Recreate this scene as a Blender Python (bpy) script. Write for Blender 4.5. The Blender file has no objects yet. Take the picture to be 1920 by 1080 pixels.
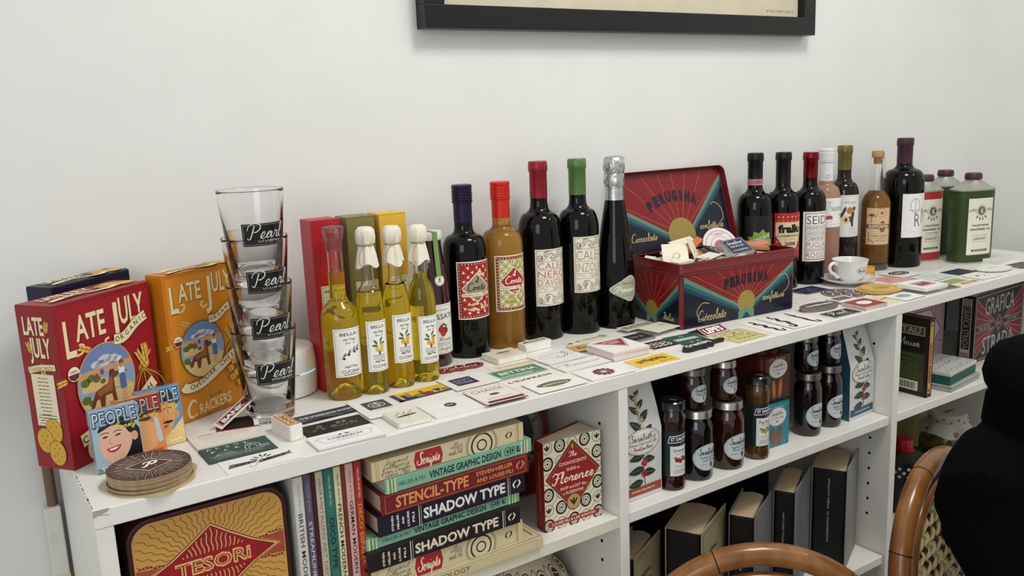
import bpy, bmesh, math, random
from mathutils import Vector, Matrix
random.seed(7)
PI = math.pi
scene = bpy.context.scene
COL = scene.collection

# ---------------------------------------------------------------- camera, world, lights, exposure
cam_data = bpy.data.cameras.new('camera')
cam = bpy.data.objects.new('camera', cam_data)
COL.objects.link(cam)
cam_data.sensor_width = 36.0
cam_data.lens = 31.04
cam_data.clip_start = 0.02
_r = Vector((0.82845, -0.55868, -0.03930)); _d = Vector((-0.14233, -0.14215, -0.97956)); _f = Vector((0.54167, 0.81711, -0.19729))
cam.matrix_world = Matrix(((_r.x, -_d.x, -_f.x, -0.1009), (_r.y, -_d.y, -_f.y, -0.9429), (_r.z, -_d.z, -_f.z, 0.3842), (0, 0, 0, 1)))
scene.camera = cam

world = bpy.data.worlds.new('room_air')
scene.world = world
world.use_nodes = True
bg = world.node_tree.nodes['Background']
bg.inputs[0].default_value = (0.97, 0.975, 0.97, 1)
bg.inputs[1].default_value = 0.56

def area(name, loc, target, sx, sy, power, col):
    l = bpy.data.lights.new(name, 'AREA')
    l.shape = 'RECTANGLE'; l.size = sx; l.size_y = sy; l.energy = power; l.color = col
    o = bpy.data.objects.new(name, l); COL.objects.link(o)
    o.location = loc
    o.rotation_euler = (Vector(target) - Vector(loc)).to_track_quat('-Z', 'Y').to_euler()
    return o
area('ceiling_lamp_light', (0.95, -0.75, 1.75), (1.0, 0.1, 0.0), 0.55, 0.45, 17, (1.0, 0.965, 0.90))
area('second_ceiling_lamp_light', (2.4, -1.5, 1.75), (1.7, 0.2, 0.0), 0.6, 0.5, 26, (1.0, 0.95, 0.88))  # fill light added to brighten the right wall, no lamp hangs there
area('window_light', (-1.9, -2.3, 0.9), (0.8, 0.3, 0.1), 1.3, 1.6, 19, (0.96, 0.98, 1.0))

scene.view_settings.view_transform = 'Standard'
scene.view_settings.look = 'None'
scene.view_settings.gamma = 1.0
scene.view_settings.exposure = 0.13
scene.view_settings.use_curve_mapping = False

# ---------------------------------------------------------------- materials
def lin(c):
    return c / 12.92 if c <= 0.04045 else ((c + 0.055) / 1.055) ** 2.4
def hx(s):
    s = s.lstrip('#')
    if len(s) == 3: s = ''.join(ch * 2 for ch in s)
    return tuple(lin(int(s[i:i + 2], 16) / 255) for i in (0, 2, 4))
_mats = {}
def mat(key, col, rough=0.5, metal=0.0, var=0.06, scale=60.0, trans=0.0, ior=1.45, coat=0.0, bump=0.0, spec=0.5, sheen=0.0, stretch=None, col2=None):
    if key in _mats: return _mats[key]
    m = bpy.data.materials.new(key); m.use_nodes = True
    nt = m.node_tree; b = nt.nodes['Principled BSDF']
    c = hx(col) if isinstance(col, str) else col
    tc = nt.nodes.new('ShaderNodeTexCoord')
    nz = nt.nodes.new('ShaderNodeTexNoise'); nz.inputs['Scale'].default_value = scale; nz.inputs['Detail'].default_value = 4
    if stretch:
        mp = nt.nodes.new('ShaderNodeMapping'); mp.inputs['Scale'].default_value = stretch
        nt.links.new(tc.outputs['Object'], mp.inputs[0]); nt.links.new(mp.outputs[0], nz.inputs['Vector'])
    else:
        nt.links.new(tc.outputs['Object'], nz.inputs['Vector'])
    rp = nt.nodes.new('ShaderNodeValToRGB')
    lo = hx(col2) if col2 else tuple(max(0, v * (1 - var)) for v in c)
    hi = tuple(min(1, v * (1 + var)) for v in c)
    rp.color_ramp.elements[0].position = 0.3; rp.color_ramp.elements[1].position = 0.7
    rp.color_ramp.elements[0].color = (*lo, 1); rp.color_ramp.elements[1].color = (*hi, 1)
    nt.links.new(nz.outputs['Fac'], rp.inputs[0]); nt.links.new(rp.outputs[0], b.inputs['Base Color'])
    b.inputs['Roughness'].default_value = rough; b.inputs['Metallic'].default_value = metal
    b.inputs['IOR'].default_value = ior; b.inputs['Transmission Weight'].default_value = trans
    b.inputs['Coat Weight'].default_value = coat; b.inputs['Specular IOR Level'].default_value = spec
    b.inputs['Sheen Weight'].default_value = sheen
    if bump:
        bp = nt.nodes.new('ShaderNodeBump'); bp.inputs['Strength'].default_value = bump; bp.inputs['Distance'].default_value = 0.002
        nt.links.new(nz.outputs['Fac'], bp.inputs['Height']); nt.links.new(bp.outputs[0], b.inputs['Normal'])
    _mats[key] = m
    return m
def ink(c, rough=0.55):
    return mat('ink_' + c.strip('#') + ('' if rough == 0.55 else '_%d' % int(rough * 100)), c, rough, var=0.04, scale=300)
def glassy(key, col, rough=0.0, ior=1.45, tr=1.0):
    return mat(key, col, rough, trans=tr, ior=ior, var=0.01, scale=20)

WHITE = mat('white_painted_wall', '#e3e4e1', 0.7, var=0.02, scale=9, bump=0.05)
SHELFW = mat('white_laminate', '#e8e7e1', 0.35, var=0.02, scale=25)
SHELFE = mat('cream_edge_band', '#dcd8c6', 0.45, var=0.03, scale=25)
BAYSHADE = mat('bay_shade_black', '#0d0c0c', 0.8)  # near-black stands in for the shade deep inside the bays
FLOORM = mat('grey_brown_floor', '#8d8378', 0.5, var=0.15, scale=6, stretch=(1, 8, 1))
DGLASS = mat('dark_green_glass', (0.0012, 0.0018, 0.0012), 0.04, spec=0.3, ior=1.5, var=0.1)
CLEAR = glassy('clear_glass', (0.985, 0.99, 0.985), 0.0, 1.38)
BLACKP = mat('black_plastic', '#121214', 0.3)
PAPER = mat('white_card_stock', '#ecebe6', 0.6, var=0.02)
STEEL = mat('brushed_steel', '#b9b4ab', 0.28, metal=1.0, var=0.1, scale=200)
PAGES = mat('paper_pages', '#cfc4a8', 0.8, var=0.18, scale=40, stretch=(1, 1, 60), bump=0.3)
PAGESV = mat('paper_pages_top', '#c0ab88', 0.85, var=0.15, scale=300)
CORK = mat('cork', '#b48a55', 0.8, var=0.25, scale=400)

# ---------------------------------------------------------------- object helpers
def thing(name, label, cat, loc=(0, 0, 0), rz=0.0, group=None):
    o = bpy.data.objects.new(name, None); COL.objects.link(o)
    o.empty_display_size = 0.02
    o.location = loc; o.rotation_euler = (0, 0, rz)
    o['label'] = label; o['category'] = cat
    if group: o['group'] = group
    return o
def tag(o, label, cat, group=None):
    o['label'] = label; o['category'] = cat
    if group: o['group'] = group
    return o
def copy_thing(root, loc, rz=None, label=None):
    def rec(o, par):
        c = o.copy(); COL.objects.link(c)
        if par: c.parent = par
        for ch in list(o.children): rec(ch, c)
        return c
    r = rec(root, None); r.location = loc
    if rz is not None: r.rotation_euler = (0, 0, rz)
    if label: r['label'] = label
    return r

class MB:
    def __init__(s): s.v = []; s.f = []; s.m = []; s.mats = []
    def mi(s, m):
        if m not in s.mats: s.mats.append(m)
        return s.mats.index(m)
    def add(s, vs, fs, m, M=None):
        n = len(s.v); k = s.mi(m)
        s.v += [tuple(M @ Vector(p)) if M else tuple(p) for p in vs]
        for f in fs: s.f.append(tuple(i + n for i in f)); s.m.append(k)
        return s
    def box(s, c, d, m, M=None, top=None):
        x, y, z = c; a, b, h = d[0] / 2, d[1] / 2, d[2] / 2
        t = top or (1, 1)
        vs = [(x - a, y - b, z - h), (x + a, y - b, z - h), (x + a, y + b, z - h), (x - a, y + b, z - h),
              (x - a * t[0], y - b * t[1], z + h), (x + a * t[0], y - b * t[1], z + h), (x + a * t[0], y + b * t[1], z + h), (x - a * t[0], y + b * t[1], z + h)]
        return s.add(vs, [(0, 3, 2, 1), (4, 5, 6, 7), (0, 1, 5, 4), (1, 2, 6, 5), (2, 3, 7, 6), (3, 0, 4, 7)], m, M)
    def b2(s, x0, y0, z0, x1, y1, z1, m, M=None):
        return s.box(((x0 + x1) / 2, (y0 + y1) / 2, (z0 + z1) / 2), (x1 - x0, y1 - y0, z1 - z0), m, M)
    def lathe(s, prof, m, seg=40, M=None, close=False, ax=1.0, ay=1.0):
        vs = []; fs = []; n = len(prof)
        for r, z in prof:
            for k in range(seg):
                a = 2 * PI * k / seg
                vs.append((ax * r * math.cos(a), ay * r * math.sin(a), z))
        for i in range(n - 1 + (1 if close else 0)):
            j = (i + 1) % n
            for k in range(seg):
                l = (k + 1) % seg
                fs.append((i * seg + k, i * seg + l, j * seg + l, j * seg + k))
        if not close:
            if prof[0][0] > 1e-5: fs.append(tuple(range(seg - 1, -1, -1)))
            if prof[-1][0] > 1e-5: fs.append(tuple((n - 1) * seg + k for k in range(seg)))
        return s.add(vs, fs, m, M)
    def prism(s, pts, z0, z1, m, M=None):
        n = len(pts)
        vs = [(x, y, z0) for x, y in pts] + [(x, y, z1) for x, y in pts]
        fs = [tuple(range(n - 1, -1, -1)), tuple(range(n, 2 * n))] + [(i, (i + 1) % n, n + (i + 1) % n, n + i) for i in range(n)]
        return s.add(vs, fs, m, M)
    def tube(s, path, r, m, seg=8, closed=False, M=None, cap=True):
        P = [Vector(p) for p in path]; n = len(P); vs = []; fs = []
        rr = r if isinstance(r, (list, tuple)) else [r] * n
        up = None
        for i in range(n):
            if closed: t = P[(i + 1) % n] - P[i - 1]
            else: t = P[min(i + 1, n - 1)] - P[max(i - 1, 0)]
            t.normalize()
            if up is None:
                up = Vector((0, 0, 1)) if abs(t.z) < 0.9 else Vector((1, 0, 0))
            u = (up - t * up.dot(t)); u.normalize(); w = t.cross(u); up = u
            for k in range(seg):
                a = 2 * PI * k / seg
                vs.append(P[i] + (u * math.cos(a) + w * math.sin(a)) * rr[i])
        for i in range(n if closed else n - 1):
            j = (i + 1) % n
            for k in range(seg):
                l = (k + 1) % seg
                fs.append((i * seg + k, i * seg + l, j * seg + l, j * seg + k))
        if cap and not closed:
            fs.append(tuple(range(seg - 1, -1, -1))); fs.append(tuple((n - 1) * seg + k for k in range(seg)))
        return s.add(vs, fs, m, M)
    def build(s, name, parent=None, smooth=False, bevel=0, sharp=35, loc=None):
        me = bpy.data.meshes.new(name); me.from_pydata(s.v, [], s.f)
        for m in s.mats: me.materials.append(m)
        me.polygons.foreach_set('material_index', s.m)
        if smooth:
            me.polygons.foreach_set('use_smooth', [True] * len(s.f))
            me.set_sharp_from_angle(angle=math.radians(sharp))
        me.update()
        o = bpy.data.objects.new(name, me); COL.objects.link(o)
        if parent: o.parent = parent
        if loc: o.location = loc
        if bevel:
            md = o.modifiers.new('bevel', 'BEVEL'); md.width = bevel; md.segments = 2; md.limit_method = 'ANGLE'
        return o

def rrect(w, h, r, n=5, cx=0, cy=0):
    pts = []
    for sx, sy, a0 in ((1, -1, -PI / 2), (1, 1, 0), (-1, 1, PI / 2), (-1, -1, PI)):
        for k in range(n + 1):
            a = a0 + PI / 2 * k / n
            pts.append((cx + sx * (w / 2 - r) + r * math.cos(a), cy + sy * (h / 2 - r) + r * math.sin(a)))
    return pts
def smoothp(pts, k=4, closed=False):
    n = len(pts); out = []
    D = len(pts[0])
    rng = n if closed else n - 1
    for i in range(rng):
        p0 = pts[(i - 1) % n] if (closed or i > 0) else pts[0]
        p1 = pts[i]; p2 = pts[(i + 1) % n]
        p3 = pts[(i + 2) % n] if (closed or i + 2 < n) else pts[-1]
        for j in range(k):
            t = j / k
            out.append(tuple(0.5 * (2 * p1[d] + (p2[d] - p0[d]) * t + (2 * p0[d] - 5 * p1[d] + 4 * p2[d] - p3[d]) * t * t + (3 * p1[d] - p0[d] - 3 * p2[d] + p3[d]) * t ** 3) for d in range(D)))
    if not closed: out.append(tuple(pts[-1]))
    return out

# ---------------------------------------------------------------- flat print: shapes and lettering laid on real surfaces (units: mm)
_tx = {}
def glyphs(s, bold=0.0):
    k = (s, bold)
    if k in _tx: return _tx[k]
    cu = bpy.data.curves.new('t', 'FONT'); cu.body = s; cu.size = 1; cu.resolution_u = 2; cu.offset = bold; cu.fill_mode = 'FRONT'
    ob = bpy.data.objects.new('t', cu)
    me = bpy.data.meshes.new_from_object(ob)
    vs = [(v.co.x, v.co.y) for v in me.vertices]; fs = [tuple(p.vertices) for p in me.polygons]
    bpy.data.objects.remove(ob); bpy.data.curves.remove(cu); bpy.data.meshes.remove(me)
    if vs:
        x0 = min(v[0] for v in vs); x1 = max(v[0] for v in vs)
        y0 = 0.0; y1 = 0.70
        w = x1 - x0
        vs = [((x - x0) - w / 2, y - 0.35) for x, y in vs]
        # face +z
        out = []
        for f in fs:
            a = sum(vs[f[i]][0] * vs[f[(i + 1) % len(f)]][1] - vs[f[(i + 1) % len(f)]][0] * vs[f[i]][1] for i in range(len(f)))
            out.append(f if a > 0 else tuple(reversed(f)))
        fs = out
    else: w = 0
    _tx[k] = (vs, fs, w)
    return _tx[k]

SC = {  # pen strokes of a cursive hand: (advance, [strokes])
 'a': (.56, [[(0, .06), (.1, .2), (.36, .38), (.2, .42), (.06, .22), (.12, .01), (.3, .12), (.4, .4), (.38, .08), (.46, 0), (.56, .08)]]),
 'b': (.5, [[(0, .06), (.18, .5), (.2, .95), (.08, .9), (.08, .2), (.2, 0), (.38, .12), (.32, .36), (.4, .3), (.5, .28)]]),
 'c': (.42, [[(0, .06), (.3, .36), (.2, .42), (.06, .22), (.14, .01), (.3, .02), (.42, .1)]]),
 'd': (.58, [[(0, .06), (.36, .38), (.2, .42), (.06, .2), (.14, .01), (.34, .15), (.44, .95), (.4, .1), (.48, 0), (.58, .08)]]),
 'e': (.42, [[(0, .06), (.2, .14), (.32, .32), (.22, .42), (.08, .26), (.12, .02), (.28, 0), (.42, .1)]]),
 'f': (.4, [[(0, .06), (.2, .4), (.34, .85), (.24, .95), (.16, .5), (.14, -.35), (.24, -.3), (.2, .02), (.4, .1)]]),
 'g': (.56, [[(.36, .38), (.2, .42), (.06, .22), (.14, .02), (.34, .15), (.4, .4), (.36, -.3), (.16, -.38), (.1, -.22), (.56, .08)]]),
 'h': (.56, [[(0, .06), (.2, .6), (.22, .95), (.1, .85), (.08, 0)], [(.08, .15), (.24, .42), (.36, .34), (.36, .05), (.46, 0), (.56, .08)]]),
 'i': (.3, [[(0, .06), (.14, .4), (.12, .06), (.2, 0), (.3, .08)], [(.17, .6), (.19, .64)]]),
 'k': (.54, [[(0, .06), (.2, .6), (.22, .95), (.1, .85), (.08, 0)], [(.34, .4), (.12, .2), (.38, 0), (.54, .08)]]),
 'l': (.32, [[(0, .06), (.2, .55), (.22, .95), (.1, .85), (.1, .1), (.2, 0), (.32, .08)]]),
 'm': (.8, [[(0, .1), (.1, .42), (.08, 0)], [(.08, .2), (.24, .42), (.32, .3), (.3, 0)], [(.3, .2), (.48, .42), (.58, .3), (.58, .05), (.68, 0), (.8, .08)]]),
 'n': (.58, [[(0, .1), (.1, .42), (.08, 0)], [(.08, .18), (.26, .42), (.38, .32), (.36, .05), (.46, 0), (.58, .08)]]),
 'o': (.48, [[(.2, .42), (.06, .22), (.16, 0), (.34, .16), (.28, .4), (.2, .38), (.34, .3), (.48, .34)]]),
 'p': (.54, [[(0, .1), (.14, .42), (.06, -.4)], [(.1, .2), (.28, .42), (.4, .22), (.28, 0), (.14, .06)], [(.28, 0), (.54, .08)]]),
 'r': (.42, [[(0, .06), (.12, .46), (.18, .38), (.3, .4), (.26, .1), (.32, 0), (.42, .08)]]),
 's': (.38, [[(0, .06), (.2, .44), (.26, .14), (.14, 0), (.04, .06)], [(.2, 0), (.38, .08)]]),
 't': (.34, [[(0, .06), (.2, .78), (.14, .08), (.22, 0), (.34, .08)], [(.04, .52), (.34, .56)]]),
 'u': (.56, [[(0, .06), (.1, .4), (.08, .08), (.2, 0), (.36, .2), (.38, .4), (.36, .06), (.46, 0), (.56, .08)]]),
 'v': (.46, [[(0, .3), (.1, .42), (.18, 0), (.36, .4), (.46, .34)]]),
 'x': (.44, [[(0, .36), (.12, .4), (.28, 0), (.44, .08)], [(.34, .42), (.04, 0)]]),
 'y': (.5, [[(0, .3), (.1, .4), (.12, .1), (.24, .04), (.36, .4), (.3, -.3), (.12, -.38), (.12, -.2), (.5, .08)]]),
 'P': (.8, [[(.3, .85), (.22, .1), (.08, -.05), (-.02, .06)], [(-.1, .55), (-.05, .85), (.3, 1.0), (.66, .9), (.68, .6), (.45, .42), (.3, .46)]]),
 'F': (.7, [[(-.05, .75), (.1, .98), (.4, .9), (.8, 1.02)], [(.46, .9), (.34, .3), (.2, 0), (0, .06), (.02, .2)], [(.2, .5), (.6, .52)]]),
 'S': (.62, [[(.6, .85), (.5, .98), (.32, .92), (.3, .66), (.5, .4), (.44, .06), (.2, -.02), (-.05, .1), (-.1, .3), (.06, .34)]]),
 'C': (.68, [[(.66, .8), (.58, .98), (.3, .9), (.08, .5), (.14, .08), (.4, -.02), (.68, .12)]]),
 'I': (.4, [[(.0, .8), (.2, .98), (.44, .95)], [(.36, .95), (.26, .2), (.12, 0), (-.04, .08)]]),
 'T': (.6, [[(-.1, .7), (.02, .95), (.4, .9), (.8, 1.0)], [(.42, .92), (.3, .2), (.16, 0), (0, .08)]]),
 'A': (.72, [[(-.05, .05), (.1, 0), (.5, .98), (.56, .1), (.64, 0), (.72, .08)], [(.2, .38), (.62, .42)]]),
 'D': (.74, [[(.26, .9), (.2, .05), (.0, .1), (.1, -.02), (.5, .05), (.68, .5), (.5, .92), (.1, .96), (-.1, .75)]]),
 'B': (.66, [[(.2, .9), (.14, 0)], [(-.02, .75), (.3, 1.0), (.54, .8), (.24, .52), (.56, .3), (.4, .02), (.06, .04)]]),
 'R': (.7, [[(.2, .9), (.14, 0)], [(-.02, .75), (.3, 1.0), (.56, .8), (.24, .5), (.5, .1), (.7, .04)]]),
 'L': (.6, [[(.5, .85), (.4, .98), (.28, .7), (.16, .06), (.02, .02), (.3, .04), (.6, .1)]]),
 'V': (.66, [[(-.05, .8), (.1, .95), (.22, 0), (.6, .95), (.72, .9)]]),
 "'": (.16, [[(.1, .95), (.06, .75)]]),
 '.': (.2, [[(.08, .0), (.1, .04)]]),
 ' ': (.3, []),
}

EPS = 0.00005
class Pr:
    """a printed face, in mm, origin in the middle"""
    def __init__(s, w=None, h=None, bgc=None):
        s.it = []; s.w = w; s.h = h
        if bgc: s.r(0, 0, w, h, bgc)
    def raw(s, vs, fs, c): s.it.append((vs, fs, c)); return s
    def g(s, pts, c):
        a = sum(pts[i][0] * pts[(i + 1) % len(pts)][1] - pts[(i + 1) % len(pts)][0] * pts[i][1] for i in range(len(pts)))
        if a < 0: pts = list(reversed(pts))
        return s.raw(list(pts), [tuple(range(len(pts)))], c)
    def r(s, x, y, w, h, c, rot=0):
        pts = [(-w / 2, -h / 2), (w / 2, -h / 2), (w / 2, h / 2), (-w / 2, h / 2)]
        ca, sa = math.cos(rot), math.sin(rot)
        return s.g([(x + p * ca - q * sa, y + p * sa + q * ca) for p, q in pts], c)
    def e(s, x, y, rx, ry, c, n=28, rot=0):
        ca, sa = math.cos(rot), math.sin(rot)
        P = [(rx * math.cos(2 * PI * k / n), ry * math.sin(2 * PI * k / n)) for k in range(n)]
        return s.g([(x + p * ca - q * sa, y + p * sa + q * ca) for p, q in P], c)
    def ring(s, x, y, rx, ry, t, c, n=32):
        vs = []; fs = []
        for k in range(n):
            a = 2 * PI * k / n
            vs += [(x + rx * math.cos(a), y + ry * math.sin(a)), (x + (rx - t) * math.cos(a), y + (ry - t) * math.sin(a))]
        for k in range(n):
            i = 2 * k; j = 2 * ((k + 1) % n)
            fs.append((i, j, j + 1, i + 1))
        return s.raw(vs, fs, c)
    def fr(s, x, y, w, h, t, c):
        for a, b, d, e in ((x, y + h / 2 - t / 2, w, t), (x, y - h / 2 + t / 2, w, t), (x - w / 2 + t / 2, y, t, h - 2 * t), (x + w / 2 - t / 2, y, t, h - 2 * t)): s.r(a, b, d, e, c)
        return s
    def l(s, pts, w, c, closed=False, taper=False):
        n = len(pts); vs = []; fs = []
        for i in range(n):
            p = pts[i - 1] if (i or closed) else pts[0]; q = pts[(i + 1) % n] if (i < n - 1 or closed) else pts[-1]
            dx, dy = q[0] - p[0], q[1] - p[1]; L = math.hypot(dx, dy) or 1
            k = w / 2 * ((0.35 + 0.65 * math.sin(PI * (i + .3) / (n - .4))) if taper else 1)
            nx, ny = -dy / L * k, dx / L * k
            vs += [(pts[i][0] + nx, pts[i][1] + ny), (pts[i][0] - nx, pts[i][1] - ny)]
        for i in range(n if closed else n - 1):
            j = (i + 1) % n
            fs.append((2 * i + 1, 2 * j + 1, 2 * j, 2 * i))
        return s.raw(vs, fs, c)
    def t(s, txt, x, y, h, c, w=None, b=0.0, i=0.0, rot=0, arc=0, out=None):
        """h: cap height; w: total width; arc: radius of the baseline arc (+ bows up)"""
        if out: s.t(txt, x + h * .06, y - h * .06, h, out, w, b + .03, i, rot, arc)
        vs, fs, tw = glyphs(txt, b)
        k = h / 0.70; kx = (w / tw) if (w and tw) else k
        ca, sa = math.cos(rot), math.sin(rot); o = []
        for p, q in vs:
            p, q = p * kx + q * k * i, q * k
            if arc:
                a = p / arc; p, q = math.sin(a) * (arc + q), math.cos(a) * (arc + q) - arc
            o.append((x + p * ca - q * sa, y + p * sa + q * ca))
        return s.raw(o, fs, c)
    def s(s, txt, x, y, h, c, w=None, lw=None, i=0.25, rot=0):
        """cursive lettering, h: capital height"""
        X = 0; st = []
        for ch in txt:
            ad, ss = SC.get(ch, SC[' '])
            for q in ss: st.append([(X + a + b * i, b) for a, b in q])
            X += ad
        k = (w / X) if w else h
        lw = lw or h * 0.09
        ca, sa = math.cos(rot), math.sin(rot)
        vs = []; fs = []
        for q in st:
            pts = [((a - X / 2) * k, (b - 0.4) * h) for a, b in (smoothp(q, 3) if len(q) > 2 else q)]
            pts = [(x + a * ca - b * sa, y + a * sa + b * ca) for a, b in pts]
            n = len(pts); b0 = len(vs)
            for j in range(n):
                p = pts[max(j - 1, 0)]; r = pts[min(j + 1, n - 1)]
                dx, dy = r[0] - p[0], r[1] - p[1]; L = math.hypot(dx, dy) or 1
                kk = lw / 2 * (1.25 if dy < 0 else .8)
                vs += [(pts[j][0] - dy / L * kk, pts[j][1] + dx / L * kk), (pts[j][0] + dy / L * kk, pts[j][1] - dx / L * kk)]
            for j in range(n - 1): fs.append((b0 + 2 * j + 1, b0 + 2 * j + 3, b0 + 2 * j + 2, b0 + 2 * j))
        return s.raw(vs, fs, c)
    def dash(s, x, y, w, n, dy, c, t=0.5, rag=0.25):
        """lines of print too small to read"""
        rnd = random.Random(int(x * 7 + y * 13 + w))
        vs = []; fs = []
        for k in range(n):
            L = w * (1 - rag * rnd.random()); X = x - L / 2; yy = y - k * dy
            while X < x + L / 2 - 0.3:
                q = min(rnd.uniform(1.0, 3.2) * t * 2, x + L / 2 - X)
                b = len(vs); vs += [(X, yy - t / 2), (X + q, yy - t / 2), (X + q, yy + t / 2), (X, yy + t / 2)]; fs.append((b, b + 1, b + 2, b + 3))
                X += q + t * 0.9
        return s.raw(vs, fs, c)
    def build(s, name, parent, M=None, cyl=None, rough=0.5, clip=None):
        """M: plane placement (metres) or cyl=(radius or radius(z), phi, z centre[, ax, ay])"""
        bm = bmesh.new(); mats = []; lay = []
        for vs, fs, c in s.it:
            if not vs: continue
            bx = (min(v[0] for v in vs), max(v[0] for v in vs), min(v[1] for v in vs), max(v[1] for v in vs)); L = 0
            for b2, l2, c2 in lay:      # an ink lies one film above whatever it overprints
                if l2 >= L and (c2 != c) and bx[0] < b2[1] and bx[1] > b2[0] and bx[2] < b2[3] and bx[3] > b2[2]: L = l2 + 1
                elif l2 > L and bx[0] < b2[1] and bx[1] > b2[0] and bx[2] < b2[3] and bx[3] > b2[2]: L = l2
            lay.append((bx, L, c))
            m = ink(c, rough) if isinstance(c, str) else c
            if m not in mats: mats.append(m)
            k = mats.index(m)
            bv = [bm.verts.new((x * .001, y * .001, (L + 1) * EPS)) for x, y in vs]
            for f in fs:
                try: F = bm.faces.new([bv[i] for i in f]); F.material_index = k
                except ValueError: pass
        if clip:
            for co, no in (((-clip[0] * .0005, 0, 0), (-1, 0, 0)), ((clip[0] * .0005, 0, 0), (1, 0, 0)), ((0, -clip[1] * .0005, 0), (0, -1, 0)), ((0, clip[1] * .0005, 0), (0, 1, 0))):
                bmesh.ops.bisect_plane(bm, geom=bm.verts[:] + bm.edges[:] + bm.faces[:], plane_co=co, plane_no=no, clear_outer=True, dist=1e-8)
        if cyl:
            R = cyl[0]; phi = cyl[1]; zc = cyl[2]
            xs = [v.co.x for v in bm.verts]; x0, x1 = min(xs), max(xs)
            r0 = R(zc) if callable(R) else R
            st = r0 * math.radians(9); k = math.floor(x0 / st) + 1
            while k * st < x1:
                bmesh.ops.bisect_plane(bm, geom=bm.verts[:] + bm.edges[:] + bm.faces[:], plane_co=(k * st, 0, 0), plane_no=(1, 0, 0), dist=1e-8); k += 1
            if callable(R):
                ys = [v.co.y for v in bm.verts]; y = min(ys) + .006
                while y < max(ys):
                    bmesh.ops.bisect_plane(bm, geom=bm.verts[:] + bm.edges[:] + bm.faces[:], plane_co=(0, y, 0), plane_no=(0, 1, 0), dist=1e-8); y += .006
            for v in bm.verts:
                x, y, z = v.co
                rr = (R(zc + y) if callable(R) else R) + z + .0002
                a = phi + x / r0
                v.co = (rr * math.cos(a), rr * math.sin(a), zc + y)
        me = bpy.data.meshes.new(name); bm.to_mesh(me); bm.free()
        for m in mats: me.materials.append(m)
        o = bpy.data.objects.new(name, me); COL.objects.link(o); o.parent = parent
        if M is not None: o.matrix_local = M
        return o
def face_front(x, y, z):     # a print facing local -Y with its middle at x, y, z
    return Matrix.Translation((x, y, z)) @ Matrix.Rotation(PI / 2, 4, 'X')
def face_left(x, y, z):      # facing local -X, reading away to the viewer's right
    return Matrix.Translation((x, y, z)) @ Matrix.Rotation(-PI / 2, 4, 'Z') @ Matrix.Rotation(PI / 2, 4, 'X')
def face_up(x, y, z, rot=0):
    return Matrix.Translation((x, y, z)) @ Matrix.Rotation(rot, 4, 'Z')
D2 = math.radians

_placed = []
def settle(x, y, w, h, ang, z, t_):
    """height at which a flat piece rests on whatever card already lies below it; w, h in mm, ang in degrees"""
    def box(x, y, w, h, a):
        c, s = math.cos(a), math.sin(a); w, h = w / 2000 - .0005, h / 2000 - .0005
        return [(x + p * w * c - q * h * s, y + p * w * s + q * h * c) for p, q in ((-1, -1), (1, -1), (1, 1), (-1, 1))]
    A = box(x, y, w, h, D2(ang))
    for B, top in _placed:
        hit = True
        for P in (A, B):
            for i in range(2):
                ax = (P[i + 1][0] - P[i][0], P[i + 1][1] - P[i][1])
                pa = [p[0] * ax[0] + p[1] * ax[1] for p in A]; pb = [p[0] * ax[0] + p[1] * ax[1] for p in B]
                if max(pa) < min(pb) or max(pb) < min(pa): hit = False
        if hit: z = max(z, top + .0001)
    _placed.append((A, z + t_ + .0006))
    return z

# ================================================================= THE SETTING
def struct(name, mb, **k):
    o = mb.build(name, None, **k); o['kind'] = 'structure'; return o
struct('wall_back', MB().b2(-2.6, .33, -1.06, 2.182, .40, 1.75, WHITE))
struct('wall_right', MB().b2(2.182, -3.2, -1.06, 2.25, .40, 1.75, WHITE))
struct('floor', MB().b2(-2.6, -3.2, -1.10, 2.182, .33, -1.06, FLOORM))

def conduit():
    t = thing('wall_conduit', 'thin white cable duct with a brown pipe stub behind the left end of the bookcase', 'pipe', (-.012, .315, -1.06))
    MB().b2(-.012, -.012, 0, .008, .012, .955, mat('white_duct', '#d9d8cf', .5)).build('duct', t, bevel=.002)
    MB().b2(-.012, -.0125, .80, .008, -.0118, .86, mat('yellowed_tape', '#d5cfa2', .6)).build('tape_patch', t)
    MB().tube([(0, 0, .9), (0, 0, 1.03)], .0065, mat('brown_pipe', '#6e5a45', .5), 14).build('pipe', t, smooth=True)
conduit()

# ================================================================= BOOKCASE
W_END = 2.091
bc = thing('bookcase', 'long white bookcase with three bays standing against the back wall', 'bookcase', (0, 0, -1.06))
def bpart(name, x0, y0, z0, x1, y1, z1, m=SHELFW, bev=.0012): return MB().b2(x0, y0, z0 + 1.06, x1, y1, z1 + 1.06, m).build(name, bc, bevel=bev)
bpart('top_board', -.0005, -.001, -.021, W_END, .30, 0)
for x0, x1 in ((0, .018), (2.073, W_END)): bpart('side_panel', x0, 0, -1.06, x1, .30, -.0212)
for x0, x1 in ((.703, .7207), (1.388, 1.406)): bpart('divider', x0, 0, -1.06, x1, .294, -.0212)
bpart('bay_shade_panel', .0185, .2945, -1.04, 2.072, .2985, -.0215, BAYSHADE, 0)  # added sheet, its colour carries the shade at the back of the bays
SHZ = -.2215; SHB = -.5126
for k, (x0, x1) in enumerate(((.0185, .7028), (.7238, 1.3845), (1.4065, 2.0725))):
    o = bpart('shelf', x0, .004, SHZ - .0175, x1, .293, SHZ)
    if k == 0:
        o['label'] = 'shelf with a cream front edge'
        bpart('edge_band', x0, .0032, SHZ - .0175, x1, .0040, SHZ - .0004, SHELFE, 0)
    bpart('shelf', x0, .004, SHB - .0175, x1, .293, SHB)
    bpart('shelf', x0, .004, -.82, x1, .293, -.8025)
    bpart('kick_board', x0, .03, -1.06, x1, .045, -.99)
hm = mat('peg_hole_dark', '#0b0a0a', .9)
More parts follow.
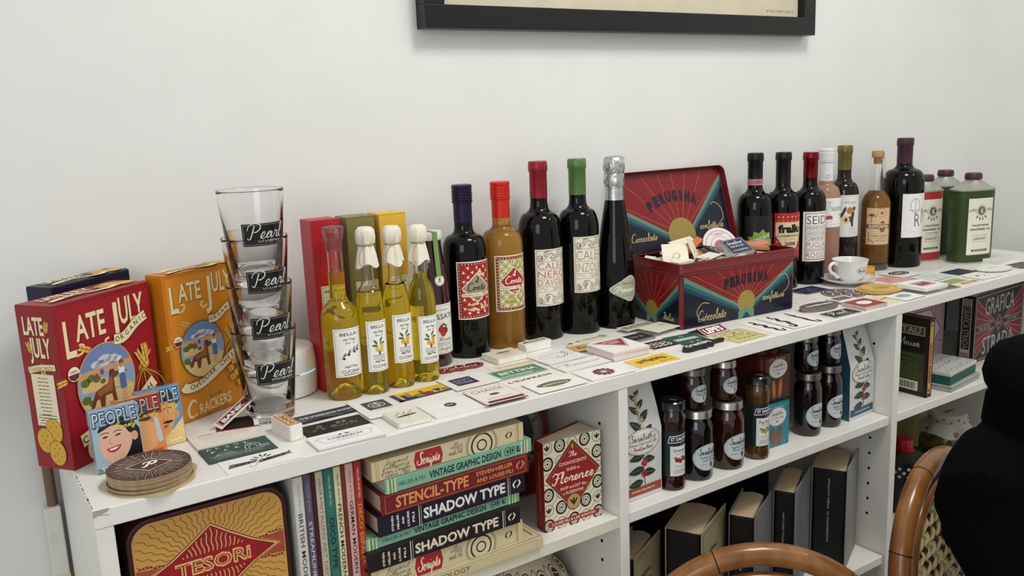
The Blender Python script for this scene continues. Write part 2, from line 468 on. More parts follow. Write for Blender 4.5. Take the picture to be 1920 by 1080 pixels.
for xf in (.703, 1.388):
    for yy in (.045, .245):
        for k in range(12):
            zz = -.085 - .032 * k
            if abs(zz - SHZ) < .03 or abs(zz - SHB) < .02: continue
            M = Matrix.Translation((xf - .0002, yy, zz + 1.06)) @ Matrix.Rotation(PI / 2, 4, 'Y')
            MB().lathe([(.0028, -.0004), (.0028, .0002)], hm, 10, M).build('peg_hole', bc)
w = Pr(); w.g([(0, 0), (16, 0), (15, -3), (13, -4), (9, -5), (5, -5.5), (3, -7), (0, -8)], '#aaa39a'); w.l([(5, -5.5), (13, -7), (15, -8)], .5, '#7d766d')
w.build('worn_corner', bc, M=face_front(-.0004, -.0012, 1.06), rough=.8)
w = Pr()
rnd = random.Random(3)
for k in range(16): y = rnd.uniform(5, 130); w.r(.8, y, rnd.uniform(.6, 1.6), rnd.uniform(2, 9), '#9a9388')
w.build('worn_edge', bc, M=face_up(0, 0, 1.0601), rough=.8)

# ================================================================= PICTURE ON THE WALL
def picture():
    t = thing('framed_poster', 'black framed poster hanging high on the white wall', 'picture', (1.05, .33, .514))
    bk = mat('black_frame_wood', '#101012', .35)
    x0, x1, h, f = -.467, .467, .95, .036
    M = lambda a, b, c, d: MB().b2(a, -.030, b, c, -.001, d, bk)
    M(x0, 0, x1, f).build('frame_rail', t, bevel=.001); M(x0, h - f, x1, h).build('frame_rail', t, bevel=.001)
    M(x0, f, x0 + f, h - f).build('frame_rail', t, bevel=.001); M(x1 - f, f, x1, h - f).build('frame_rail', t, bevel=.001)
    pp = mat('aged_poster_paper', '#e6dcc0', .7, var=.06, scale=14)
    MB().b2(x0 + f, -.012, f, x1 - f, -.006, h - f, pp).build('poster_sheet', t)
    p = Pr()
    p.t('ARTI GRAF. F.LLI BONETTI - MILANO 1951', 375, 12, 4.2, '#55503f', w=84)
    p.build('imprint', t, M=face_front(0, -.0121, f), rough=.7)
    MB().b2(x0 + f, -.0155, f, x1 - f, -.0145, h - f, glassy('picture_glass', (1, 1, 1), 0.0, 1.02)).build('glass_pane', t)
picture()

# ================================================================= CRACKER BOXES
def carton(name, label, w, d, h, x, y, rz, col, front=None, side=None, top=None, cat='box', group=None, side_l=True, tuck=True, z=0, open_top=False):
    """x, y: the front left bottom corner"""
    t = thing(name, label, cat, (x, y, z), rz, group)
    m = mat('carton_' + col.strip('#'), col, .38, var=.03, scale=30)
    MB().b2(0, 0, 0, w, d, h - .0012, m).build('carton', t, bevel=.0008)
    if tuck:
        b = MB(); b.b2(.0006, .0006, h - .0014, w - .0006, d - .0006, h - .0004, m)
        b.add([(0.0, -.0006, h - .001), (w, -.0006, h - .001), (w, .006, h + .0008), (0, .006, h + .0008)], [(0, 1, 2, 3)], m)
        b.build('tuck_flap', t)
    if front: front(w * 1000, h * 1000).build('front_print', t, M=face_front(w / 2, 0, h / 2))
    if side: side(d * 1000, h * 1000).build('side_print', t, M=face_left(0, d / 2, h / 2))
    if top: top(w * 1000, d * 1000).build('top_print', t, M=face_up(w / 2, d / 2, h + .0009))
    return t
CR = '#f0dfae'
def banner(p, pts, w, c, edge):
    p.l(pts, w + 1.6, edge); p.l(pts, w, c)
def wheat(p, x, y, ang, n, k, c1='#d6a53c', c2='#9a6a1e'):
    ca, sa = math.cos(ang), math.sin(ang)
    p.l([(x, y), (x + ca * k * n * .9, y + sa * k * n * .9)], k * .25, c2)
    for j in range(n):
        for sg in (-1, 1):
            q = k * (.35 * n + j * .62); cx, cy = x + ca * q - sa * sg * k * .42, y + sa * q + ca * sg * k * .42
            p.e(cx, cy, k * .55, k * .24, c1 if (j + sg) % 2 else '#e8c468', 8, ang + sg * .55)
def beach(p, cx, cy, rx, ry, edge):
    p.e(cx, cy, rx + 1.2, ry + 1.2, edge, 40); p.e(cx, cy, rx, ry, '#6f86b4', 40)
    def seg(y0, c, wav=0):   # everything of the disc below y0
        pts = []; a0 = math.asin(max(-1, min(1, y0)))
        for k in range(25):
            a = PI - a0 + (PI + 2 * a0) * k / 24
            pts.append((cx + rx * math.cos(a), cy + ry * math.sin(a)))
        p.g(pts, c)
    for x, y, s in ((-.3, .52, .2), (0, .6, .24), (.28, .56, .2), (-.1, .48, .26), (.45, .5, .16)): p.e(cx + x * rx, cy + y * ry, s * rx, s * ry * .45, '#c9cbd4', 14)
    seg(.42, '#c79a6a'); seg(.25, '#8aa3c6')
    p.g([(cx - rx * .9, cy - ry * .1), (cx - rx * .85, cy + ry * .28), (cx - rx * .3, cy + ry * .22), (cx + rx * .1, cy + ry * .05), (cx + rx * .55, cy - ry * .02), (cx + rx * .9, cy - ry * .3)], '#dcb877')
    seg(-.28, '#e0bf80')
    for x, y, s in ((-.75, .15, .16), (-.55, .22, .14), (-.35, .15, .13), (-.15, .05, .1), (-.78, -.3, .16), (-.6, -.42, .12)): p.e(cx + x * rx, cy + y * ry, s * rx, s * ry * .7, '#5f6b35', 12)
    p.g([(cx + rx * .42, cy + ry * .12), (cx + rx * .46, cy + ry * .6), (cx + rx * .66, cy + ry * .16)], '#f0ead8'); p.r(cx + rx * .52, cy + ry * .1, rx * .4, ry * .05, '#a8452f')
    # dog
    k = rx / 40
    D = lambda pts, c: p.g([(cx + a * k, cy + b * k) for a, b in pts], c)
    D([(-27, -24), (-24, -16), (-18, -7), (-8, -4), (0, -2), (3, 5), (7, 12), (11, 11), (17, 6), (15, 3), (9, 1), (9, -9), (11, -27), (6, -28), (4, -15), (-5, -15), (-8, -28), (-13, -28), (-14, -16), (-18, -17), (-22, -24)], '#6f3d20')
    D([(-16, -8), (-6, -5), (1, -1), (5, 8), (7, -2), (5, -12), (-6, -12), (-14, -14)], '#9c5f36'); D([(4, 11), (7, 12), (5, 4), (3, 5)], '#4f2a14')
    # child
    D([(18, -26), (20, -12), (17, 0), (26, 0), (27, -12), (25, -27), (22.5, -27), (22.5, -13), (21, -27)], '#d9a47a')
    D([(17.5, -14), (17, -2), (18, 4), (25, 4), (26.5, -2), (26.5, -14), (22.5, -15)], '#4f6ea8'); D([(17, 3), (18, 10), (25, 10), (26, 3), (21, 4)], '#e4e6ec')
    p.e(cx + 21.5 * k, cy + 14 * k, 3.6 * k, 4.2 * k, '#c98f64', 12); p.g([(cx + 18 * k, cy + 15 * k), (cx + 19 * k, cy + 19 * k), (cx + 24 * k, cy + 19 * k), (cx + 25.5 * k, cy + 15 * k)], '#7b4a22')
    p.l([(cx + 18 * k, cy + 8 * k), (cx + 11 * k, cy + 10 * k)], 2 * k, '#d9a47a')
    for q in (0, 1): p.e(cx + (-14 + q * 8) * k, cy + (12 + q * 3) * k - 12 * k * .2, 2.6 * k, 3.4 * k, '#a3392b' if q == 0 else '#40609c', 9)
def cracker_front(base, dark, words, bottom, hide=0):
    def f(w, h):
        k = w / 147
        p = Pr()
        p.g([(-w / 2 + 4, -h / 2 + 4), (w / 2 - 4, -h / 2 + 4), (w / 2 - 4, h / 2 - 6), (-w / 2 + 4, h / 2 - 6)], base)
        def lt(s, x, y, hh, ww, ang):
            p.t(s, x + .9 * k, y - .9 * k, hh, '#5a1d12' if base != '#d98a1e' else '#7a4510', w=ww, b=.035, rot=ang); p.t(s, x, y, hh, CR, w=ww, b=.02, rot=ang)
        u = h / 2
        lt('L', -55 * k, u - 42 * k, 42 * k, 15 * k, 0); lt('ATE', -24 * k, u - 33 * k, 29 * k, 44 * k, .0)
        lt('J', 12 * k, u - 38 * k, 46 * k, 13 * k, 0); lt('ULY', 41 * k, u - 27 * k, 32 * k, 40 * k, .0)
        p.l(smoothp([(-50 * k, u - 64 * k), (-40 * k, u - 62 * k), (-37 * k, u - 54 * k), (-43 * k, u - 52 * k)], 4), 2.4 * k, CR)
        p.l(smoothp([(8 * k, u - 60 * k), (0, u - 64 * k), (-5 * k, u - 57 * k), (1 * k, u - 54 * k)], 4), 2.6 * k, CR)
        # wheat sheaf to the right
        for a, x in ((.9, 34), (1.2, 40), (1.45, 48), (1.7, 56), (2.1, 60)): wheat(p, x * k, (-22) * k, a, 9, 5.2 * k)
        wheat(p, -20 * k, 30 * k, 2.7, 6, 5 * k); wheat(p, -60 * k, 8 * k, 3.2, 5, 4.5 * k)
        for j in range(9): p.l(smoothp([(46 * k, -8 * k), ((30 + 6 * j) * k, -25 * k), ((22 + 8.5 * j) * k, -44 * k)], 4), 1 * k, '#e0b659' if j % 2 else '#8e5a18')
        beach(p, -12 * k, -8 * k, 43 * k, 46 * k, '#d6a53c' if base != '#d98a1e' else '#4c5a23')
        p.e(-58 * k, 14 * k, 8.5 * k, 8.5 * k, '#f2ead2', 20); p.g([(-66 * k, 14 * k), (-50 * k, 14 * k), (-52 * k, 8.5 * k), (-58 * k, 6 * k), (-64 * k, 8.5 * k)], '#6b2a1e'); p.t('USDA', -58 * k, 17 * k, 2.8 * k, '#44331d', b=.02)
        pts = smoothp([(6 * k, 38 * k), (22 * k, 38 * k), (42 * k, 50 * k), (60 * k, 57 * k)], 5)
        banner(p, pts, 12 * k, CR, '#6a4a1c')
        for ch, (x, y, r) in zip('ORGANIC', ((11, 38, .05), (19, 39, .2), (27, 42, .4), (35, 46, .5), (43, 50.5, .42), (50, 54, .36), (57, 56, .3))): p.t(ch, x * k, y * k, 6.2 * k, '#2b2013', rot=r, b=.01)
        if words == 'rich':
            banner(p, smoothp([(-60 * k, -66 * k), (-30 * k, -60 * k), (8 * k, -58 * k), (34 * k, -46 * k), (62 * k, -28 * k)], 5), 15 * k, CR, '#6a4a1c')
            for ch, x, y, r in (('C', -55, -65, .1), ('L', -45, -63.5, .1), ('A', -36, -62, .1), ('S', -27, -61, .05), ('S', -18, -60, .05), ('I', -11, -59.5, .05), ('C', -4, -59, .1), ('R', 24, -50.5, .45), ('I', 33, -46, .5), ('C', 42, -41, .5), ('H', 53, -34.5, .5)): p.t(ch, x * k, y * k, 8.5 * k, '#2b2013', rot=r, b=.01)
        else:
            banner(p, smoothp([(-58 * k, -60 * k), (-50 * k, -66 * k), (-20 * k, -64 * k), (20 * k, -46 * k), (64 * k, -22 * k)], 5), 15 * k, CR, '#6a4a1c')
            for j, ch in enumerate('CHEDDAR CHEESE'): x = -42 + j * 8; y = -65.5 + max(0, (x + 34)) * .42; p.t(ch, x * k, y * k, 8 * k, '#2b2013', rot=.38 if x > -30 else .1, b=.01)
            rr = random.Random(4)
            for x, y in ((48, -44), (58, -52), (40, -56), (52, -66), (62, -72), (42, -72), (56, -84)): p.r(x * k, y * k, 12 * k, 12 * k, '#9a6414', .2 + rr.random() * .3); p.r(x * k, y * k + .8, 10.6 * k, 10.6 * k, '#e0a43a', .2 + rr.random() * .3); p.e(x * k, y * k, 1.2 * k, 1.2 * k, '#7a4a10', 8)
            p.t('BITE SIZE', 6 * k, -h / 2 + 32 * k, 4.5 * k, '#7a4a10', b=.01, rot=.1); p.t('NET WT 6oz • 170g', 6 * k, -h / 2 + 6 * k, 3.6 * k, '#5c3710', rot=.1)
        p.s('C', -44 * k, -h / 2 + 18 * k, 27 * k, CR, lw=3.6 * k, i=0)
        p.t('RACKERS', 4 * k, -h / 2 + 18 * k, 17 * k, CR, w=66 * k, b=.015, rot=.06)
        return p
    return f
def cracker_side(w, h):
    p = Pr(); u = h / 2
    p.t('LATE', -3, u - 25, 20, '#5a1d12', w=30, b=.04); p.t('LATE', -4, u - 24, 20, CR, w=30, b=.03); p.t('JULY', 3, u - 50, 22, '#5a1d12', w=31, b=.04); p.t('JULY', 2, u - 49, 22, CR, w=31, b=.03)
    wheat(p, 12, u - 36, 1.3, 5, 4); wheat(p, -10, u - 60, 1.9, 5, 4); wheat(p, 0, u - 92, 1.4, 6, 4.5)
    banner(p, smoothp([(-19, u - 76), (0, u - 72), (21, u - 71)], 4), 7, CR, '#6a4a1c'); p.t('CLASSIC RICH', 0, u - 73, 4, '#2b2013', w=36, rot=.09)
    p.r(0, -14, 34, 62, '#cfc19a'); p.r(0, -14, 32.6, 60.6, '#eadfbd'); p.dash(0, 12, 18, 12, 4.3, '#5c5038', t=1.0); p.dash(0, -32, 29, 4, 3.2, '#5c5038', t=1.0)
    for x, y in ((6, -u + 46), (-9, -u + 34), (7, -u + 20)):
        p.e(x, y, 12.5, 15.5, '#8a6412', 26); p.e(x, y, 11.6, 14.6, '#d6a83a', 26)
        for a, b in ((-4, 5), (4, 6), (0, 0), (-5, -4), (5, -4), (0, -9), (0, 10)): p.e(x + a, y + b, .9, 1, '#8a6412', 7)
    return p
def cracker_top(c):
    def f(w, d):
        p = Pr(); k = w / 147
        for x, y in ((44, 4), (56, -6), (34, -5)): p.e(x * k, y, 15 * k, 11, '#8a6412', 22); p.e(x * k, y, 14.2 * k, 10.2, '#d6a83a', 22)
        banner(p, smoothp([(-60 * k, -12), (-20 * k, -6), (20 * k, -14), (40 * k, -8)], 5), 7, CR, '#6a4a1c'); p.t('LATE JULY', -22 * k, 8, 15, CR, w=72 * k, b=.03); p.dash(-5 * k, -9, 70 * k, 1, 4, '#3a2a18', t=2.4)
        wheat(p, 10 * k, 0, .2, 6, 5 * k)
        return p
    return f
RZ1 = D2(36)
carton('cracker_box', 'dark red cracker box at the left end of the bookcase, sailor child and dog picture', .147, .055, .193, .002, .130, RZ1, '#8e1620', cracker_front('#9c1522', '#5c0d14', 'rich', 'C'), cracker_side, cracker_top('#9c1522'))
_n = Vector((-math.sin(RZ1), math.cos(RZ1)))
carton('cracker_box', 'navy blue cracker box hidden behind the dark red one', .125, .040, .2, -.003 + _n.x * .058 + .050, .134 + _n.y * .058 + .036, RZ1, '#0e1530', None, None, cracker_top('#0e1530'))
carton('cracker_box', 'orange cheddar cracker box beside the stacked glasses', .118, .032, .198, .1350, .2050, D2(25), '#c87a1a', cracker_front('#d98a1e', '#8d520d', 'cheddar', 'C'), None, cracker_top('#d98a1e'))

# ================================================================= CANDY PACKS
def candy_pack(label, x, y, rz, kind, lean=-.10):
    t = thing('candy_pack', label, 'candy box', (x, y, .0006), rz, 'small flip-top candy packs')
    t.rotation_euler = (lean, 0, rz)
    w, d, h = .052, .012, .073
    base = {'woman': '#9db4c4', 'orange': '#d98a4a', 'man': '#5b93c0'}[kind]
    m = mat('candy_' + kind, base, .18, coat=.6)
    MB().b2(0, .0012, .0, w, d, h * .74, m).build('pack_body', t, bevel=.001)
    MB().b2(-.0003, .001, h * .74, w + .0003, d + .0002, h, m).build('flip_lid', t, bevel=.001)
    W, H = 56, 80
    p = Pr(W - .6, H - 1, base)
    if kind == 'woman':
        p.r(0, 28, W - .6, 22, '#7f9fbd')
        p.g([(-14, -28), (-10, 8), (-6, 20), (6, 26), (18, 22), (27, 6), (27, -36), (4, -36)], '#17171c')
        p.g(smoothp([(-22, -6), (-20, 8), (-12, 19), (2, 20), (12, 12), (17, 2), (15, -12), (6, -26), (-6, -32), (-15, -26), (-20, -18)], 4, True), '#dcae96')
        p.g(smoothp([(-22, 12), (-14, 22), (4, 24), (16, 16), (20, 2), (14, 4), (8, 14), (-4, 17), (-16, 13)], 3, True), '#131318')
        p.e(20, -2, 4, 6, '#d29f86', 14)
        for x0 in (-14, 1): p.e(x0, 4, 3.6, 1.1, '#2a1a16', 10, .15); p.l(smoothp([(x0 - 5, 8), (x0, 9.6), (x0 + 5, 8.4)], 3), .9, '#2a1a16')
        p.l([(-8, 2), (-10, -5), (-6, -6.5)], .7, '#b98068')
        p.g(smoothp([(-14, -11), (-7, -10), (3, -9), (-1, -15), (-8, -17), (-13, -14)], 3, True), '#a83b3b'); p.g([(-12, -12), (1, -10.4), (-4, -13.6), (-10, -13.8)], '#f3ece4')
        p.r(0, -36.5, W - .6, 6, '#6f8f78'); p.t('Thai Basil', -6, -35, 4, '#f3efe2', w=36, b=.02); tit = '#eef2f3'
    elif kind == 'man':
        p.g([(-20, 12), (-16, 34), (14, 36), (24, 14), (10, 18)], '#232018')
        p.g([(-24, -30), (-8, -20), (12, -20), (27, -6), (27, -40), (-24, -40)], '#e6c98a')
        p.g(smoothp([(-16, 14), (-15, -6), (-8, -20), (2, -26), (12, -18), (18, -2), (18, 16), (4, 20)], 4, True), '#dfa05c')
        p.e(20, 0, 3.5, 6, '#d19352', 12)
        for x0 in (-5, 9): p.e(x0, 6, 3.2, 1.3, '#f2e6cf', 10); p.e(x0, 6, 1.3, 1.3, '#231a12', 8); p.l(smoothp([(x0 - 5, 10), (x0, 12), (x0 + 5, 10)], 3), 1.4, '#231a12')
        p.l([(0, 5), (-1, -3), (3, -4)], .8, '#a86c36')
        p.g(smoothp([(-12, -8), (-4, -6), (2, -7), (8, -6), (15, -8), (8, -10), (2, -9), (-5, -10)], 3, True), '#1c1510'); p.g(smoothp([(-5, -12), (2, -11.5), (8, -12), (2, -16)], 3, True), '#b6553a')
        p.t('Lemon Sours', 2, -33, 4, '#f6efdd', w=40, b=.02); tit = '#e9eff2'
    else:
        p.g([(-28, 14), (-28, 39), (28, 39), (28, 12), (6, 16)], '#a03a2a'); p.g([(-4, 18), (0, 34), (12, 30), (10, 14)], '#33506f'); p.g([(-12, 14), (0, 4), (14, 8), (10, 20), (-6, 20)], '#5a2d22')
        p.g(smoothp([(-20, 0), (-10, 8), (12, 4), (20, -8), (14, -30), (-14, -32)], 3, True), '#e2a468'); p.g([(16, 10), (22, 6), (25, -24), (19, -26)], '#b9c3c8')
        p.t('Hot Cinnamon', 0, -34, 4.6, '#b2371d', w=46, b=.02); tit = '#f0e4da'
    p.t('PEOPLE', 0, 27, 18, '#31404c' if kind != 'orange' else '#40191a', w=52, b=.05); p.t('PEOPLE', -.4, 27.4, 17, tit, w=50, b=.0); p.t('PEOPLE', -.2, 27.2, 15.5, '#63839c' if kind != 'orange' else '#90382c', w=48.5, b=-.025)
    p.s('Candy', 10, 14, 7, '#d6cd50', w=26, lw=.9)
    p.l([(-28, 19.2), (28, 19.2)], .4, '#59656c')
    p.build('cover_print', t, M=face_front(w / 2, .0008, h / 2) @ Matrix.Diagonal((.925, .91, 1, 1)), rough=.25)
    return t
candy_pack('candy pack with a laughing dark-haired woman, foremost of the three', .022, .097, D2(7), 'woman')
candy_pack('orange and red candy pack between the woman pack and the moustache pack', .052, .116, D2(9), 'orange')
candy_pack('blue candy pack with a moustached man, rearmost of the three', .079, .136, D2(8), 'man')

# ================================================================= COASTER STACK, LEFT END
cm = mat('kraft_board', '#a38b66', .75, var=.12, scale=200)
def pulp_coaster(x, y, z, r, t_, label, group, col, art=None, rz=0, edge=cm):
    z = settle(x, y, r * 1700, r * 1700, 0, z, t_ - .0006)
    t = thing('coaster', label, 'coaster', (x, y, z), rz, group)
    MB().lathe([(r, 0), (r, t_)], edge, 48).build('board', t)
    p = Pr(); p.e(0, 0, r * 1000 - .3, r * 1000 - .3, col, 48)
    if art: art(p, r * 1000)
    p.build('face_print', t, M=face_up(0, 0, t_))
    return t
def pearl_coaster(p, R):
    for k in range(64):
        a = 2 * PI * k / 64; q = R * (.93 if k % 2 else .8)
        p.l([(math.cos(a) * R * .42, math.sin(a) * R * .42), (math.cos(a) * q, math.sin(a) * q)], .35 if k % 3 else .7, '#bfb3a6')
    for k in range(22):
        a = 2 * PI * (k + .5) / 22; p.r(math.cos(a) * R * .72, math.sin(a) * R * .72, R * .2, 1.6, '#4d3831', a)
        p.dash(math.cos(a) * R * .72, math.sin(a) * R * .72, R * .16, 1, 1, '#bfb3a6', t=.7)
    q = [(-R * .56, -R * .02), (0, R * .44), (R * .56, R * .02), (0, -R * .44)]
    p.g([(a * 1.06, b * 1.06) for a, b in q], '#4a352e'); p.g(q, '#e6ded2'); p.g([(a * .93, b * .93) for a, b in q], '#4a352e')
    p.s('P.', 1, 0, R * .36, '#f1ece2', lw=2.6)
ps = random.Random(2)
o = MB()
pts = [(.050 * (1 + .05 * math.sin(3 * a) + .03 * math.sin(7 * a)) * math.cos(a), .050 * (1 + .05 * math.sin(3 * a) + .03 * math.sin(7 * a)) * math.sin(a)) for a in [2 * PI * k / 48 for k in range(48)]]
o.prism(pts, 0, .0008, mat('cellophane_tan', '#c2b48e', .25, coat=.5))
o = o.build('torn_wrapper', None, loc=(.067, .047, .0002)); tag(o, 'crumpled tan cellophane wrapper under the brown coaster stack', 'wrapper')
for k in range(7):
    pulp_coaster(.067 + ps.uniform(-.0012, .0012), .047 + ps.uniform(-.0012, .0012), .0012 + k * .0024, .044, .0022,
                 'brown round beer coaster with a white monogram in a diamond, topmost of its stack' if k == 6 else ('lowest', 'second lowest', 'third lowest', 'middle', 'third highest', 'second highest')[k] + ' brown beer coaster in the stack at the left end',
                 'brown beer coasters at the left end', '#4a352e', pearl_coaster if k == 6 else None, D2(-12))

# ================================================================= ROUTER
def router():
    t = thing('wifi_router', 'round white two-tier wireless router behind the stacked glasses', 'router', (.292, .258, 0))
    m = mat('router_white', '#e9e9e8', .3, var=.01); g = mat('router_seam', '#6d7074', .5)
    MB().lathe([(.046, 0), (.0505, .003), (.0525, .034), (.0515, .0345)], m, 48).build('lower_shell', t, smooth=True)
    MB().lathe([(.0505, .0343), (.0505, .0357)], g, 48).build('seam_ring', t, smooth=True)
    MB().lathe([(.0515, .0356), (.0525, .036), (.050, .064), (.048, .067), (.0445, .068)], m, 48).build('upper_shell', t, smooth=True)
    b = bpy.data.materials.new('status_light_blue'); b.use_nodes = True; q = b.node_tree.nodes['Principled BSDF']
    q.inputs['Emission Color'].default_value = (.3, .7, 1, 1); q.inputs['Emission Strength'].default_value = 1.5; q.inputs['Base Color'].default_value = (.3, .7, 1, 1)
    o = MB(); vs = []; fs = []
    for k in range(9):
        a = D2(-78 + k * 5); vs += [(.0509 * math.cos(a), .0509 * math.sin(a), .0345), (.0509 * math.cos(a), .0509 * math.sin(a), .0356)]
    for k in range(8): fs.append((2 * k, 2 * k + 2, 2 * k + 3, 2 * k + 1))
    o.add(vs, fs, b); o.build('status_light', t)
router()

# ================================================================= STACKED PINT GLASSES
def pint(z, label):
    t = thing('pint_glass', label, 'glass', (.244, .164, z), 0, 'stacked pint glasses')
    H = .122 + .0
    out = [(.0, .0), (.028, 0), (.0302, .002), (.0305, .006), (.0412, H - .002), (.0415, H - .0006), (.0408, H)]
    inn = [(.0398, H - .0008), (.0392, H - .004), (.0285, .016), (.024, .0125), (.0, .0118)]
    MB().lathe(out + inn, CLEAR, 56).build('glass_body', t, smooth=True, sharp=60)
    R = lambda zz: .0305 + (.0412 - .0305) * (zz - .006) / (H - .008) + .0001
    p = Pr(58, 28, '#101010'); p.fr(0, 0, 55, 25, .6, '#8a8a88')
    p.s('Pearl', 0, 3, 19, '#dededb', w=46, lw=1.0); p.t('OYSTER•BAR', 6, -8, 3, '#e2e2de', w=32)
    p.build('printed_badge', t, cyl=(R, D2(-84), .068), rough=.3)
    return t
for k, lb in enumerate(('lowest pint glass of the stack, standing on the bookcase top', 'second pint glass from the bottom of the stack', 'third pint glass from the bottom of the stack', 'topmost clear pint glass of the stack')):
    pint(.0002 + k * .0593, lb)

# ================================================================= TALL NARROW CARTONS
def bella_print(col):
    def f(w, h):
        p = Pr(); x = 2
        p.r(4, -16, w - 8, 92, '#e9e0c4'); p.fr(4, -16, w - 11, 88, .6, '#7b7359'); p.t('BELLA', 4, 22, 4, '#3a3226', w=w - 18, b=.01); p.dash(4, 14, w - 18, 3, 4, '#6a604c', t=.7)
        p.e(4, -12, 6, 4, '#6d2a1c' if col == 'r' else '#4d5a2a', 14); p.l([(-6, -2), (4, -10), (12, -20)], 1, '#3a4a26'); p.t('CUCINA', 4, -52, 4, '#3a3226', w=w - 16, b=.01)
        return p
    return f
for nm, c, x, fl in (('red', '#b51a28', .338, 'r'), ('olive green', '#7d7442', .389, 'o'), ('golden yellow', '#d9ae38', .439, 'y')):
    t = carton('tall_carton', 'tall narrow %s oil carton behind the oil bottles' % nm, .043, .040, .246, x, .2135 if fl == 'r' else .209, 0, c, bella_print(fl), None, None, group=None)

# ================================================================= BOTTLES
def neck_prof(pts): return pts
def bordeaux(r, H, sh=.60, nk=.76, rn=.0142):
    z1, z2 = H * sh, H * nk
    body = [(0, .006), (r * .55, .004), (r * .86, 0), (r * .96, .001), (r, .005), (r, z1)]
    arc = [(r - (r - rn) * (1 - math.cos(PI / 2 * k / 6)) * .62, z1 + (z2 - z1) * .72 * math.sin(PI / 2 * k / 6)) for k in range(1, 7)]
    x0, y0 = arc[-1]
    neck = [(rn + (x0 - rn) * .45, y0 + (z2 - y0) * .3), (rn + (x0 - rn) * .14, y0 + (z2 - y0) * .65), (rn + .0002, z2 + .004), (rn, H - .012)]
    top = [(rn + .001, H - .011), (rn + .001, H - .004), (rn - .001, H), (0, H)]
    return body + arc + neck + top
def bottle(label, x, y, r, H, gm, prof=None, cap=None, capz=.058, ridges=False, group=None, name='wine_bottle', cat='bottle', rn=.0142, sh=.60, nk=.76, caprough=.35, capmetal=0.3):
    t = thing(name, label, cat, (x, y, 0), 0, group)
    MB().lathe(prof or bordeaux(r, H, sh, nk, rn), gm, 56).build('glass_body', t, smooth=True, sharp=50)
    if cap:
        m = mat('capsule_' + cap.strip('#'), cap, caprough, metal=capmetal, var=.05, scale=150)
        q = rn + .0006; z0 = H - capz
        pr = [(q, z0)]
        if ridges:
            pr += [(q, H - .0285), (q + .0012, H - .028)]
            for k in range(5): zz = H - .027 + k * .0042; pr += [(q + .0016, zz), (q + .0016, zz + .0022), (q + .0006, zz + .0028), (q + .0006, zz + .0036)]
            pr += [(q + .0016, H - .0045), (q + .0014, H - .001), (q, H + .0004), (0, H + .0006)]
        else:
            pr += [(q, H - .0175), (q + .0006, H - .0165), (q + .0014, H - .015), (q + .0016, H - .008), (q + .0012, H - .0065), (q + .0012, H - .002), (q, H + .0005), (0, H + .0007)]
        MB().lathe(pr, m, 40).build('screw_cap' if ridges else 'capsule', t, smooth=True, sharp=40)
    return t
def lab(t, p, R, zc, phi=-90, name='label', rough=.5, M=None): return p.build(name, t, cyl=(R, D2(phi), zc), rough=rough, clip=(p.w, p.h) if p.w else None)

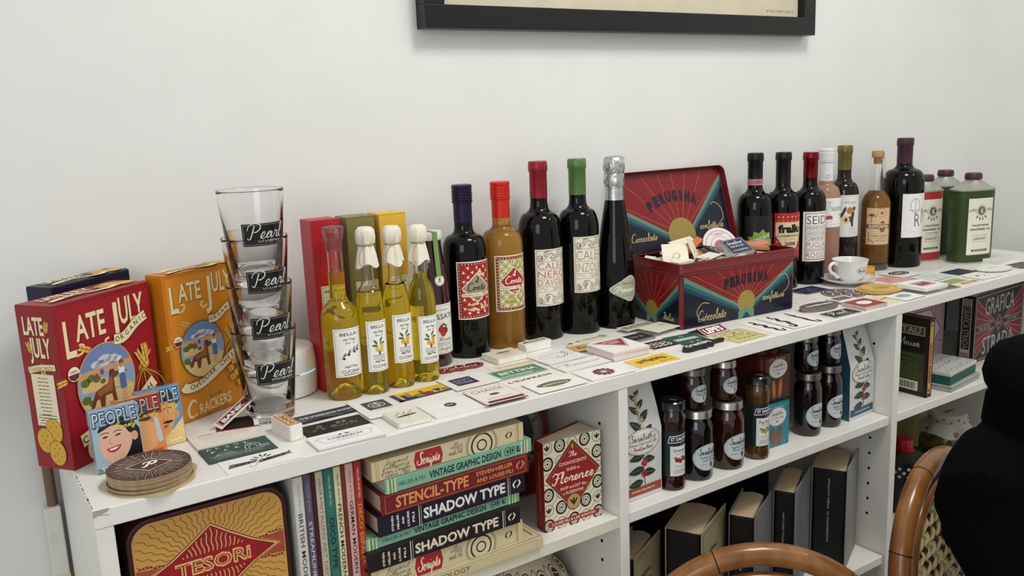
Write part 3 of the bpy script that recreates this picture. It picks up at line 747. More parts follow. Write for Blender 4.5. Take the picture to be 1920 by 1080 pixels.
OILG = glassy('olive_oil', (.95, .78, .06), 0.0, 1.40, .93)
def oil_bottle(label, x, y, r, H, lz, lh, fill, tied, fruit, lw):
    t = thing('oil_bottle', label, 'bottle', (x, y, 0), 0, None)
    if tied: prof = [(0, .012), (r * .25, .011), (r * .62, .003), (r * .8, 0), (r * .95, .001), (r, .005), (r * .99, .60 * H - .02), (r * .93, .60 * H - .006), (r * .76, .60 * H + .006), (r * .55, .60 * H + .014), (.0098, .66 * H + .006), (.0088, .72 * H)]
    else: prof = [(0, .022), (r * .25, .020), (r * .5, .012), (r * .7, .003), (r * .82, 0), (r * .95, .001), (r, .005), (r, .112), (r * .95, .122), (r * .8, .130), (r * .58, .135), (.0118, .140), (.0112, .150)]
    rn = prof[-1][0]
    oil = prof + [(rn, fill), (0, fill)] if fill > prof[-1][1] else [q for q in prof if q[1] < fill]
    if fill <= prof[-1][1]:
        oil += [(oil[-1][0] * .9, fill), (0, fill)]
    MB().lathe(oil, OILG, 48).build('oil_filled_body', t, smooth=True, sharp=50)
    z0 = fill + .0004
    up = [q for q in prof if q[1] > z0]
    q0 = oil[-2][0]
    nk = [(q0, z0)] + up + [(rn, H - .012), (rn + .0012, H - .010), (rn + .0012, H - .004), (rn - .001, H - .002)]
    inn = [(max(a - .0022, .004), b) for a, b in reversed(nk)]
    MB().lathe(nk + inn, CLEAR, 40, close=True).build('glass_neck', t, smooth=True, sharp=50)
    if tied:
        m = mat('tied_paper', '#e9e3d2', .8, var=.05, scale=60, bump=.3); rd = random.Random(int(x * 1000))
        prof2 = [(0, H + .001), (.009, H + .001), (.0125, H - .003), (.0135, H - .012), (.0118, H - .021), (.0095, H - .0235), (.0102, H - .026), (.0128, H - .038), (.0150, H - .052), (.0140, H - .0525), (.0095, H - .036)]
        mb = MB().lathe(prof2, m, 36)
        for i, v in enumerate(mb.v):
            a = math.atan2(v[1], v[0]); k = 1 + (.05 if v[2] > H - .02 else .11) * math.sin(5 * a + x * 90) + .03 * math.sin(11 * a)
            mb.v[i] = (v[0] * k, v[1] * k, v[2] + (.0035 * math.sin(3 * a + x * 50) if v[2] < H - .045 else 0))
        mb.build('paper_cap', t, smooth=True)
        s = MB(); tw = mat('twine', '#a58a5c', .8)
        s.tube([(.0106 * math.cos(2 * PI * k / 20), .0106 * math.sin(2 * PI * k / 20), H - .0238) for k in range(20)], .0007, tw, 6, closed=True)
        s.tube(smoothp([(-.006, -.0095, H - .024), (-.014, -.013, H - .03), (-.016, -.012, H - .046), (-.012, -.013, H - .052)], 4), .0005, tw, 6)
        s.build('twine_tie', t, smooth=True)
    else:
        cg = mat('grey_wax_stopper', '#85827a', .2, var=.1, coat=.4)
        MB().lathe([(0, H - .034), (.0105, H - .033), (.0125, H - .02), (.0150, H - .008), (.0150, H - .002), (.0125, H), (0, H + .0006)], glassy('smoky_stopper', (.66, .65, .62), .12), 32).build('stopper', t, smooth=True, sharp=50)
    p = Pr(lw, lh, '#efeee9'); p.fr(0, 0, lw - 4, lh - 4, .5, '#8a8a86')
    p.t('BELLA', 0, lh / 2 - 8, 4.4, '#2c2a28', w=lw * .58, b=.01); p.s('Extra Virgin', 0, lh / 2 - 15, 3.6, '#4a4642', w=lw * .46, lw=.4); p.s('Olive Oil', 0, lh / 2 - 20, 3.6, '#4a4642', w=lw * .36, lw=.4)
    if fruit == 'olive':
        p.l(smoothp([(-13, -8), (-4, -2), (6, 2), (15, 6)], 4), .7, '#3a402c')
        for a, b, r2 in ((-8, -3, .3), (-1, 1.5, .4), (6, 4.5, .5), (12, 6, .6)): p.e(a, b, 3.8, 1.2, '#5d6b45', 10, r2 + .6)
        for a, b in ((-9, -8), (-2, -3), (7, 0), (12, 2)): p.e(a, b, 1.9, 1.7, '#23261d', 12)
    else:
        oc = '#e2a32a' if fruit == 'orange' else '#d3c34a'
        for a, b, r2 in ((-5, 6, 2.2), (-6, 1, 3), (3, 9, 1), (5, 4, .2), (0, -9, -1.4)): p.e(a, b, 4.2, 1.6, '#4f6136', 10, r2)
        for a, b in ((-3, -4), (4, 0), (3.5, -6)): p.e(a, b, 3.3, 3.6, oc, 14)
        p.dash(0, -13, lw * .6, 3, 2.4, '#55514c', t=.8)
    p.s('Artful Pride', 0, -lh / 2 + 14.5, 3.6, '#4a4642', w=lw * .45, lw=.4); p.t('CUCINA', 0, -lh / 2 + 7.5, 4.4, '#2c2a28', w=lw * .62, b=.01)
    if not tied: p.dash(0, -lh / 2 + 3.4, lw * .5, 1, 2, '#55514c', t=1)
    lab(t, p, r + .0001, lz, -88)
    return t
oil_bottle('largest clear oil bottle with a grey stopper and black olive label', .357, .182, .0258, .240, .068, 68, .178, False, 'olive', 44)
oil_bottle('oil bottle with a tied paper cap and lemon label in front of the olive carton', .3995, .173, .0200, .234, .070, 72, .146, True, 'lemon', 34)
oil_bottle('oil bottle with a tied paper cap and orange label in front of the yellow carton', .4415, .176, .0202, .231, .073, 70, .150, True, 'orange', 34)
oil_bottle('rightmost oil bottle with a tied paper cap, beside the sauce bottle', .4830, .177, .0202, .228, .064, 70, .160, True, 'orange', 34)

def sauce_bottle():
    t = thing('sauce_bottle', 'tomato sauce bottle with a white lid and green paper seal', 'bottle', (.533, .240, 0))
    gm = mat('tomato_sauce_glass', '#2c0d09', .06, var=.2, coat=.5)
    r = .0285
    MB().lathe([(0, 0), (r * .9, 0), (r, .004), (r, .105), (r * .97, .125), (r * .86, .15), (r * .74, .172), (.0195, .186), (.019, .198), (0, .199)], gm, 48).build('glass_body', t, smooth=True, sharp=50)
    MB().lathe([(.0215, .1965), (.0222, .198), (.0222, .206), (.021, .2085), (0, .209)], mat('white_lid', '#dcdcd6', .3), 40).build('lid', t, smooth=True, sharp=40)
    gp = mat('green_seal_paper', '#7a9a52', .6)
    s = MB(); s.b2(-.004, -.0228, .196, .004, -.0224, .2085, gp); s.add([(-.004, -.0226, .1965), (.004, -.0226, .1965), (.0045, -.0275, .142), (-.0035, -.0275, .142)], [(0, 3, 2, 1)], gp); s.b2(-.004, -.0226, .2088, .004, .010, .2094, gp)
    s.build('paper_seal_strip', t)
    p = Pr(); p.e(0, 0, 8.2, 8.2, '#eceae4', 24); p.ring(0, 0, 7, 7, .5, '#5e5c58'); p.s('B', 0, 0, 7, '#3e3c3a', lw=.8, i=.1)
    p.build('seal_medallion', t, M=Matrix.Translation((.001, -.0277, .136)) @ Matrix.Rotation(PI / 2 - .12, 4, 'X'))
    p = Pr(64, 78, '#e9e8e2'); p.fr(0, 0, 60, 74, .5, '#8a8a86'); p.t('PASSATA', 2, 20, 8, '#2c2a28', w=50, b=.01); p.dash(0, 30, 26, 1, 2, '#55514c', t=1)
    for a, b, c in ((-2, 0, '#a5222c'), (5, -2, '#8c1823'), (1, -6, '#b02a30')): p.e(a, b, 5, 5.4, c, 16)
    p.e(0, 7, 5, 1.6, '#4f6136', 10, .5); p.e(5, 6, 5, 1.5, '#4f6136', 10, -.5); p.s('Rosa', 4, -16, 5, '#4a4642', w=24, lw=.6); p.dash(0, -22, 40, 2, 3, '#55514c', t=.8); p.s('Artful', 4, -31, 5, '#4a4642', w=26, lw=.5)
    lab(t, p, r + .0001, .060, -88)
sauce_bottle()

def il_conte(bgc, c2, diamond, sub, tc):
    w, h = 64, 92
    p = Pr(w, h, '#e8dfc8'); p.r(0, 0, w - 4, h - 4, '#8d1d22')
    for k in range(18): y = -h / 2 + 4.5 + k * (h - 9) / 17; p.e(-w / 2 + 4.4, y, 1, 1, '#efe6cf', 6); p.e(w / 2 - 4.4, y, 1, 1, '#efe6cf', 6)
    for k in range(12): x = -w / 2 + 4.5 + k * (w - 9) / 11; p.e(x, -h / 2 + 4.4, 1, 1, '#efe6cf', 6); p.e(x, h / 2 - 4.4, 1, 1, '#efe6cf', 6)
    p.r(0, 0, w - 13, h - 13, bgc)
    rd = random.Random(5)
    for a in range(7):
        for b in range(11):
            x, y = -21 + a * 7, -36 + b * 7.2
            r2 = rd.random() * 6; p.g([(x + 3 * math.cos(r2 + q), y + 3 * math.sin(r2 + q)) for q in (0, 2.1, 4.2)], '#efe6cf' if (a + b) % 2 else c2)
    for k in range(12):
        x, y, r2 = rd.uniform(-16, 16), rd.uniform(-34, 34), rd.random() * 3; p.e(x, y, 7, 1.9, '#9aa05a' if bgc != '#b12228' else '#d8cfa0', 12, r2); p.l([(x - 7 * math.cos(r2), y - 7 * math.sin(r2)), (x + 7 * math.cos(r2), y + 7 * math.sin(r2))], .3, '#6c6a3a')
    for k in range(9): x, y = rd.uniform(-18, 18), rd.uniform(-36, 36); p.e(x, y, 1, 1, '#231a14', 8)
    p.g([(-25, 4), (0, 28), (25, 4), (14, -9), (0, -20), (-14, -9)], '#efe6cf'); p.g([(-23, 4), (0, 26), (23, 4), (13, -8), (0, -18), (-13, -8)], diamond)
    p.s('il', 0, 16, 9, tc, lw=1.1, i=.1); p.s('Conte', 0, 5, 12, tc, w=32, lw=1.2, i=.1)
    p.r(0, -7, 50, 5.4, '#efe6cf'); p.t(sub, 0, -7, 2.9, '#3a2a20', w=46); p.t('2008', 0, -13.5, 3, tc, w=9)
    return p
WG = DGLASS
b = bottle('dark wine bottle with a purple screw cap and red leafy label', .605, .254, .0348, .273, WG, cap='#1d1436', ridges=True, sh=.62, nk=.75)
lab(b, il_conte('#b12228', '#7d1519', '#9c9279', 'MONTEPULCIANO D ABRUZZO', '#20140f'), .0349, .110, -92)
b = bottle('amber white-wine bottle with an orange-red screw cap and green leafy label', .679, .258, .0338, .272, glassy('amber_wine', (.74, .40, .07), 0, 1.34, .88), cap='#cf2c1e', ridges=True, sh=.62, nk=.75)
lab(b, il_conte('#c3bd84', '#8f9656', '#a51f28', 'PINOT GRIGIO', '#f2e8cf'), .0339, .110, -92)
def calea(lines, c, yr):
    w, h = 62, 96; p = Pr(w, h, '#e6e1cf'); p.fr(0, 0, w - 4, h - 4, .7, '#5a554a')
    def scroll(y0, y1, cc):
        rd = random.Random(int(y0)); 
        for k in range(5):
            cx = -23 + k * 11.5; cy = (y0 + y1) / 2 + (2 if k % 2 else -2); sg = 1 if k % 2 else -1
            p.l([(cx + (5.5 - 5 * q / 22) * math.cos(sg * (q * .55) + k), cy + (5.5 - 5 * q / 22) * math.sin(sg * (q * .55) + k)) for q in range(22)], .8, cc)
            p.l(smoothp([(cx - 4, cy + 5 * sg), (cx + 5, cy + 6 * sg), (cx + 11, cy)], 4), .7, cc)
        for k in range(6): p.e(rd.uniform(-26, 26), rd.uniform(y0 + 3, y1 - 3), 1.2, 1.2, '#7a4a44', 8)
    scroll(28, 45, '#4a463c'); scroll(-45, -26, '#4a463c')
    n = len(lines); y = 27; hh = 42 / n
    for ln in lines: p.l([(-29, y), (29, y)], .5, '#5a554a'); p.t(ln, 0, y - hh / 2, hh * .76, c, w=54, b=-.012); y -= hh
    p.l([(-29, y), (29, y)], .5, '#5a554a'); p.t(yr, 9, y - 4.2, 5, c, w=22); p.l(smoothp([(-26, y - 5), (-20, y - 2), (-16, y - 5), (-11, y - 4)], 4), .7, c); p.l([(-29, y - 8.6), (29, y - 8.6)], .5, '#5a554a')
    return p
b = bottle('tall black wine bottle with a red capsule and tall cream label', .760, .264, .0370, .299, WG, cap='#8c1f28', capz=.060)
lab(b, calea(('CALEA', 'NERO', "D'AVOLA"), '#a3404a', '2012'), .0371, .108, -92)
b = bottle('tall black wine bottle with a green capsule and cream label', .833, .252, .0355, .299, WG, cap='#577c43', capz=.060)
lab(b, calea(('CALEA', 'INZOLIA'), '#8a8f6a', '2008'), .0356, .122, -92)
def prosecco():
    r = .0335; H = .300
    prof = [(0, .02), (r * .4, .012), (r * .8, 0), (r * .95, .001), (r, .006), (r, .085)] + [(r - (r - .0150) * ((k / 10) ** 1.5), .085 + .15 * k / 10) for k in range(1, 11)] + [(.0140, .262), (.0140, .285), (.0155, .287), (.0155, .293), (0, .294)]
    t = bottle('champagne-shaped sparkling wine bottle with silver foil beside the red tin', .9035, .238, r, H, WG, prof=smoothp(prof, 2), name='sparkling_wine_bottle')
    fo = mat('silver_foil', '#c9c9cb', .33, metal=.9, var=.1, scale=90, bump=.25)
    mb = MB().lathe(smoothp([(.0196, .196), (.0180, .212), (.0166, .226), (.0158, .243), (.0160, .247), (.0172, .252), (.0176, .262), (.0166, .270), (.0178, .275), (.0188, .284), (.0180, .293), (.013, .2995), (0, .301)], 3), fo, 48)
    rd = random.Random(9)
    for i, v in enumerate(mb.v):
        if v[2] > .248:
            k = 1 + rd.uniform(-.07, .06); mb.v[i] = (v[0] * k, v[1] * k, v[2])
    mb.build('foil_wrap', t, smooth=True, sharp=50)
    p = Pr(120, 11, '#c9c3a4'); p.r(0, 5, 120, 1.2, '#efece0'); p.r(0, -5, 120, 1.2, '#efece0'); p.t('TERRAZZO', 2, 0, 3.6, '#4a463c', w=24)
    Rb = lambda z: .0205 - (z - .19) * .2
    lab(t, p, Rb, .196, -90, 'neck_band')
    p = Pr()
    o = smoothp([(-32, 0), (-10, 16), (8, 24), (22, 16), (32, 0), (22, -14), (8, -22), (-10, -14)], 4, True)
    p.g(o, '#eceae2')
    for k in range(60):
        a = o[k % len(o)]
    p.l([(a * .92, b * .92) for a, b in o], 1, '#8e937f', closed=True); p.g([(a * .89, b * .89) for a, b in o], '#aeb39b')
    p.t('TERRAZZO', 4, 10.5, 3.6, '#3f4437', w=26); p.s('Prosecco', 1, 0, 9, '#f0efe6', w=44, lw=1.1, i=.15); p.dash(2, -9, 26, 2, 3, '#5f6454', t=.8)
    lab(t, p, r + .0001, .070, -96)
prosecco()
# right-hand group
b = bottle('black wine bottle with a black capsule and vine-leaf label, leftmost behind the tin', 1.298, .2665, .0350, .281, WG, cap='#151517', capz=.050)
p = Pr(66, 92, '#151413'); p.g(smoothp([(-26, -16), (-22, -4), (-26, 4), (-16, 6), (-14, 16), (-4, 12), (4, 20), (10, 12), (22, 12), (20, 2), (28, -6), (20, -12), (18, -24), (4, -20), (-8, -28), (-14, -20)], 2, True), '#7ea43a')
for k in range(5): p.l([(0, -10), (-20 + k * 10, 10 - abs(k - 2) * 3)], .6, '#4f7322')
p.t('BOSCO C', 0, 1, 6.4, '#f0efe2', w=44, b=.03, rot=.3, out='#22301a'); p.e(12, -12, 6, 2.4, '#15200f', 14, .2); p.ring(12, -12, 7.4, 3.4, .7, '#2d4416', 16)
lab(b, p, .0351, .112, -118); p = Pr(60, 12, '#c98a98'); p.dash(0, 3, 44, 3, 3, '#7d2a3c', t=1); p.s('Gallo', 0, 1, 6, '#7d2a3c', w=18, lw=.7); lab(b, p, .0150, .224, -120, 'neck_seal')
b = bottle('black wine bottle with a matt black capsule and red and tan triangle label', 1.3705, .2560, .0335, .2785, WG, cap='#121214', capz=.062)
p = Pr(66, 92, '#b22a25'); p.r(0, 32, 66, 18, '#a82420')
for k in range(7): p.g([(-28 + k * 9, 26), (-24 + k * 9, 33), (-20 + k * 9, 26)], '#d65a35'); p.g([(-26 + k * 9, 37), (-24 + k * 9, 40), (-22 + k * 9, 37)], '#efe2c8')
p.r(0, 12, 60, 30, '#dccba2'); p.g([(-30, 0), (30, 0), (14, -26), (0, -38), (-12, -26)], '#dccba2'); p.t('frallu', 0, 14, 15, '#15120f', w=50, b=.06); p.t('PRIMITIVO', 0, 0, 3.6, '#6b4a2c', w=34, b=.01); p.ring(-9, -8, 2.4, 2.4, .6, '#9a7c55', 12); p.dash(4, -8, 18, 1, 2, '#7d6545', t=1); p.t('2008', 0, -17, 7, '#2c211a', w=24, b=.03)
for x, y in ((-27, -14), (27, -14), (-24, -32), (24, -30)): p.g([(x - 2, y), (x, y + 3.4), (x + 2, y)], '#f0e2c8')
lab(b, p, .0336, .112, -112)
b = bottle('wine bottle with a shiny red capsule and white label of tall outlined words', 1.4465, .2480, .0332, .2745, WG, cap='#7c1420', capz=.052, caprough=.2, capmetal=.7)
p = Pr(58, 104, '#eceae4'); p.fr(1, 0, 50, 98, 1.2, '#8d2030')
y = 46
for tx, hh, b_ in (('SEID', 22, -.01), ('PRIMITIVO', 9, -.005), ('SANGIOVESE', 9, -.005), ('CABERNET', 9, -.005), ('PUGLIA', 14, -.012), ('INDICAZIONE GEOGRAFICA', 4, 0), ('ROSSO', 14, -.012)):
    p.t(tx, 1, y - hh / 2, hh * .8, '#26242a' if hh > 12 else '#55444c', w=44, b=b_); y -= hh + 1.8; p.l([(-22, y + 1), (24, y + 1)], .6, '#8d2030')
lab(b, p, .0333, .102, -114)
b = bottle('pale rosé wine bottle with a white screw cap behind the cup', 1.5145, .2600, .0312, .2776, glassy('rose_wine', (.80, .47, .32), 0, 1.34, .7), cap='#dfdfe0', capz=.070, ridges=True, capmetal=0)
p = Pr(70, 62, '#e9e9e8'); p.s('Trienne', 4, 12, 20, '#55545a', w=50, lw=.8); p.ring(-16, -12, 11, 9, .5, '#9a9aa0'); p.g(smoothp([(-26, -16), (-22, -8), (-10, -6), (-5, -10), (-8, -14), (-16, -14), (-24, -19)], 3, True), '#c03440'); p.t('ROSE', 18, -6, 4.4, '#55545a', w=14, b=.01); p.dash(18, -12, 14, 1, 2, '#77767c', t=.8)
p.l([(-35, -25), (35, -25)], .5, '#a9a9ac'); lab(b, p, .0313, .144, -104)
p = Pr(); p.l([(6 * math.cos(q * .4) * (1 - q / 22), 6 * math.sin(q * .4) * (1 - q / 22)) for q in range(20)], .6, '#55545a'); lab(b, p, .0150, .218, -130, 'cap_scroll')
b = bottle('dark wine bottle with an olive-gold capsule and fig label', 1.5965, .2740, .0318, .2795, mat('brown_red_wine', '#16080a', .05, var=.1, spec=.5), cap='#736a38', capz=.052, capmetal=.5)
p = Pr(66, 92, '#dcdedb'); p.fr(0, 0, 62, 88, .5, '#b2b4b0'); p.s('Honey', 0, 32, 10, '#a9aaa6', w=30, lw=.5); p.t('H o n e y', -2, 30, 3, '#6a6a66', w=34)
for a, b_, r2 in ((-10, 12, 1.2), (-14, 4, 1.1), (4, -8, -1.2), (8, -16, -1.5), (10, 2, 1.4)): p.e(a, b_, 9, 3, '#2f3d24', 12, r2)
p.e(2, 12, 7, 7.5, '#b5762c', 18); p.e(12, 16, 4, 5, '#7a4a34', 14); p.e(-6, -8, 8, 8.5, '#d9b98a', 20); p.e(-6, -8, 3, 4, '#4c2c1c', 12); p.e(8, -4, 3.4, 12, '#3a4a2c', 14)
p.s('Fico', 8, -28, 7, '#7a7a76', w=18, lw=.5); p.dash(10, -35, 18, 2, 3, '#8a8a86', t=.7); lab(b, p, .0319, .128, -122)
def rustic():
    r = .0310; H = .2645
    t = thing('spirit_bottle', 'amber spirit bottle with a cork stopper and tan palm-tree label', 'bottle', (1.6705, .2430, 0))
    am = glassy('amber_spirit', (.55, .27, .06), 0, 1.34, .85)
    pr = [(0, .016), (r * .9, .014), (r, .018), (r, .148), (r * .94, .158), (r * .8, .167), (r * .6, .174), (.0155, .178), (0, .178)]
    MB().lathe([(0, 0), (r * .9, 0), (r, .004), (r, .0175), (0, .0155)], CLEAR, 48).build('glass_foot', t, smooth=True, sharp=50)
    MB().lathe(pr, am, 48).build('spirit_filled_body', t, smooth=True, sharp=50)
    nk = [(.0155, .1785), (.0140, .19), (.0125, .21), (.0112, .235), (.0112, .244), (.0128, .246), (.0128, .250), (.0112, .251)]
    MB().lathe(nk + [(a - .0025, b) for a, b in reversed(nk)], CLEAR, 40, close=True).build('glass_neck', t, smooth=True, sharp=50)
    MB().lathe([(.0082, .236), (.0084, .2512), (.0125, .2514), (.0128, .2535), (.0128, .2630), (.0118, .2645), (0, .265)], CORK, 32).build('cork_stopper', t, smooth=True, sharp=40)
    sp = mat('kraft_strip', '#cbb08a', .6)
    MB().add([(.003, -.0137, .262), (.0085, -.0110, .262), (.0100, -.0150, .205), (.0045, -.0160, .205)], [(0, 3, 2, 1)], sp).build('paper_tax_strip', t)
    p = Pr(56, 84, '#7a5a3c'); p.r(0, 0, 53, 81, '#cfb48c')
    p.ring(6, 30, 10, 10, .8, '#a3574a'); p.e(6, 30, 3.4, 3.4, '#a3574a', 14)
    p.l([(-16, 8), (-15, 22)], 1.1, '#4a4228')
    for k in range(7): a = k * PI / 6; p.l(smoothp([(-15, 22), (-15 + 5 * math.cos(a), 22 + 5 * math.sin(a) + 2), (-15 + 9 * math.cos(a), 20 + 7 * math.sin(a))], 3), 1.3, '#4a4228')
    p.e(8, 8, 5, 4, '#a3403a', 14); p.r(8, 4.6, 12, 4, '#cfb48c'); p.r(0, 0, 53, 9, '#5f5136'); p.t('RUSTICATOR', 1, 0, 5.4, '#efe2c4', w=44, b=.03); p.e(8, -9, 5, 4, '#a3403a', 14); p.r(8, -6.4, 12, 3, '#5f5136'); p.e(8, -6.4, 1, 1, '#cfb48c', 8)
    p.s('Cane Spirit', 2, -20, 6, '#6b5433', w=36, lw=.5); p.dash(6, -27, 24, 2, 5, '#6b5433', t=1); p.l([(-21, -36), (-21, -12)], 1.2, '#4a4228'); p.l(smoothp([(-21, -30), (-14, -32), (-10, -38)], 3), 1.2, '#4a4228')
    lab(t, p, r + .0001, .100, -132)
rustic()
b = bottle('large broad-shouldered dark wine bottle with a burgundy capsule, beside the red can', 1.752, .2300, .0440, .288, WG, cap='#43202f', capz=.055, rn=.0160, sh=.66, nk=.80, caprough=.5, capmetal=.1)
p = Pr(86, 98, '#e9e8e6'); p.ring(-14, 22, 12, 16, .9, '#55545a', 24); p.l([(-14, 38), (-14, -2)], .9, '#55545a'); p.l([(-30, 12), (-2, 12)], .7, '#77767c'); p.t('R', -8, -10, 30, '#55545a', w=15, b=-.01); p.t('N', 14, 0, 36, '#77767c', w=20, b=-.01); p.dash(-20, -36, 18, 1, 2, '#99989c', t=.7)
lab(b, p, .0441, .118, -92)

# ================================================================= OIL CANS
def oil_can(label, x, y, rz, a, b_, H, col, dots, lbl=True, name='oil_can'):
    t = thing(name, label, 'can', (x, y, 0), rz)
    m = mat('can_' + col.strip('#'), col, .4, var=.08, scale=60)
    tin = mat('can_tin_grey', '#a8a8a0', .4, metal=.4, var=.04)
    def sup(k, n=56, e=2.8):
        o = []
        for j in range(n):
            q = 2 * PI * j / n; c, s = math.cos(q), math.sin(q)
            o.append((a * k * math.copysign(abs(c) ** (2 / e), c), b_ * k * math.copysign(abs(s) ** (2 / e), s)))
        return o
    def loft(rings, mm, nm):
        vs = []; fs = []; n = len(rings[0][0])
        for pts, z in rings: vs += [(u, v, z) for u, v in pts]
        for i in range(len(rings) - 1):
            for j in range(n): l = (j + 1) % n; fs.append((i * n + j, i * n + l, (i + 1) * n + l, (i + 1) * n + j))
        fs.append(tuple(range(n - 1, -1, -1))); fs.append(tuple((len(rings) - 1) * n + j for j in range(n)))
        return MB().add(vs, fs, mm).build(nm, t, smooth=True, sharp=35)
    hb = H - .038
    loft([(sup(1.0), .004), (sup(1.0), hb)], m, 'can_body')
    loft([(sup(1.02), 0), (sup(1.02), .0039)], tin, 'bottom_rim')
    loft([(sup(1.03), hb), (sup(1.03), hb + .003), (sup(.95), hb + .004), ([(.016 * math.cos(2 * PI * j / 56), .016 * math.sin(2 * PI * j / 56)) for j in range(56)], hb + .022), ([(.0155 * math.cos(2 * PI * j / 56), .0155 * math.sin(2 * PI * j / 56)) for j in range(56)], hb + .024)], tin, 'can_shoulder')
    MB().lathe([(.0175, hb + .024), (.0185, hb + .026), (.018, H - .004), (.016, H), (0, H)], mat('burgundy_cap', '#4a2134', .45), 32).build('screw_cap', t, smooth=True, sharp=40)
    # printed wrap follows the can outline
    S = sup(1.0, 160); L = [0]
    order = [(40 + 80 - 1 + j) % 160 for j in range(161)]
    # arc length table starting at the middle of the front (-Y) side
    start = 120; pos = [S[(start + j) % 160] for j in range(161)]
    for j in range(160): L.append(L[-1] + math.hypot(pos[j + 1][0] - pos[j][0], pos[j + 1][1] - pos[j][1]))
    tot = L[-1]
    def at(u):
        u = u % tot; lo = 0
        for j in range(160):
            if L[j + 1] >= u: lo = j; break
        f = (u - L[lo]) / (L[lo + 1] - L[lo]); p0, p1 = pos[lo], pos[lo + 1]
        px, py = p0[0] + (p1[0] - p0[0]) * f, p0[1] + (p1[1] - p0[1]) * f
        dx, dy = p1[0] - p0[0], p1[1] - p0[1]; q = math.hypot(dx, dy)
        return px, py, dy / q, -dx / q
    def wrap(p, nm, zc):
        o = p.build(nm, t); me = o.data
        bm = bmesh.new(); bm.from_mesh(me)
        xs = [v.co.x for v in bm.verts]; x = min(xs) + .004
        while x < max(xs):
            bmesh.ops.bisect_plane(bm, geom=bm.verts[:] + bm.edges[:] + bm.faces[:], plane_co=(x, 0, 0), plane_no=(1, 0, 0), dist=1e-8); x += .004
        for v in bm.verts:
            px, py, nx, ny = at(v.co.x); k = v.co.z + .0003
            v.co = (px + nx * k, py + ny * k, zc + v.co.y)
        bm.to_mesh(me); bm.free()
    if dots:
        p = Pr(); wv = tot * 1000 * .45
        vs = []; fs = []
        for row in range(4):
            for z_ in (-(hb * 500) + 7.5 + row * 4.2, hb * 500 - 16 + row * 4.2):
                for k in range(int(tot * 1000 / 4.4)):
                    xx = -tot * 500 + k * 4.4 + (2.2 if row % 2 else 0); n0 = len(vs)
                    vs += [(xx + .8, z_), (xx, z_ + .8), (xx - .8, z_), (xx, z_ - .8)]; fs.append((n0, n0 + 1, n0 + 2, n0 + 3))
        p.raw(vs, fs, dots); wrap(p, 'dotted_pattern', hb / 2 + .002)
    if lbl:
        w, h = 66, (hb * 1000 - 38)
        p = Pr(w, h, '#e4e2cf'); y = h / 2 - 28
        p.e(0, y, 14, 14, '#b8b6a6', 24); p.e(0, y, 13, 13, '#e4e2cf', 24)
        for k in range(24): q = 2 * PI * k / 24; p.l([(13.2 * math.cos(q), y + 13.2 * math.sin(q)), (15 * math.cos(q), y + 15 * math.sin(q))], .5, '#8d8b80')
        p.e(0, y, 10.5, 10.5, '#1b1418', 26); p.ring(0, y, 8.8, 8.8, .9, '#e4e2cf', 24); p.t('G', 0, y, 10, '#e4e2cf', w=9, b=.02); p.t('S', 1, y, 6, '#e4e2cf', w=4, b=.02)
        for sg in (-1, 1): banner(p, smoothp([(sg * 14, y - 1), (sg * 20, y + 3), (sg * 28, y + 1), (sg * 30, y - 3)], 3), 3.4, '#d7d4be', '#3b3038'); p.dash(sg * 22, y + 1.6, 10, 1, 1, '#3b3038', t=1)
        for x_, y_ in ((-12, -15), (12, -15), (-4, -19), (4, -19)): p.e(x_, y + y_, 2.4, 1.7, '#3b3038', 10, x_); p.e(x_ * .9, y + y_ + 3, 1.8, 1, '#3b3038', 8)
        p.t('CALIFORNIA', 0, y - 33, 4.2, '#221a1e', w=46, b=.035); p.t('GRAPESEED OIL', 0, y - 42, 4.2, '#221a1e', w=56, b=.035)
        if col == '#a32a2c': p.t('ITALIAN HERB', 0, y - 50, 2.8, '#221a1e', w=34, b=.02)
        p.dash(0, y - 55, 48, 4, 5, '#77745f', t=.9); p.s('grapeseed', -2, y - 62, 7, '#55523f', w=30, lw=.5)
        p.g([(-23, -h / 2 + 12), (-20, -h / 2 + 9.8), (-23, -h / 2 + 7.6), (23, -h / 2 + 7.6), (20, -h / 2 + 9.8), (23, -h / 2 + 12)], '#221a1e'); p.dash(0, -h / 2 + 9.8, 34, 1, 1, '#e4e2cf', t=1.2, rag=0)
        wrap(p, 'can_label', hb / 2 + .002)
    return t
oil_can('red dotted grapeseed oil can with a burgundy cap', 1.842, .2320, D2(-14), .0420, .0270, .2000, '#a32a2c', '#cf7a5a')
oil_can('green dotted grapeseed oil can at the front, rightmost of the cans', 1.8880, .1450, D2(-18), .0500, .0300, .2040, '#2c3d17', '#6f7d3c')
oil_can('second green oil can, half hidden directly behind the front green one', 1.938, .2400, D2(-16), .0460, .0260, .2040, '#2a3a17', '#6f7d3c', False)
def gold_can():
    t = thing('gold_tin', 'gold lacquered round tin glimpsed between the red can and the green cans', 'tin', (1.880, .2930, 0))
    g = mat('gold_lacquer', '#a8843a', .35, metal=.5, var=.1)
    MB().lathe([(.033, 0), (.033, .186)], g, 40).build('tin_body', t, smooth=True)
    MB().lathe([(.0342, .184), (.0342, .195), (.032, .196), (0, .1955)], mat('pale_gold_lid', '#d5c890', .35, metal=.3), 40).build('tin_lid', t, smooth=True, sharp=40)
    p = Pr()
    for k in range(9): p.r(-30 + k * 7, 0, 3, 90, '#4b2c1c'); p.e(-30 + k * 7, 50, 2.6, 2.6, '#4b2c1c', 8)
    lab(t, p, .0331, .09, -130, 'painted_pattern')
gold_can()

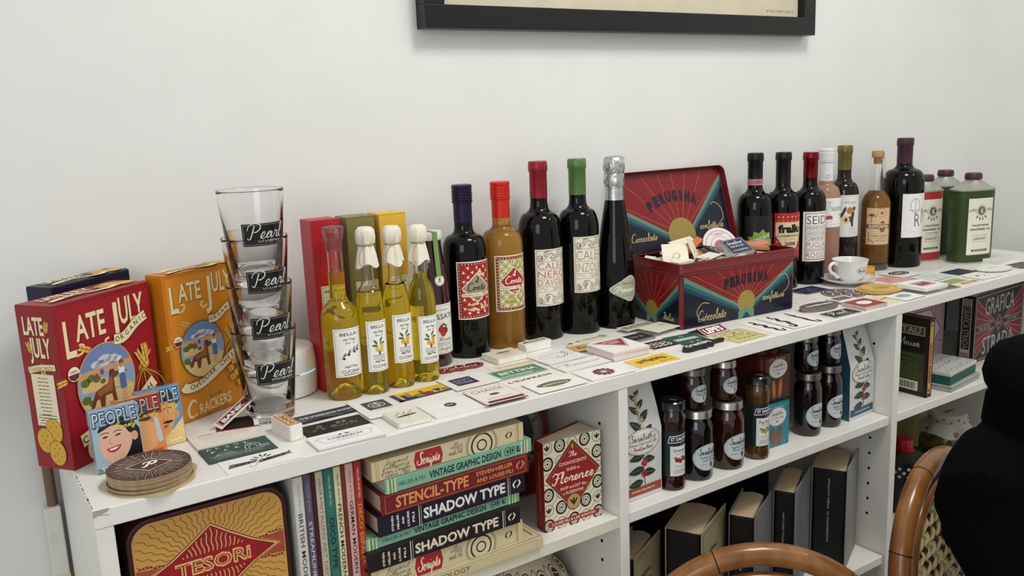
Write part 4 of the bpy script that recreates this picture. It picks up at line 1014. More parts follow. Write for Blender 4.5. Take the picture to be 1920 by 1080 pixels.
# ================================================================= RED CHOCOLATE TIN WITH ITS LID AND CONTENTS
TX, TY, TRZ = .956, .129, D2(-4.4)
TW, TD, TH = .272, .160, .115
def ray_art(p, w, h, sunx, suny, sr, left=True, words=True, sl=.43, sr2=.53):
    red = '#7e181d'
    p.r(0, 0, w, h, red)
    for k in range(11):
        a = PI * (.06 + .088 * k)
        x1, y1 = sunx + math.cos(a) * 400, suny + math.sin(a) * 400
        # clip the ray at the panel's border
        t = 1.0
        for lim, p0, p1 in ((w / 2, sunx, x1), (-w / 2, sunx, x1)):
            if (p1 - lim) * (p0 - lim) < 0: t = min(t, (lim - p0) / (p1 - p0))
        if y1 > h / 2: t = min(t, (h / 2 - suny) / (y1 - suny))
        p.l([(sunx, suny), (sunx + (x1 - sunx) * t, suny + (y1 - suny) * t)], .55, '#c9823f')
    for off, c in ((0, '#5f8a72'), (9, '#2b6368'), (17, '#1c3f52'), (25, '#0b1426')):
        p.g([(sunx - 6, -h / 2), (sunx - 6, suny - 8 - off * .5), (-w / 2, suny + (sunx + w / 2) * sl - off), (-w / 2, -h / 2)], c)
        p.g([(sunx + 6, -h / 2), (sunx + 6, suny - 8 - off * .5), (w / 2, suny + (w / 2 - sunx) * sr2 - off), (w / 2, -h / 2)], c)
    p.e(sunx, suny, sr, sr, '#9a8440', 32)
    p.g([(sunx - sr * .9, -h / 2), (sunx - sr * .9, suny - sr * .75), (sunx, suny - sr * .45), (sunx + sr * .9, suny - sr * .75), (sunx + sr * .9, -h / 2)], '#5f8a72'); p.g([(sunx - sr * .5, -h / 2), (sunx, suny - sr * .45 - 8), (sunx + sr * .5, -h / 2)], '#1c3f52')
def tin():
    t = thing('sweets_tin', 'big hinged red tin painted with sun rays, open and full of matchbooks', 'tin', (TX, TY, .0003), TRZ)
    red = mat('tin_red_enamel', '#6c1418', .3, var=.1, scale=50, coat=.3); ins = mat('tin_inside', '#8d7a48', .35, metal=.6)
    b = MB(); r = .007
    def ring(inset, z): return [(TW / 2 + x, TD / 2 + y, z) for x, y in rrect(TW - 2 * inset, TD - 2 * inset, r)]
    rings = [ring(.002, 0), ring(0, .002), ring(0, .094), ring(-.0022, .096), ring(-.0028, .099), ring(-.0022, .102), ring(-.001, .104), ring(-.001, TH - .001), ring(.0004, TH), ring(.0020, TH - .001), ring(.0020, .003)]
    n = len(rings[0]); vs = [q for rr in rings for q in rr]; fs = [tuple(range(n - 1, -1, -1)), tuple((len(rings) - 1) * n + j for j in range(n))]
    for i in range(len(rings) - 1):
        for j in range(n): l = (j + 1) % n; fs.append((i * n + j, i * n + l, (i + 1) * n + l, (i + 1) * n + j))
    b.add(vs, fs, red); b.build('tin_body', t, smooth=True, sharp=40)
    w, h = TW * 1000 - 13, 92
    p = Pr(); ray_art(p, w, h, 15, -17, 21)
    for k, (ch, y) in enumerate(zip('PERUGINA', (21, 23, 24.5, 25.5, 26, 26, 26, 25))): p.t(ch, -32 + k * 13.4, y, 16, '#14162b', b=.085, w=(5.5 if ch == 'I' else 11.5))
    p.s('Cioccolato', -66, -30, 19, '#c5b27a', w=66, lw=1.3, i=.2); p.l(smoothp([(-72, -8), (-88, -6), (-100, -18), (-96, -32), (-84, -34), (-78, -26)], 5), 1.3, '#c5b27a')
    p.s('confetture', 82, -14, 15, '#c5b27a', w=54, lw=1.2, i=.2); p.l(smoothp([(106, -12), (118, -4), (120, 10), (112, 22), (100, 20)], 5), 1.2, '#c5b27a')
    p.build('front_painting', t, M=face_front(TW / 2, 0, .047), rough=.28)
    p = Pr(); ray_art(p, TD * 1000 - 13, h, 0, -22, 16, sl=.55, sr2=.75); p.s('Italia', 46, -30, 13, '#c5b27a', w=30, lw=1.2)
    p.build('side_painting', t, M=face_left(0, TD / 2, .047), rough=.28)
    # lid, leaning open against the wall
    L = MB(); LW, LH = TW + .004, .158
    o = rrect(LW, LH, .014); n = len(o)
    rings = [[(x, y, 0) for x, y in rrect(LW - .006, LH - .006, .012)], [(x, y, .0) for x, y in rrect(LW - .003, LH - .003, .013)], [(x, y, .004) for x, y in o], [(x, y, .016) for x, y in o], [(x, y, .0175) for x, y in rrect(LW - .002, LH - .002, .013)],
             [(x, y, .016) for x, y in rrect(LW - .004, LH - .004, .012)], [(x, y, .0035) for x, y in rrect(LW - .004, LH - .004, .012)]]
    # the painted outside of the lid faces the room: rim towards the viewer
    vs = [q for rr in rings for q in rr]; fs = [tuple(range(n - 1, -1, -1)), tuple(6 * n + j for j in range(n))]
    for i in range(6):
        for j in range(n): l = (j + 1) % n; fs.append((i * n + j, i * n + l, (i + 1) * n + l, (i + 1) * n + j))
    L.add(vs, fs, red)
    lid = L.build('lid', t, smooth=True, sharp=40)
    lean = D2(90 - 17)
    lid.matrix_local = Matrix.Translation((TW / 2 - .005, TD + .022, TH + .066)) @ Matrix.Rotation(lean, 4, 'X')
    p = Pr(); w2, h2 = LW * 1000 - 10, LH * 1000 - 10
    ray_art(p, w2, h2, 12, -48, 33, sl=.47, sr2=.92)
    for k, (ch, y, rt) in enumerate(zip('PERUGINA', (12, 20, 25, 28, 29, 28, 25, 20), (.45, .3, .2, .08, 0, -.1, -.2, -.28))): p.t(ch, -52 + k * 15.5, y, 18, '#14162b', b=.085, rot=rt, w=(6 if ch == 'I' else 13))
    p.s('confetture', 88, -36, 16, '#c5b27a', w=60, lw=1.2, i=.2); p.l(smoothp([(110, -34), (122, -24), (120, -4), (106, 8), (96, 4)], 5), 1.2, '#c5b27a')
    p.s('Cioccolato', -80, -46, 16, '#c5b27a', w=62, lw=1.2, i=.2)
    q = p.build('lid_painting', t, rough=.28); q.parent = lid; q.matrix_local = Matrix.Translation((0, 0, .0037))
    MB().b2(.04, TD - .002, TH - .004, .07, TD + .004, TH + .002, red).b2(TW - .07, TD - .002, TH - .004, TW - .04, TD + .004, TH + .002, red).build('hinge', t)
    MB().b2(.004, .004, .003, TW - .004, TD - .004, .068, ins).build('false_floor', t)
    return t
tin()
TM = Matrix.Translation((TX, TY, 0)) @ Matrix.Rotation(TRZ, 4, 'Z')
def in_tin(o, x, y, z, rx, ry, rz):
    o.matrix_world = TM @ Matrix.Translation((x, y, z)) @ Matrix.Rotation(rz, 4, 'Z') @ Matrix.Rotation(rx, 4, 'X') @ Matrix.Rotation(ry, 4, 'Y')
def flat_piece(name, label, cat, w, h, t_, col, art=None, group=None, edge=None, body='card', round_=False):
    t = thing(name, label, cat, (0, 0, 0), 0, group)
    m = mat('stock_' + (edge or col).strip('#'), edge or col, .6, var=.03)
    if round_: MB().lathe([(w / 2000, 0), (w / 2000, t_)], m, 40).build(body, t)
    else: MB().b2(-w / 2000, -h / 2000, 0, w / 2000, h / 2000, t_, m).build(body, t)
    p = Pr()
    if round_: p.e(0, 0, w / 2 - .2, w / 2 - .2, col, 40)
    else: p.r(0, 0, w - .3, h - .3, col)
    if art: art(p)
    p.build('face_print', t, M=face_up(0, 0, t_), clip=None)
    return t
GT = 'matchbooks and cards heaped in the red tin'
def sketch(p):
    p.l(smoothp([(-8, -6), (-3, 4), (2, 8), (8, 2), (4, -6), (10, -12)], 4), .8, '#55524a'); p.l(smoothp([(-4, 0), (4, -2), (9, 6)], 4), .6, '#55524a'); p.dash(0, -16, 18, 2, 2.5, '#55524a', t=.6)
def navyart(p):
    p.fr(0, 0, 40, 48, .7, '#cfd2d8'); p.s('Serafina', 0, 13, 9, '#dfe1e6', w=30, lw=.9); p.t('GRAND', 0, 0, 6, '#dfe1e6', w=28); p.t('CHOPPER', 0, -14, 6, '#dfe1e6', w=30); p.l(smoothp([(-14, 6), (-8, 9), (0, 6), (8, 9), (14, 6)], 4), .7, '#dfe1e6')
def blackart(p):
    p.ring(0, 0, 14, 18, 1.3, '#e6e3da'); p.s('C', 0, 4, 12, '#e6e3da', lw=1.3); p.s('S', 2, -6, 9, '#e6e3da', lw=1)
pieces = [
 ('cream folded card with a sketch standing at the left corner of the red tin', 'card', 46, 50, .0008, '#e6dfc8', sketch, (.030, .050, .112, D2(58), 0, D2(-28))),
 ('cream triangular-tilted card with a sketch beside the tin\'s left corner card', 'card', 44, 50, .0008, '#e9e3cd', sketch, (.072, .050, .118, D2(62), D2(24), D2(14))),
 ('navy matchbox with white scroll lettering lying on the heap in the tin', 'matchbox', 44, 52, .009, '#27304c', navyart, (.170, .045, .1095, D2(20), D2(-8), D2(-12))),
 ('black matchbook with an oval white monogram on the heap in the tin', 'matchbook', 40, 52, .004, '#24211f', blackart, (.128, .048, .108, D2(18), D2(12), D2(14))),
 ('round white and pink coaster standing in the heap in the tin', 'coaster', 78, 78, .0015, '#e2dcd8', lambda p: (p.ring(0, 0, 33, 33, 1, '#9c4450'), p.ring(0, 0, 22, 22, .8, '#9c4450'), p.e(0, 0, 14, 14, '#b06a70', 24), p.t('CHERRY', 0, 26, 5, '#9c4450', w=30)), (.180, .098, .108, D2(62), 0, D2(-8))),
 ('salmon pink matchbook lying across the right end of the tin', 'matchbook', 52, 24, .005, '#d08a76', None, (.232, .062, .108, D2(8), D2(-6), D2(-22))),
 ('orange-brown matchbook tilted up near the middle of the tin', 'matchbook', 54, 14, .005, '#c4714a', None, (.098, .085, .117, D2(18), D2(-28), D2(22))),
 ('long cream matchbook leaning at the back of the tin', 'matchbook', 52, 16, .006, '#e7e2d2', None, (.100, .118, .120, D2(30), D2(-8), D2(4))),
 ('tan matchbook in the middle right of the tin', 'matchbook', 50, 18, .005, '#b5804e', None, (.215, .045, .1075, D2(6), D2(6), D2(-24))),
 ('dark brown striped matchbook at the back of the tin', 'matchbook', 50, 14, .006, '#4a1c1c', None, (.088, .106, .114, D2(14), D2(-4), D2(8))),
 ('white card flat near the front rim of the tin', 'card', 56, 26, .0012, '#e5e2d6', None, (.092, .030, .1095, D2(5), D2(-3), D2(20))),
 ('grey-green card near the front rim of the tin', 'card', 50, 22, .0012, '#8e968a', None, (.118, .022, .106, D2(4), D2(-4), D2(6))),
 ('white long matchbox end in the tin behind the navy matchbox', 'matchbox', 56, 18, .008, '#ece9df', None, (.205, .105, .108, D2(6), D2(-4), D2(-10))),
 ('gold edged card at the right end of the tin', 'card', 54, 20, .0012, '#a98f4c', None, (.236, .098, .1085, D2(4), D2(-3), D2(-16))),
]
for lb, cat, w, h, t_, col, art, pos in pieces:
    o = flat_piece(cat, lb, cat, w, h, t_, col, art, GT, body={'card': 'card_stock', 'coaster': 'board'}.get(cat, 'cover'), round_=(cat == 'coaster'), edge='#e4e0d2' if cat == 'matchbox' else None)
    in_tin(o, pos[0], pos[1], pos[2] + .007, *pos[3:])
rd = random.Random(11)
small = [('white matchbook buried in the heap in the tin', '#e9e6da'), ('black striped matchbook buried in the heap in the tin', '#1e1c1b'), ('pale pink matchbook buried in the heap in the tin', '#d9a49a'), ('tan matchbook buried in the heap in the tin', '#b99560'), ('dark red matchbook buried in the heap in the tin', '#6d2226')]
for k in range(30):
    lb, c = small[k % 5]
    gx, gy = .028 + (k % 10) * .024, .028 + (k // 10) * .042
    lb = lb.split(' buried')[0] + ', %s from the left in the %s row of the tin heap' % (('first', 'second', 'third', 'fourth', 'fifth', 'sixth', 'seventh', 'eighth', 'ninth', 'tenth')[k % 10], ('front', 'middle', 'back')[k // 10])
    o = flat_piece('matchbook', lb, 'matchbook', 44, 20, .0045, c, None, GT, body='cover')
    in_tin(o, gx + rd.uniform(-.004, .004), gy + rd.uniform(-.006, .006), .100 + rd.uniform(0, .012), D2(rd.uniform(-12, 16)), D2(rd.uniform(-12, 12)), D2(rd.uniform(-70, 70)))

# ================================================================= CUP, SAUCER, LOZENGE BOX
def cup_set():
    pc = mat('white_porcelain', '#e6e6e4', .12, var=.01, coat=.4)
    s = thing('saucer', 'white porcelain saucer under the espresso cup', 'saucer', (1.489, .180, 0))
    MB().lathe([(0, .003), (.018, .003), (.020, 0), (.023, 0), (.026, .0022), (.044, .0075), (.0555, .013), (.0562, .0142), (.0552, .0146), (.043, .0095), (.026, .0048), (.0, .0046)], pc, 56).build('dish', s, smooth=True, sharp=60)
    c = thing('espresso_cup', 'white espresso cup with an oval cafe mark, on the saucer', 'cup', (1.492, .178, .0049))
    prof = [(0, .003), (.014, .003), (.0155, 0), (.0175, 0), (.018, .003), (.026, .010), (.0315, .022), (.0345, .036), (.0362, .046), (.0366, .0468), (.0358, .047), (.0338, .036), (.0305, .022), (.025, .012), (.012, .006), (0, .006)]
    MB().lathe(prof, pc, 56).build('bowl', c, smooth=True, sharp=60)
    a = D2(166)
    ux, uy = math.cos(a), math.sin(a)
    path = smoothp([(.0315, .036), (.041, .042), (.050, .038), (.052, .030), (.046, .022), (.038, .018), (.033, .012), (.028, .013)], 5)
    MB().tube([(r * ux, r * uy, z) for r, z in path], .0036, pc, 12).build('handle', c, smooth=True)
    p = Pr(); p.e(0, 0, 12.5, 7, '#4b4a4e', 28); p.e(0, 0, 11.8, 6.3, '#e4e4e2', 28); p.ring(0, 0, 10.6, 5.2, .4, '#4b4a4e'); p.s('Bamboo', 0, -.4, 5.4, '#3a393d', w=19, lw=.7)
    p.build('cafe_mark', c, cyl=(lambda z: .0315 + (z - .022) * .22, D2(-98), .027), rough=.2)
cup_set()
t = thing('lozenge_box', 'small yellow lozenge box leaning behind the saucer', 'box', (1.568, .190, 0), D2(-4))
MB().b2(-.027, 0, 0, .027, .012, .022, mat('yellow_carton', '#dba21f', .4)).build('carton', t, bevel=.0006)
p = Pr(52, 20.5, '#e0a926'); p.r(0, -5, 52, 9, '#b9681a'); p.t('AMARELLI', 2, -4, 6, '#efd68a', w=44, b=.02); p.fr(0, 0, 52, 20.5, .8, '#7a3d12'); p.build('front_print', t, M=face_front(0, 0, .011))

# ================================================================= CARDS SPREAD ALONG THE TOP
ORD = ['', 'second ', 'third ', 'fourth ', 'fifth ', 'sixth ', 'seventh ', 'eighth ', 'ninth ']
def card(label, x, y, w, h, ang, col='#e9e8e3', art=None, z=.0002, t_=.0006, n=1, cat='card', name=None, edge=None, grp=None, under=None, rs=0):
    name = name or 'business_card'
    rd = random.Random(int(x * 1000))
    z = settle(x, y, w, h, ang, z, n * (t_ + .0001))
    for k in range(n):
        top = k == n - 1
        dx, dy, da = ((0, 0, 0) if top else (rd.uniform(-.0012, .0012), rd.uniform(-.0012, .0012), rd.uniform(-1.5, 1.5)))
        o = thing(name, label if top else ORD[n - k - 2] + under, cat, (x + dx, y + dy, z + k * (t_ + .0001)), D2(ang + da), grp if n > 1 else None)
        m = mat('stock_' + (edge or '#e6e5df').strip('#'), edge or '#e6e5df', .6, var=.03)
        MB().prism(rrect(w / 1000, h / 1000, .003, 3) if rs else [(-w / 2000, -h / 2000), (w / 2000, -h / 2000), (w / 2000, h / 2000), (-w / 2000, h / 2000)], 0, t_, m).build('card_stock', o)
        if top:
            p = Pr()
            if rs: p.g([(a * 1000 * .996, b * 1000 * .996) for a, b in rrect(w / 1000, h / 1000, .003, 3)], col)
            else: p.r(0, 0, w - .3, h - .3, col)
            if art: art(p)
            p.build('face_print', o, M=face_up(0, 0, t_))
    return o
K = '#2b2a2c'; G = '#77746e'
card('ivory letterpress card, topmost of the stack under the open matchbook', .173, .127, 84, 56, 0, '#e8e0d6', lambda p: (p.t('GODBOUT & COMPANY', 0, 14, 4.4, '#8a8078', w=62, b=.01), p.dash(0, 6, 70, 3, 5, '#9c9288', t=.8), p.dash(-8, -14, 40, 1, 5, '#b3a99f', t=.7), p.fr(0, 0, 76, 48, .4, '#cfc5ba')), n=4, t_=.0007, under='ivory card stacked beneath the letterpress card by the glasses', grp='ivory letterpress cards', z=.0002)
def flour(p):
    for k, ch in enumerate('FLOUR'): p.t(ch, -30 + k * 11, 17 + (k % 2) * 2, 6, '#d7dcd6', w=4.6, rot=-.3 + .2 * k)
    for k, ch in enumerate('FARM'): p.t(ch, -27 + k * 14, 7, 6, '#d7dcd6', w=5)
    p.l(smoothp([(8, -8), (10, 6), (18, 10), (26, 4), (26, -6)], 4), 1, '#d7dcd6'); p.l(smoothp([(12, -8), (14, 2), (20, 4), (22, -6)], 4), .8, '#d7dcd6'); p.l([(-28, -7), (-22, -2), (-10, -2), (-4, -7), (-28, -7)], .8, '#d7dcd6'); p.dash(-2, -13, 62, 2, 4, '#b9c4bc', t=.9); p.l([(-36, -9), (36, -9)], .5, '#d7dcd6'); p.dash(30, -2, 14, 4, 2, '#c9d1ca', t=.6)
card('dark green farm card with spaced white letters in front of the ivory stack', .171, .071, 80, 49, -1, '#3c544c', flour, n=3, t_=.0005, edge='#3f5a50', under='dark green card stacked beneath the farm card', grp='dark green farm cards')
def oat(p):
    p.g([(-38, -4), (-34, 4), (-36, 6), (-2, 3), (-6, -3), (-38, -6)], '#6f6552'); p.g([(-4, -8), (-2, 0), (34, 6), (38, 10), (36, 2), (39, -1)], '#6f6552')
    p.t('OAT', -20, -.5, 6, '#1e1a16', w=18, b=.05, rot=-.04); p.t('MEALS', 16, 0, 6, '#1e1a16', w=28, b=.05, rot=.12)
    for a, b, r in ((-2, 10, 2.2), (4, 13, 1.6), (9, 12, .9), (12, 8, .5), (-6, 6, 2.6)): p.e(a, b, 4.5, 1.3, '#3b372f', 10, r)
    p.l(smoothp([(6, 8), (-4, -4), (-10, -14), (-16, -14), (-14, -10)], 5), .6, '#4a453c')
card('white card with a lettered grey ribbon at the front edge, left end', .182, .0225, 86, 45, -1, '#edecea', oat)
def matchbox(label, x, y, w, d, h, ang, top, art, striker='#4a1c22', z=.0002):
    t = thing('matchbox', label, 'matchbox', (x, y, z), D2(ang))
    pm = mat('stock_' + top.strip('#'), top, .55)
    MB().b2(-w / 2, -d / 2, 0, w / 2, d / 2, h, pm).build('sleeve', t, bevel=.0005)
    MB().b2(-w / 2 + .0015, -d / 2 - .0004, .0012, w / 2 - .0015, d / 2 + .0004, h - .0012, mat('tray_white', '#ece9e2', .6)).build('tray', t)
    if striker: MB().b2(-w / 2 - .0002, -d / 2 + .002, h * .22, -w / 2 + .0001, d / 2 - .002, h * .78, mat('striker_' + striker.strip('#'), striker, .8)).build('striker_strip', t)
    p = Pr(); art(p); p.build('top_print', t, M=face_up(0, 0, h)); return t
matchbox('white upright matchbox with an orange and gold top beside the bottom glass', .236, .082, .017, .052, .020, 6, '#e4ded2', lambda p: (p.r(0, 0, 15, 46, '#a55a22'), p.r(0, 0, 11, 42, '#e0c27e'), p.t('B·CHINE', 0, 0, 6.5, '#5f2a12', w=34, b=.02, rot=PI / 2)), striker=None)
t = thing('open_matchbook', 'open red and white matchbook with a raised flap lying on the ivory card stack', 'matchbook', (.196, .156, .0036), D2(-14))
mr = mat('matchbook_red', '#6b1822', .45)
MB().b2(-.026, -.020, 0, .026, .020, .0008, mr).build('back_cover', t)
mb = MB(); 
for k in range(9): mb.b2(-.018, -.016 + k * .0038, .0014, .022, -.0136 + k * .0038, .0030, mat('match_sticks_black', '#1d1718', .7)).box((-.0195, -.0148 + k * .0038, .0023), (.004, .0026, .0022), mat('match_heads', '#e8e2da', .6))
mb.build('match_comb', t)
MB().b2(.020, -.0185, .0008, .026, .0185, .0042, mat('matchbook_white', '#e9e5de', .5)).build('striker_fold', t)
fl = MB().b2(-.0005, -.012, 0, .056, .012, .0008, mat('matchbook_white', '#e9e5de', .5)).build('raised_cover', t)
FM = Matrix.Translation((-.024, -.010, .0026)) @ Matrix.Rotation(D2(24), 4, 'Z') @ Matrix.Rotation(D2(-30), 4, 'Y'); fl.matrix_local = FM
p = Pr(50, 18, '#6b1822'); p.fr(0, 0, 48, 16, .6, '#e9e5de'); p.t('BANK', -2, 0, 9.5, '#efebe4', w=36, b=.05); q = p.build('flap_print', t, M=None); q.parent = fl; q.matrix_local = Matrix.Translation((.0285, 0, .0008))
def screening(p):
    p.r(0, 9, 84, 12, '#3a3e48'); p.g([(-42, 0), (-20, -6), (0, -2), (20, -8), (42, -2), (42, -14), (-42, -14)], '#565c68'); p.g([(-42, -10), (-10, -6), (10, -12), (42, -8), (42, -16), (-42, -16)], '#14161b'); p.t('THE SCREENING ROOM', 0, 4, 6.5, '#cfd0cf', w=74, b=.03); p.l([(-40, -1), (40, -1)], .5, '#9a9da3')
card('dark photographic card with white title behind the black blackletter card', .304, .121, 86, 34, 1, '#2a2d35', screening)
card('white stack-top card with a scrolled bird emblem, at the front edge', .288, .0225, 85, 44, -2, '#efeeee', lambda p: (p.t('CORBEAUX', 0, 1, 5.4, '#26242a', w=46, b=.02), p.l(smoothp([(-32, 0), (-36, 6), (-26, 10), (-10, 7), (-2, 9)], 4), .5, '#3a383e'), p.l(smoothp([(32, 0), (36, 6), (26, 10), (10, 7), (2, 9)], 4), .5, '#3a383e'), p.l(smoothp([(-32, 0), (-28, -9), (0, -10), (28, -9), (32, 0)], 4), .5, '#3a383e'), p.e(-4, 9, 3, 1.6, '#26242a', 10, .6), p.e(5, 9.5, 3.4, 1.4, '#26242a', 10, -.5), p.dash(0, -5.5, 28, 1, 1, '#55535a', t=.8)), n=4, t_=.0009, under='white card stacked beneath the bird emblem card', grp='white bird emblem cards')
card('black card with grey blackletter title, behind the bird emblem card', .294, .0690, 82, 44, -1, '#1f1c1a', lambda p: (p.s('Awella', 0, 4, 18, '#6f6a60', w=60, lw=2.6, i=.1), p.dash(4, -12, 20, 1, 1, '#5f5a50', t=.8)), z=.0003, n=3, t_=.0006, edge='#2a2725', under='black card stacked beneath the blackletter card', grp='black blackletter cards')
def emb(p):
    p.r(6, 6, 34, 34, '#454b4e'); p.ring(6, 6, 12, 11, 1.6, '#c9cccb'); p.s('S', 6, 6, 14, '#d5d8d7', lw=2, i=0); p.ring(6, 6, 7, 6, 1.2, '#c9cccb'); p.t('CONSULTING', 6, -16, 2.6, G, w=34)
card('tall white card with a dark square knot emblem beside the tree matchbook', .364, .104, 48, 84, -1, '#e8e7e2', emb)
matchbox('flat white matchbook printed with a small black tree, at the front edge', .377, .034, .046, .050, .0065, -2, '#dcd8c8', lambda p: (p.e(0, 0, 15, 2.6, '#2b2a28', 16, .1), [p.e(-12 + k * 3.4, 6 + (k * 37 % 5) * 2, 1.9, 1, '#2b2a28', 8, k) for k in range(8)], p.l([(0, -9), (0, 8)], .6, '#2b2a28')), striker=None)
def libi(p):
    p.r(0, -14, 84, 7, '#3a2f7a'); p.r(-38, 0, 7, 34, '#3a2f7a'); p.g([(-30, -12), (-30, 8), (-22, 8), (-22, -4), (-12, -4), (-12, -12)], '#3a2f7a')
    p.e(-6, -6, 7, 7, '#7f8a2c', 18); p.r(2, 0, 5, 18, '#8a2c3a'); p.e(10, -6, 7, 7, '#8a2c3a', 18); p.g([(18, 4), (32, 4), (25, -11)], '#3a2f7a'); p.e(36, -5, 6, 6, '#7f8a2c', 18); p.r(-18, 2, 4, 20, '#7f8a2c')
card('bright yellow card with bold purple and green letter shapes', .443, .119, 85, 38, 2, '#dfb61e', libi)
card('white card with a small dark oval monogram, at the front edge', .447, .038, 78, 58, -1, '#eae8e4', lambda p: (p.e(0, 6, 8.5, 8.5, '#3b3745', 22), p.t('RP', 0, 6, 6, '#cfcdd4', w=9), p.dash(0, -10, 40, 1, 1, '#b3b0ac', t=.7)), n=2, t_=.0011, under='white card beneath the oval monogram card', grp='oval monogram cards')
card('white card with a small dark purple block of letters', .523, .121, 76, 62, 0, '#e8e6e0', lambda p: (p.r(-8, 2, 36, 34, '#35324a'), p.t('LUCKY', -8, 8, 8, '#b9b7c4', w=28), p.t('STRIKE'[:5], -8, -4, 8, '#b9b7c4', w=28)))
def plaque():
    t = thing('picture_plaque', 'dark red ornate plaque with white script in front of the purple-capped bottle', 'plaque', (.545, .187, .0002), D2(-6))
    o = smoothp([(-42, -2), (-34, -9), (-20, -12), (-10, -10), (0, -14), (10, -10), (22, -12), (36, -8), (42, 2), (34, 10), (20, 11), (10, 9), (0, 13), (-10, 9), (-22, 12), (-36, 8)], 3, True)
    MB().prism([(a / 1000, b / 1000) for a, b in o], 0, .0025, mat('plaque_red', '#7a1a20', .25, coat=.5)).build('plaque_board', t)
    p = Pr(); p.l([(a * .92, b * .9) for a, b in o], .8, '#d9b9ae', closed=True); p.s('Picholine', 0, 0, 13, '#ecdcd2', w=58, lw=1.2); p.build('face_print', t, M=face_up(0, 0, .0025), rough=.3)
plaque()
matchbox('cream flat matchbox with a grey crest in front of the amber bottle', .628, .186, .056, .046, .0095, 1, '#d8d3bc', lambda p: (p.e(2, 6, 14, 3.4, '#6d6a58', 14), p.dash(2, -1, 26, 1, 1, '#6d6a58', t=1.2), p.t('HOTEL', 2, -8, 4, '#77745f', w=18)), striker='#e6e2d2')
t = matchbox('small upright matchbox with a dark brown striker beside the cream matchbox', .697, .2005, .054, .020, .014, 3, '#e3dfd0', lambda p: (p.t('METROPOLE', 0, 1, 6, '#1e1a18', w=46, b=.05), p.dash(0, -6, 40, 1, 1, '#6d6a58', t=.8)), striker=None)
MB().b2(-.026, -.0102, .003, .026, -.0099, .0095, mat('striker_brown', '#3c1418', .8)).build('striker_strip', t)
card('narrow tan script card behind the green banner card', .617, .148, 80, 24, -2, '#e6dfc9', lambda p: (p.r(4, -1, 66, 12, '#d3b987'), p.s('Via Carota', 4, -1, 9, '#efe7d2', w=54, lw=1)))
card('green and white banner card with a pale name band', .603, .112, 83, 42, -1, '#5d9170', lambda p: (p.r(2, 4, 76, 17, '#447b58'), p.t('BETTINA', 2, 4, 11, '#dfe6da', w=66, b=.03), p.r(-10, -12, 56, 8, '#8fb79a'), p.dash(6, -12, 30, 1, 1, '#dfe6da', t=1.4), p.fr(0, 0, 80, 39, .6, '#cfe0d0')), z=.0009)
card('white card with widely spaced dark red capitals', .597, .070, 92, 38, 0, '#eae7e1', lambda p: p.t("L'EXPRESS", 2, 4, 7, '#4a1520', w=76, b=.03), z=.0002)
def chasse(p):
    p.fr(0, 0, 62, 68, .5, '#6b2436'); p.t('CHASSE', 0, 22, 12, '#3c3538', w=50, b=-.008); p.e(0, 2, 8, 4, '#4a4448', 14); p.dash(0, -12, 44, 2, 4, '#77706c', t=.9); p.r(2, -26, 56, 8, '#6b2040'); p.dash(2, -33, 40, 1, 1, '#9a928e', t=.7)
card('cream card with a thin border and a maroon bar, at the front edge', .514, .037, 66, 66, -2, '#e8e3d8', chasse, z=.0002, t_=.0012, edge='#7a4450')
card('white card with an olive green lozenge, at the front edge', .608, .027, 82, 50, -2, '#ecebe7', lambda p: (p.g(smoothp([(-30, 2), (-18, 9), (0, 12), (18, 9), (30, 2), (18, -7), (0, -10), (-18, -7)], 3, True), '#5c6a45'), p.t('AVENTINO', 0, 1, 6, '#dfe2cf', w=44, b=.02, arc=90), p.dash(0, -15, 20, 1, 1, '#9a978f', t=.7)), z=.0009)
card('white card with a grey interlaced monogram', .694, .136, 76, 60, 1, '#e9e8e6', lambda p: (p.s('JGS', 0, 2, 24, '#77767c', w=44, lw=1.4), p.l(smoothp([(-24, -6), (-30, 4), (-20, 12), (0, 14), (20, 12), (30, 4), (22, -8)], 4), .8, '#77767c'), p.l(smoothp([(-20, 10), (0, -12), (22, 8)], 5), 1, '#77767c')), z=.0002, t_=.0018)
card('long white card with loose grey script, topmost of its little stack', .698, .081, 88, 40, 0, '#e9e8e6', lambda p: (p.s('Brasserie', 2, 2, 14, '#66656b', w=66, lw=.7), p.l(smoothp([(-36, -2), (-40, 6), (-30, 10), (-20, 4)], 4), .6, '#66656b')), n=3, t_=.0008, under='white card beneath the loose grey script card', grp='grey script cards')
def rosette(p, c):
    for k in range(12): a = 2 * PI * k / 12; p.e(11 * math.cos(a), 10 * math.sin(a), 7, 4, c, 12, a)
    p.e(0, 0, 12, 11, c, 20)
    for k in range(12): a = 2 * PI * k / 12 + .2; p.ring(8.5 * math.cos(a), 8 * math.sin(a), 2.6, 2.6, .6, '#ecebe7', 10)
    p.e(0, 0, 4.6, 4.4, '#ecebe7', 14); p.t('M', 0, 0, 5, c, w=4)
card('white card with a dark red rosette, at the front edge', .698, .027, 80, 52, -2, '#ecebe7', lambda p: rosette(p, '#8c2a38'), n=2, t_=.0007, under='white card beneath the red rosette card', grp='red rosette cards', z=.0002)
def tagc():
    o = card('long cream hang tag with a string and red dot, before the two tall black bottles', .798, .188, 92, 30, 2, '#e2e0d0', lambda p: (p.e(-38, 0, 4, 4, '#8c2a38', 14), p.t('MI TRAIAN', 0, 2, 6.4, '#5a5a50', w=50, b=.02), p.e(34, 2, 8, 8, '#9aa08c', 16), p.l([(-26, -10), (40, -10)], .5, '#77746a')), name='hang_tag', cat='tag')
    MB().tube(smoothp([(-.040, 0, .001), (-.046, -.004, .0016), (-.052, -.010, .001), (-.060, -.014, .0008)], 4), .0005, mat('twine', '#a58a5c', .8), 6).build('string', o)
tagc()
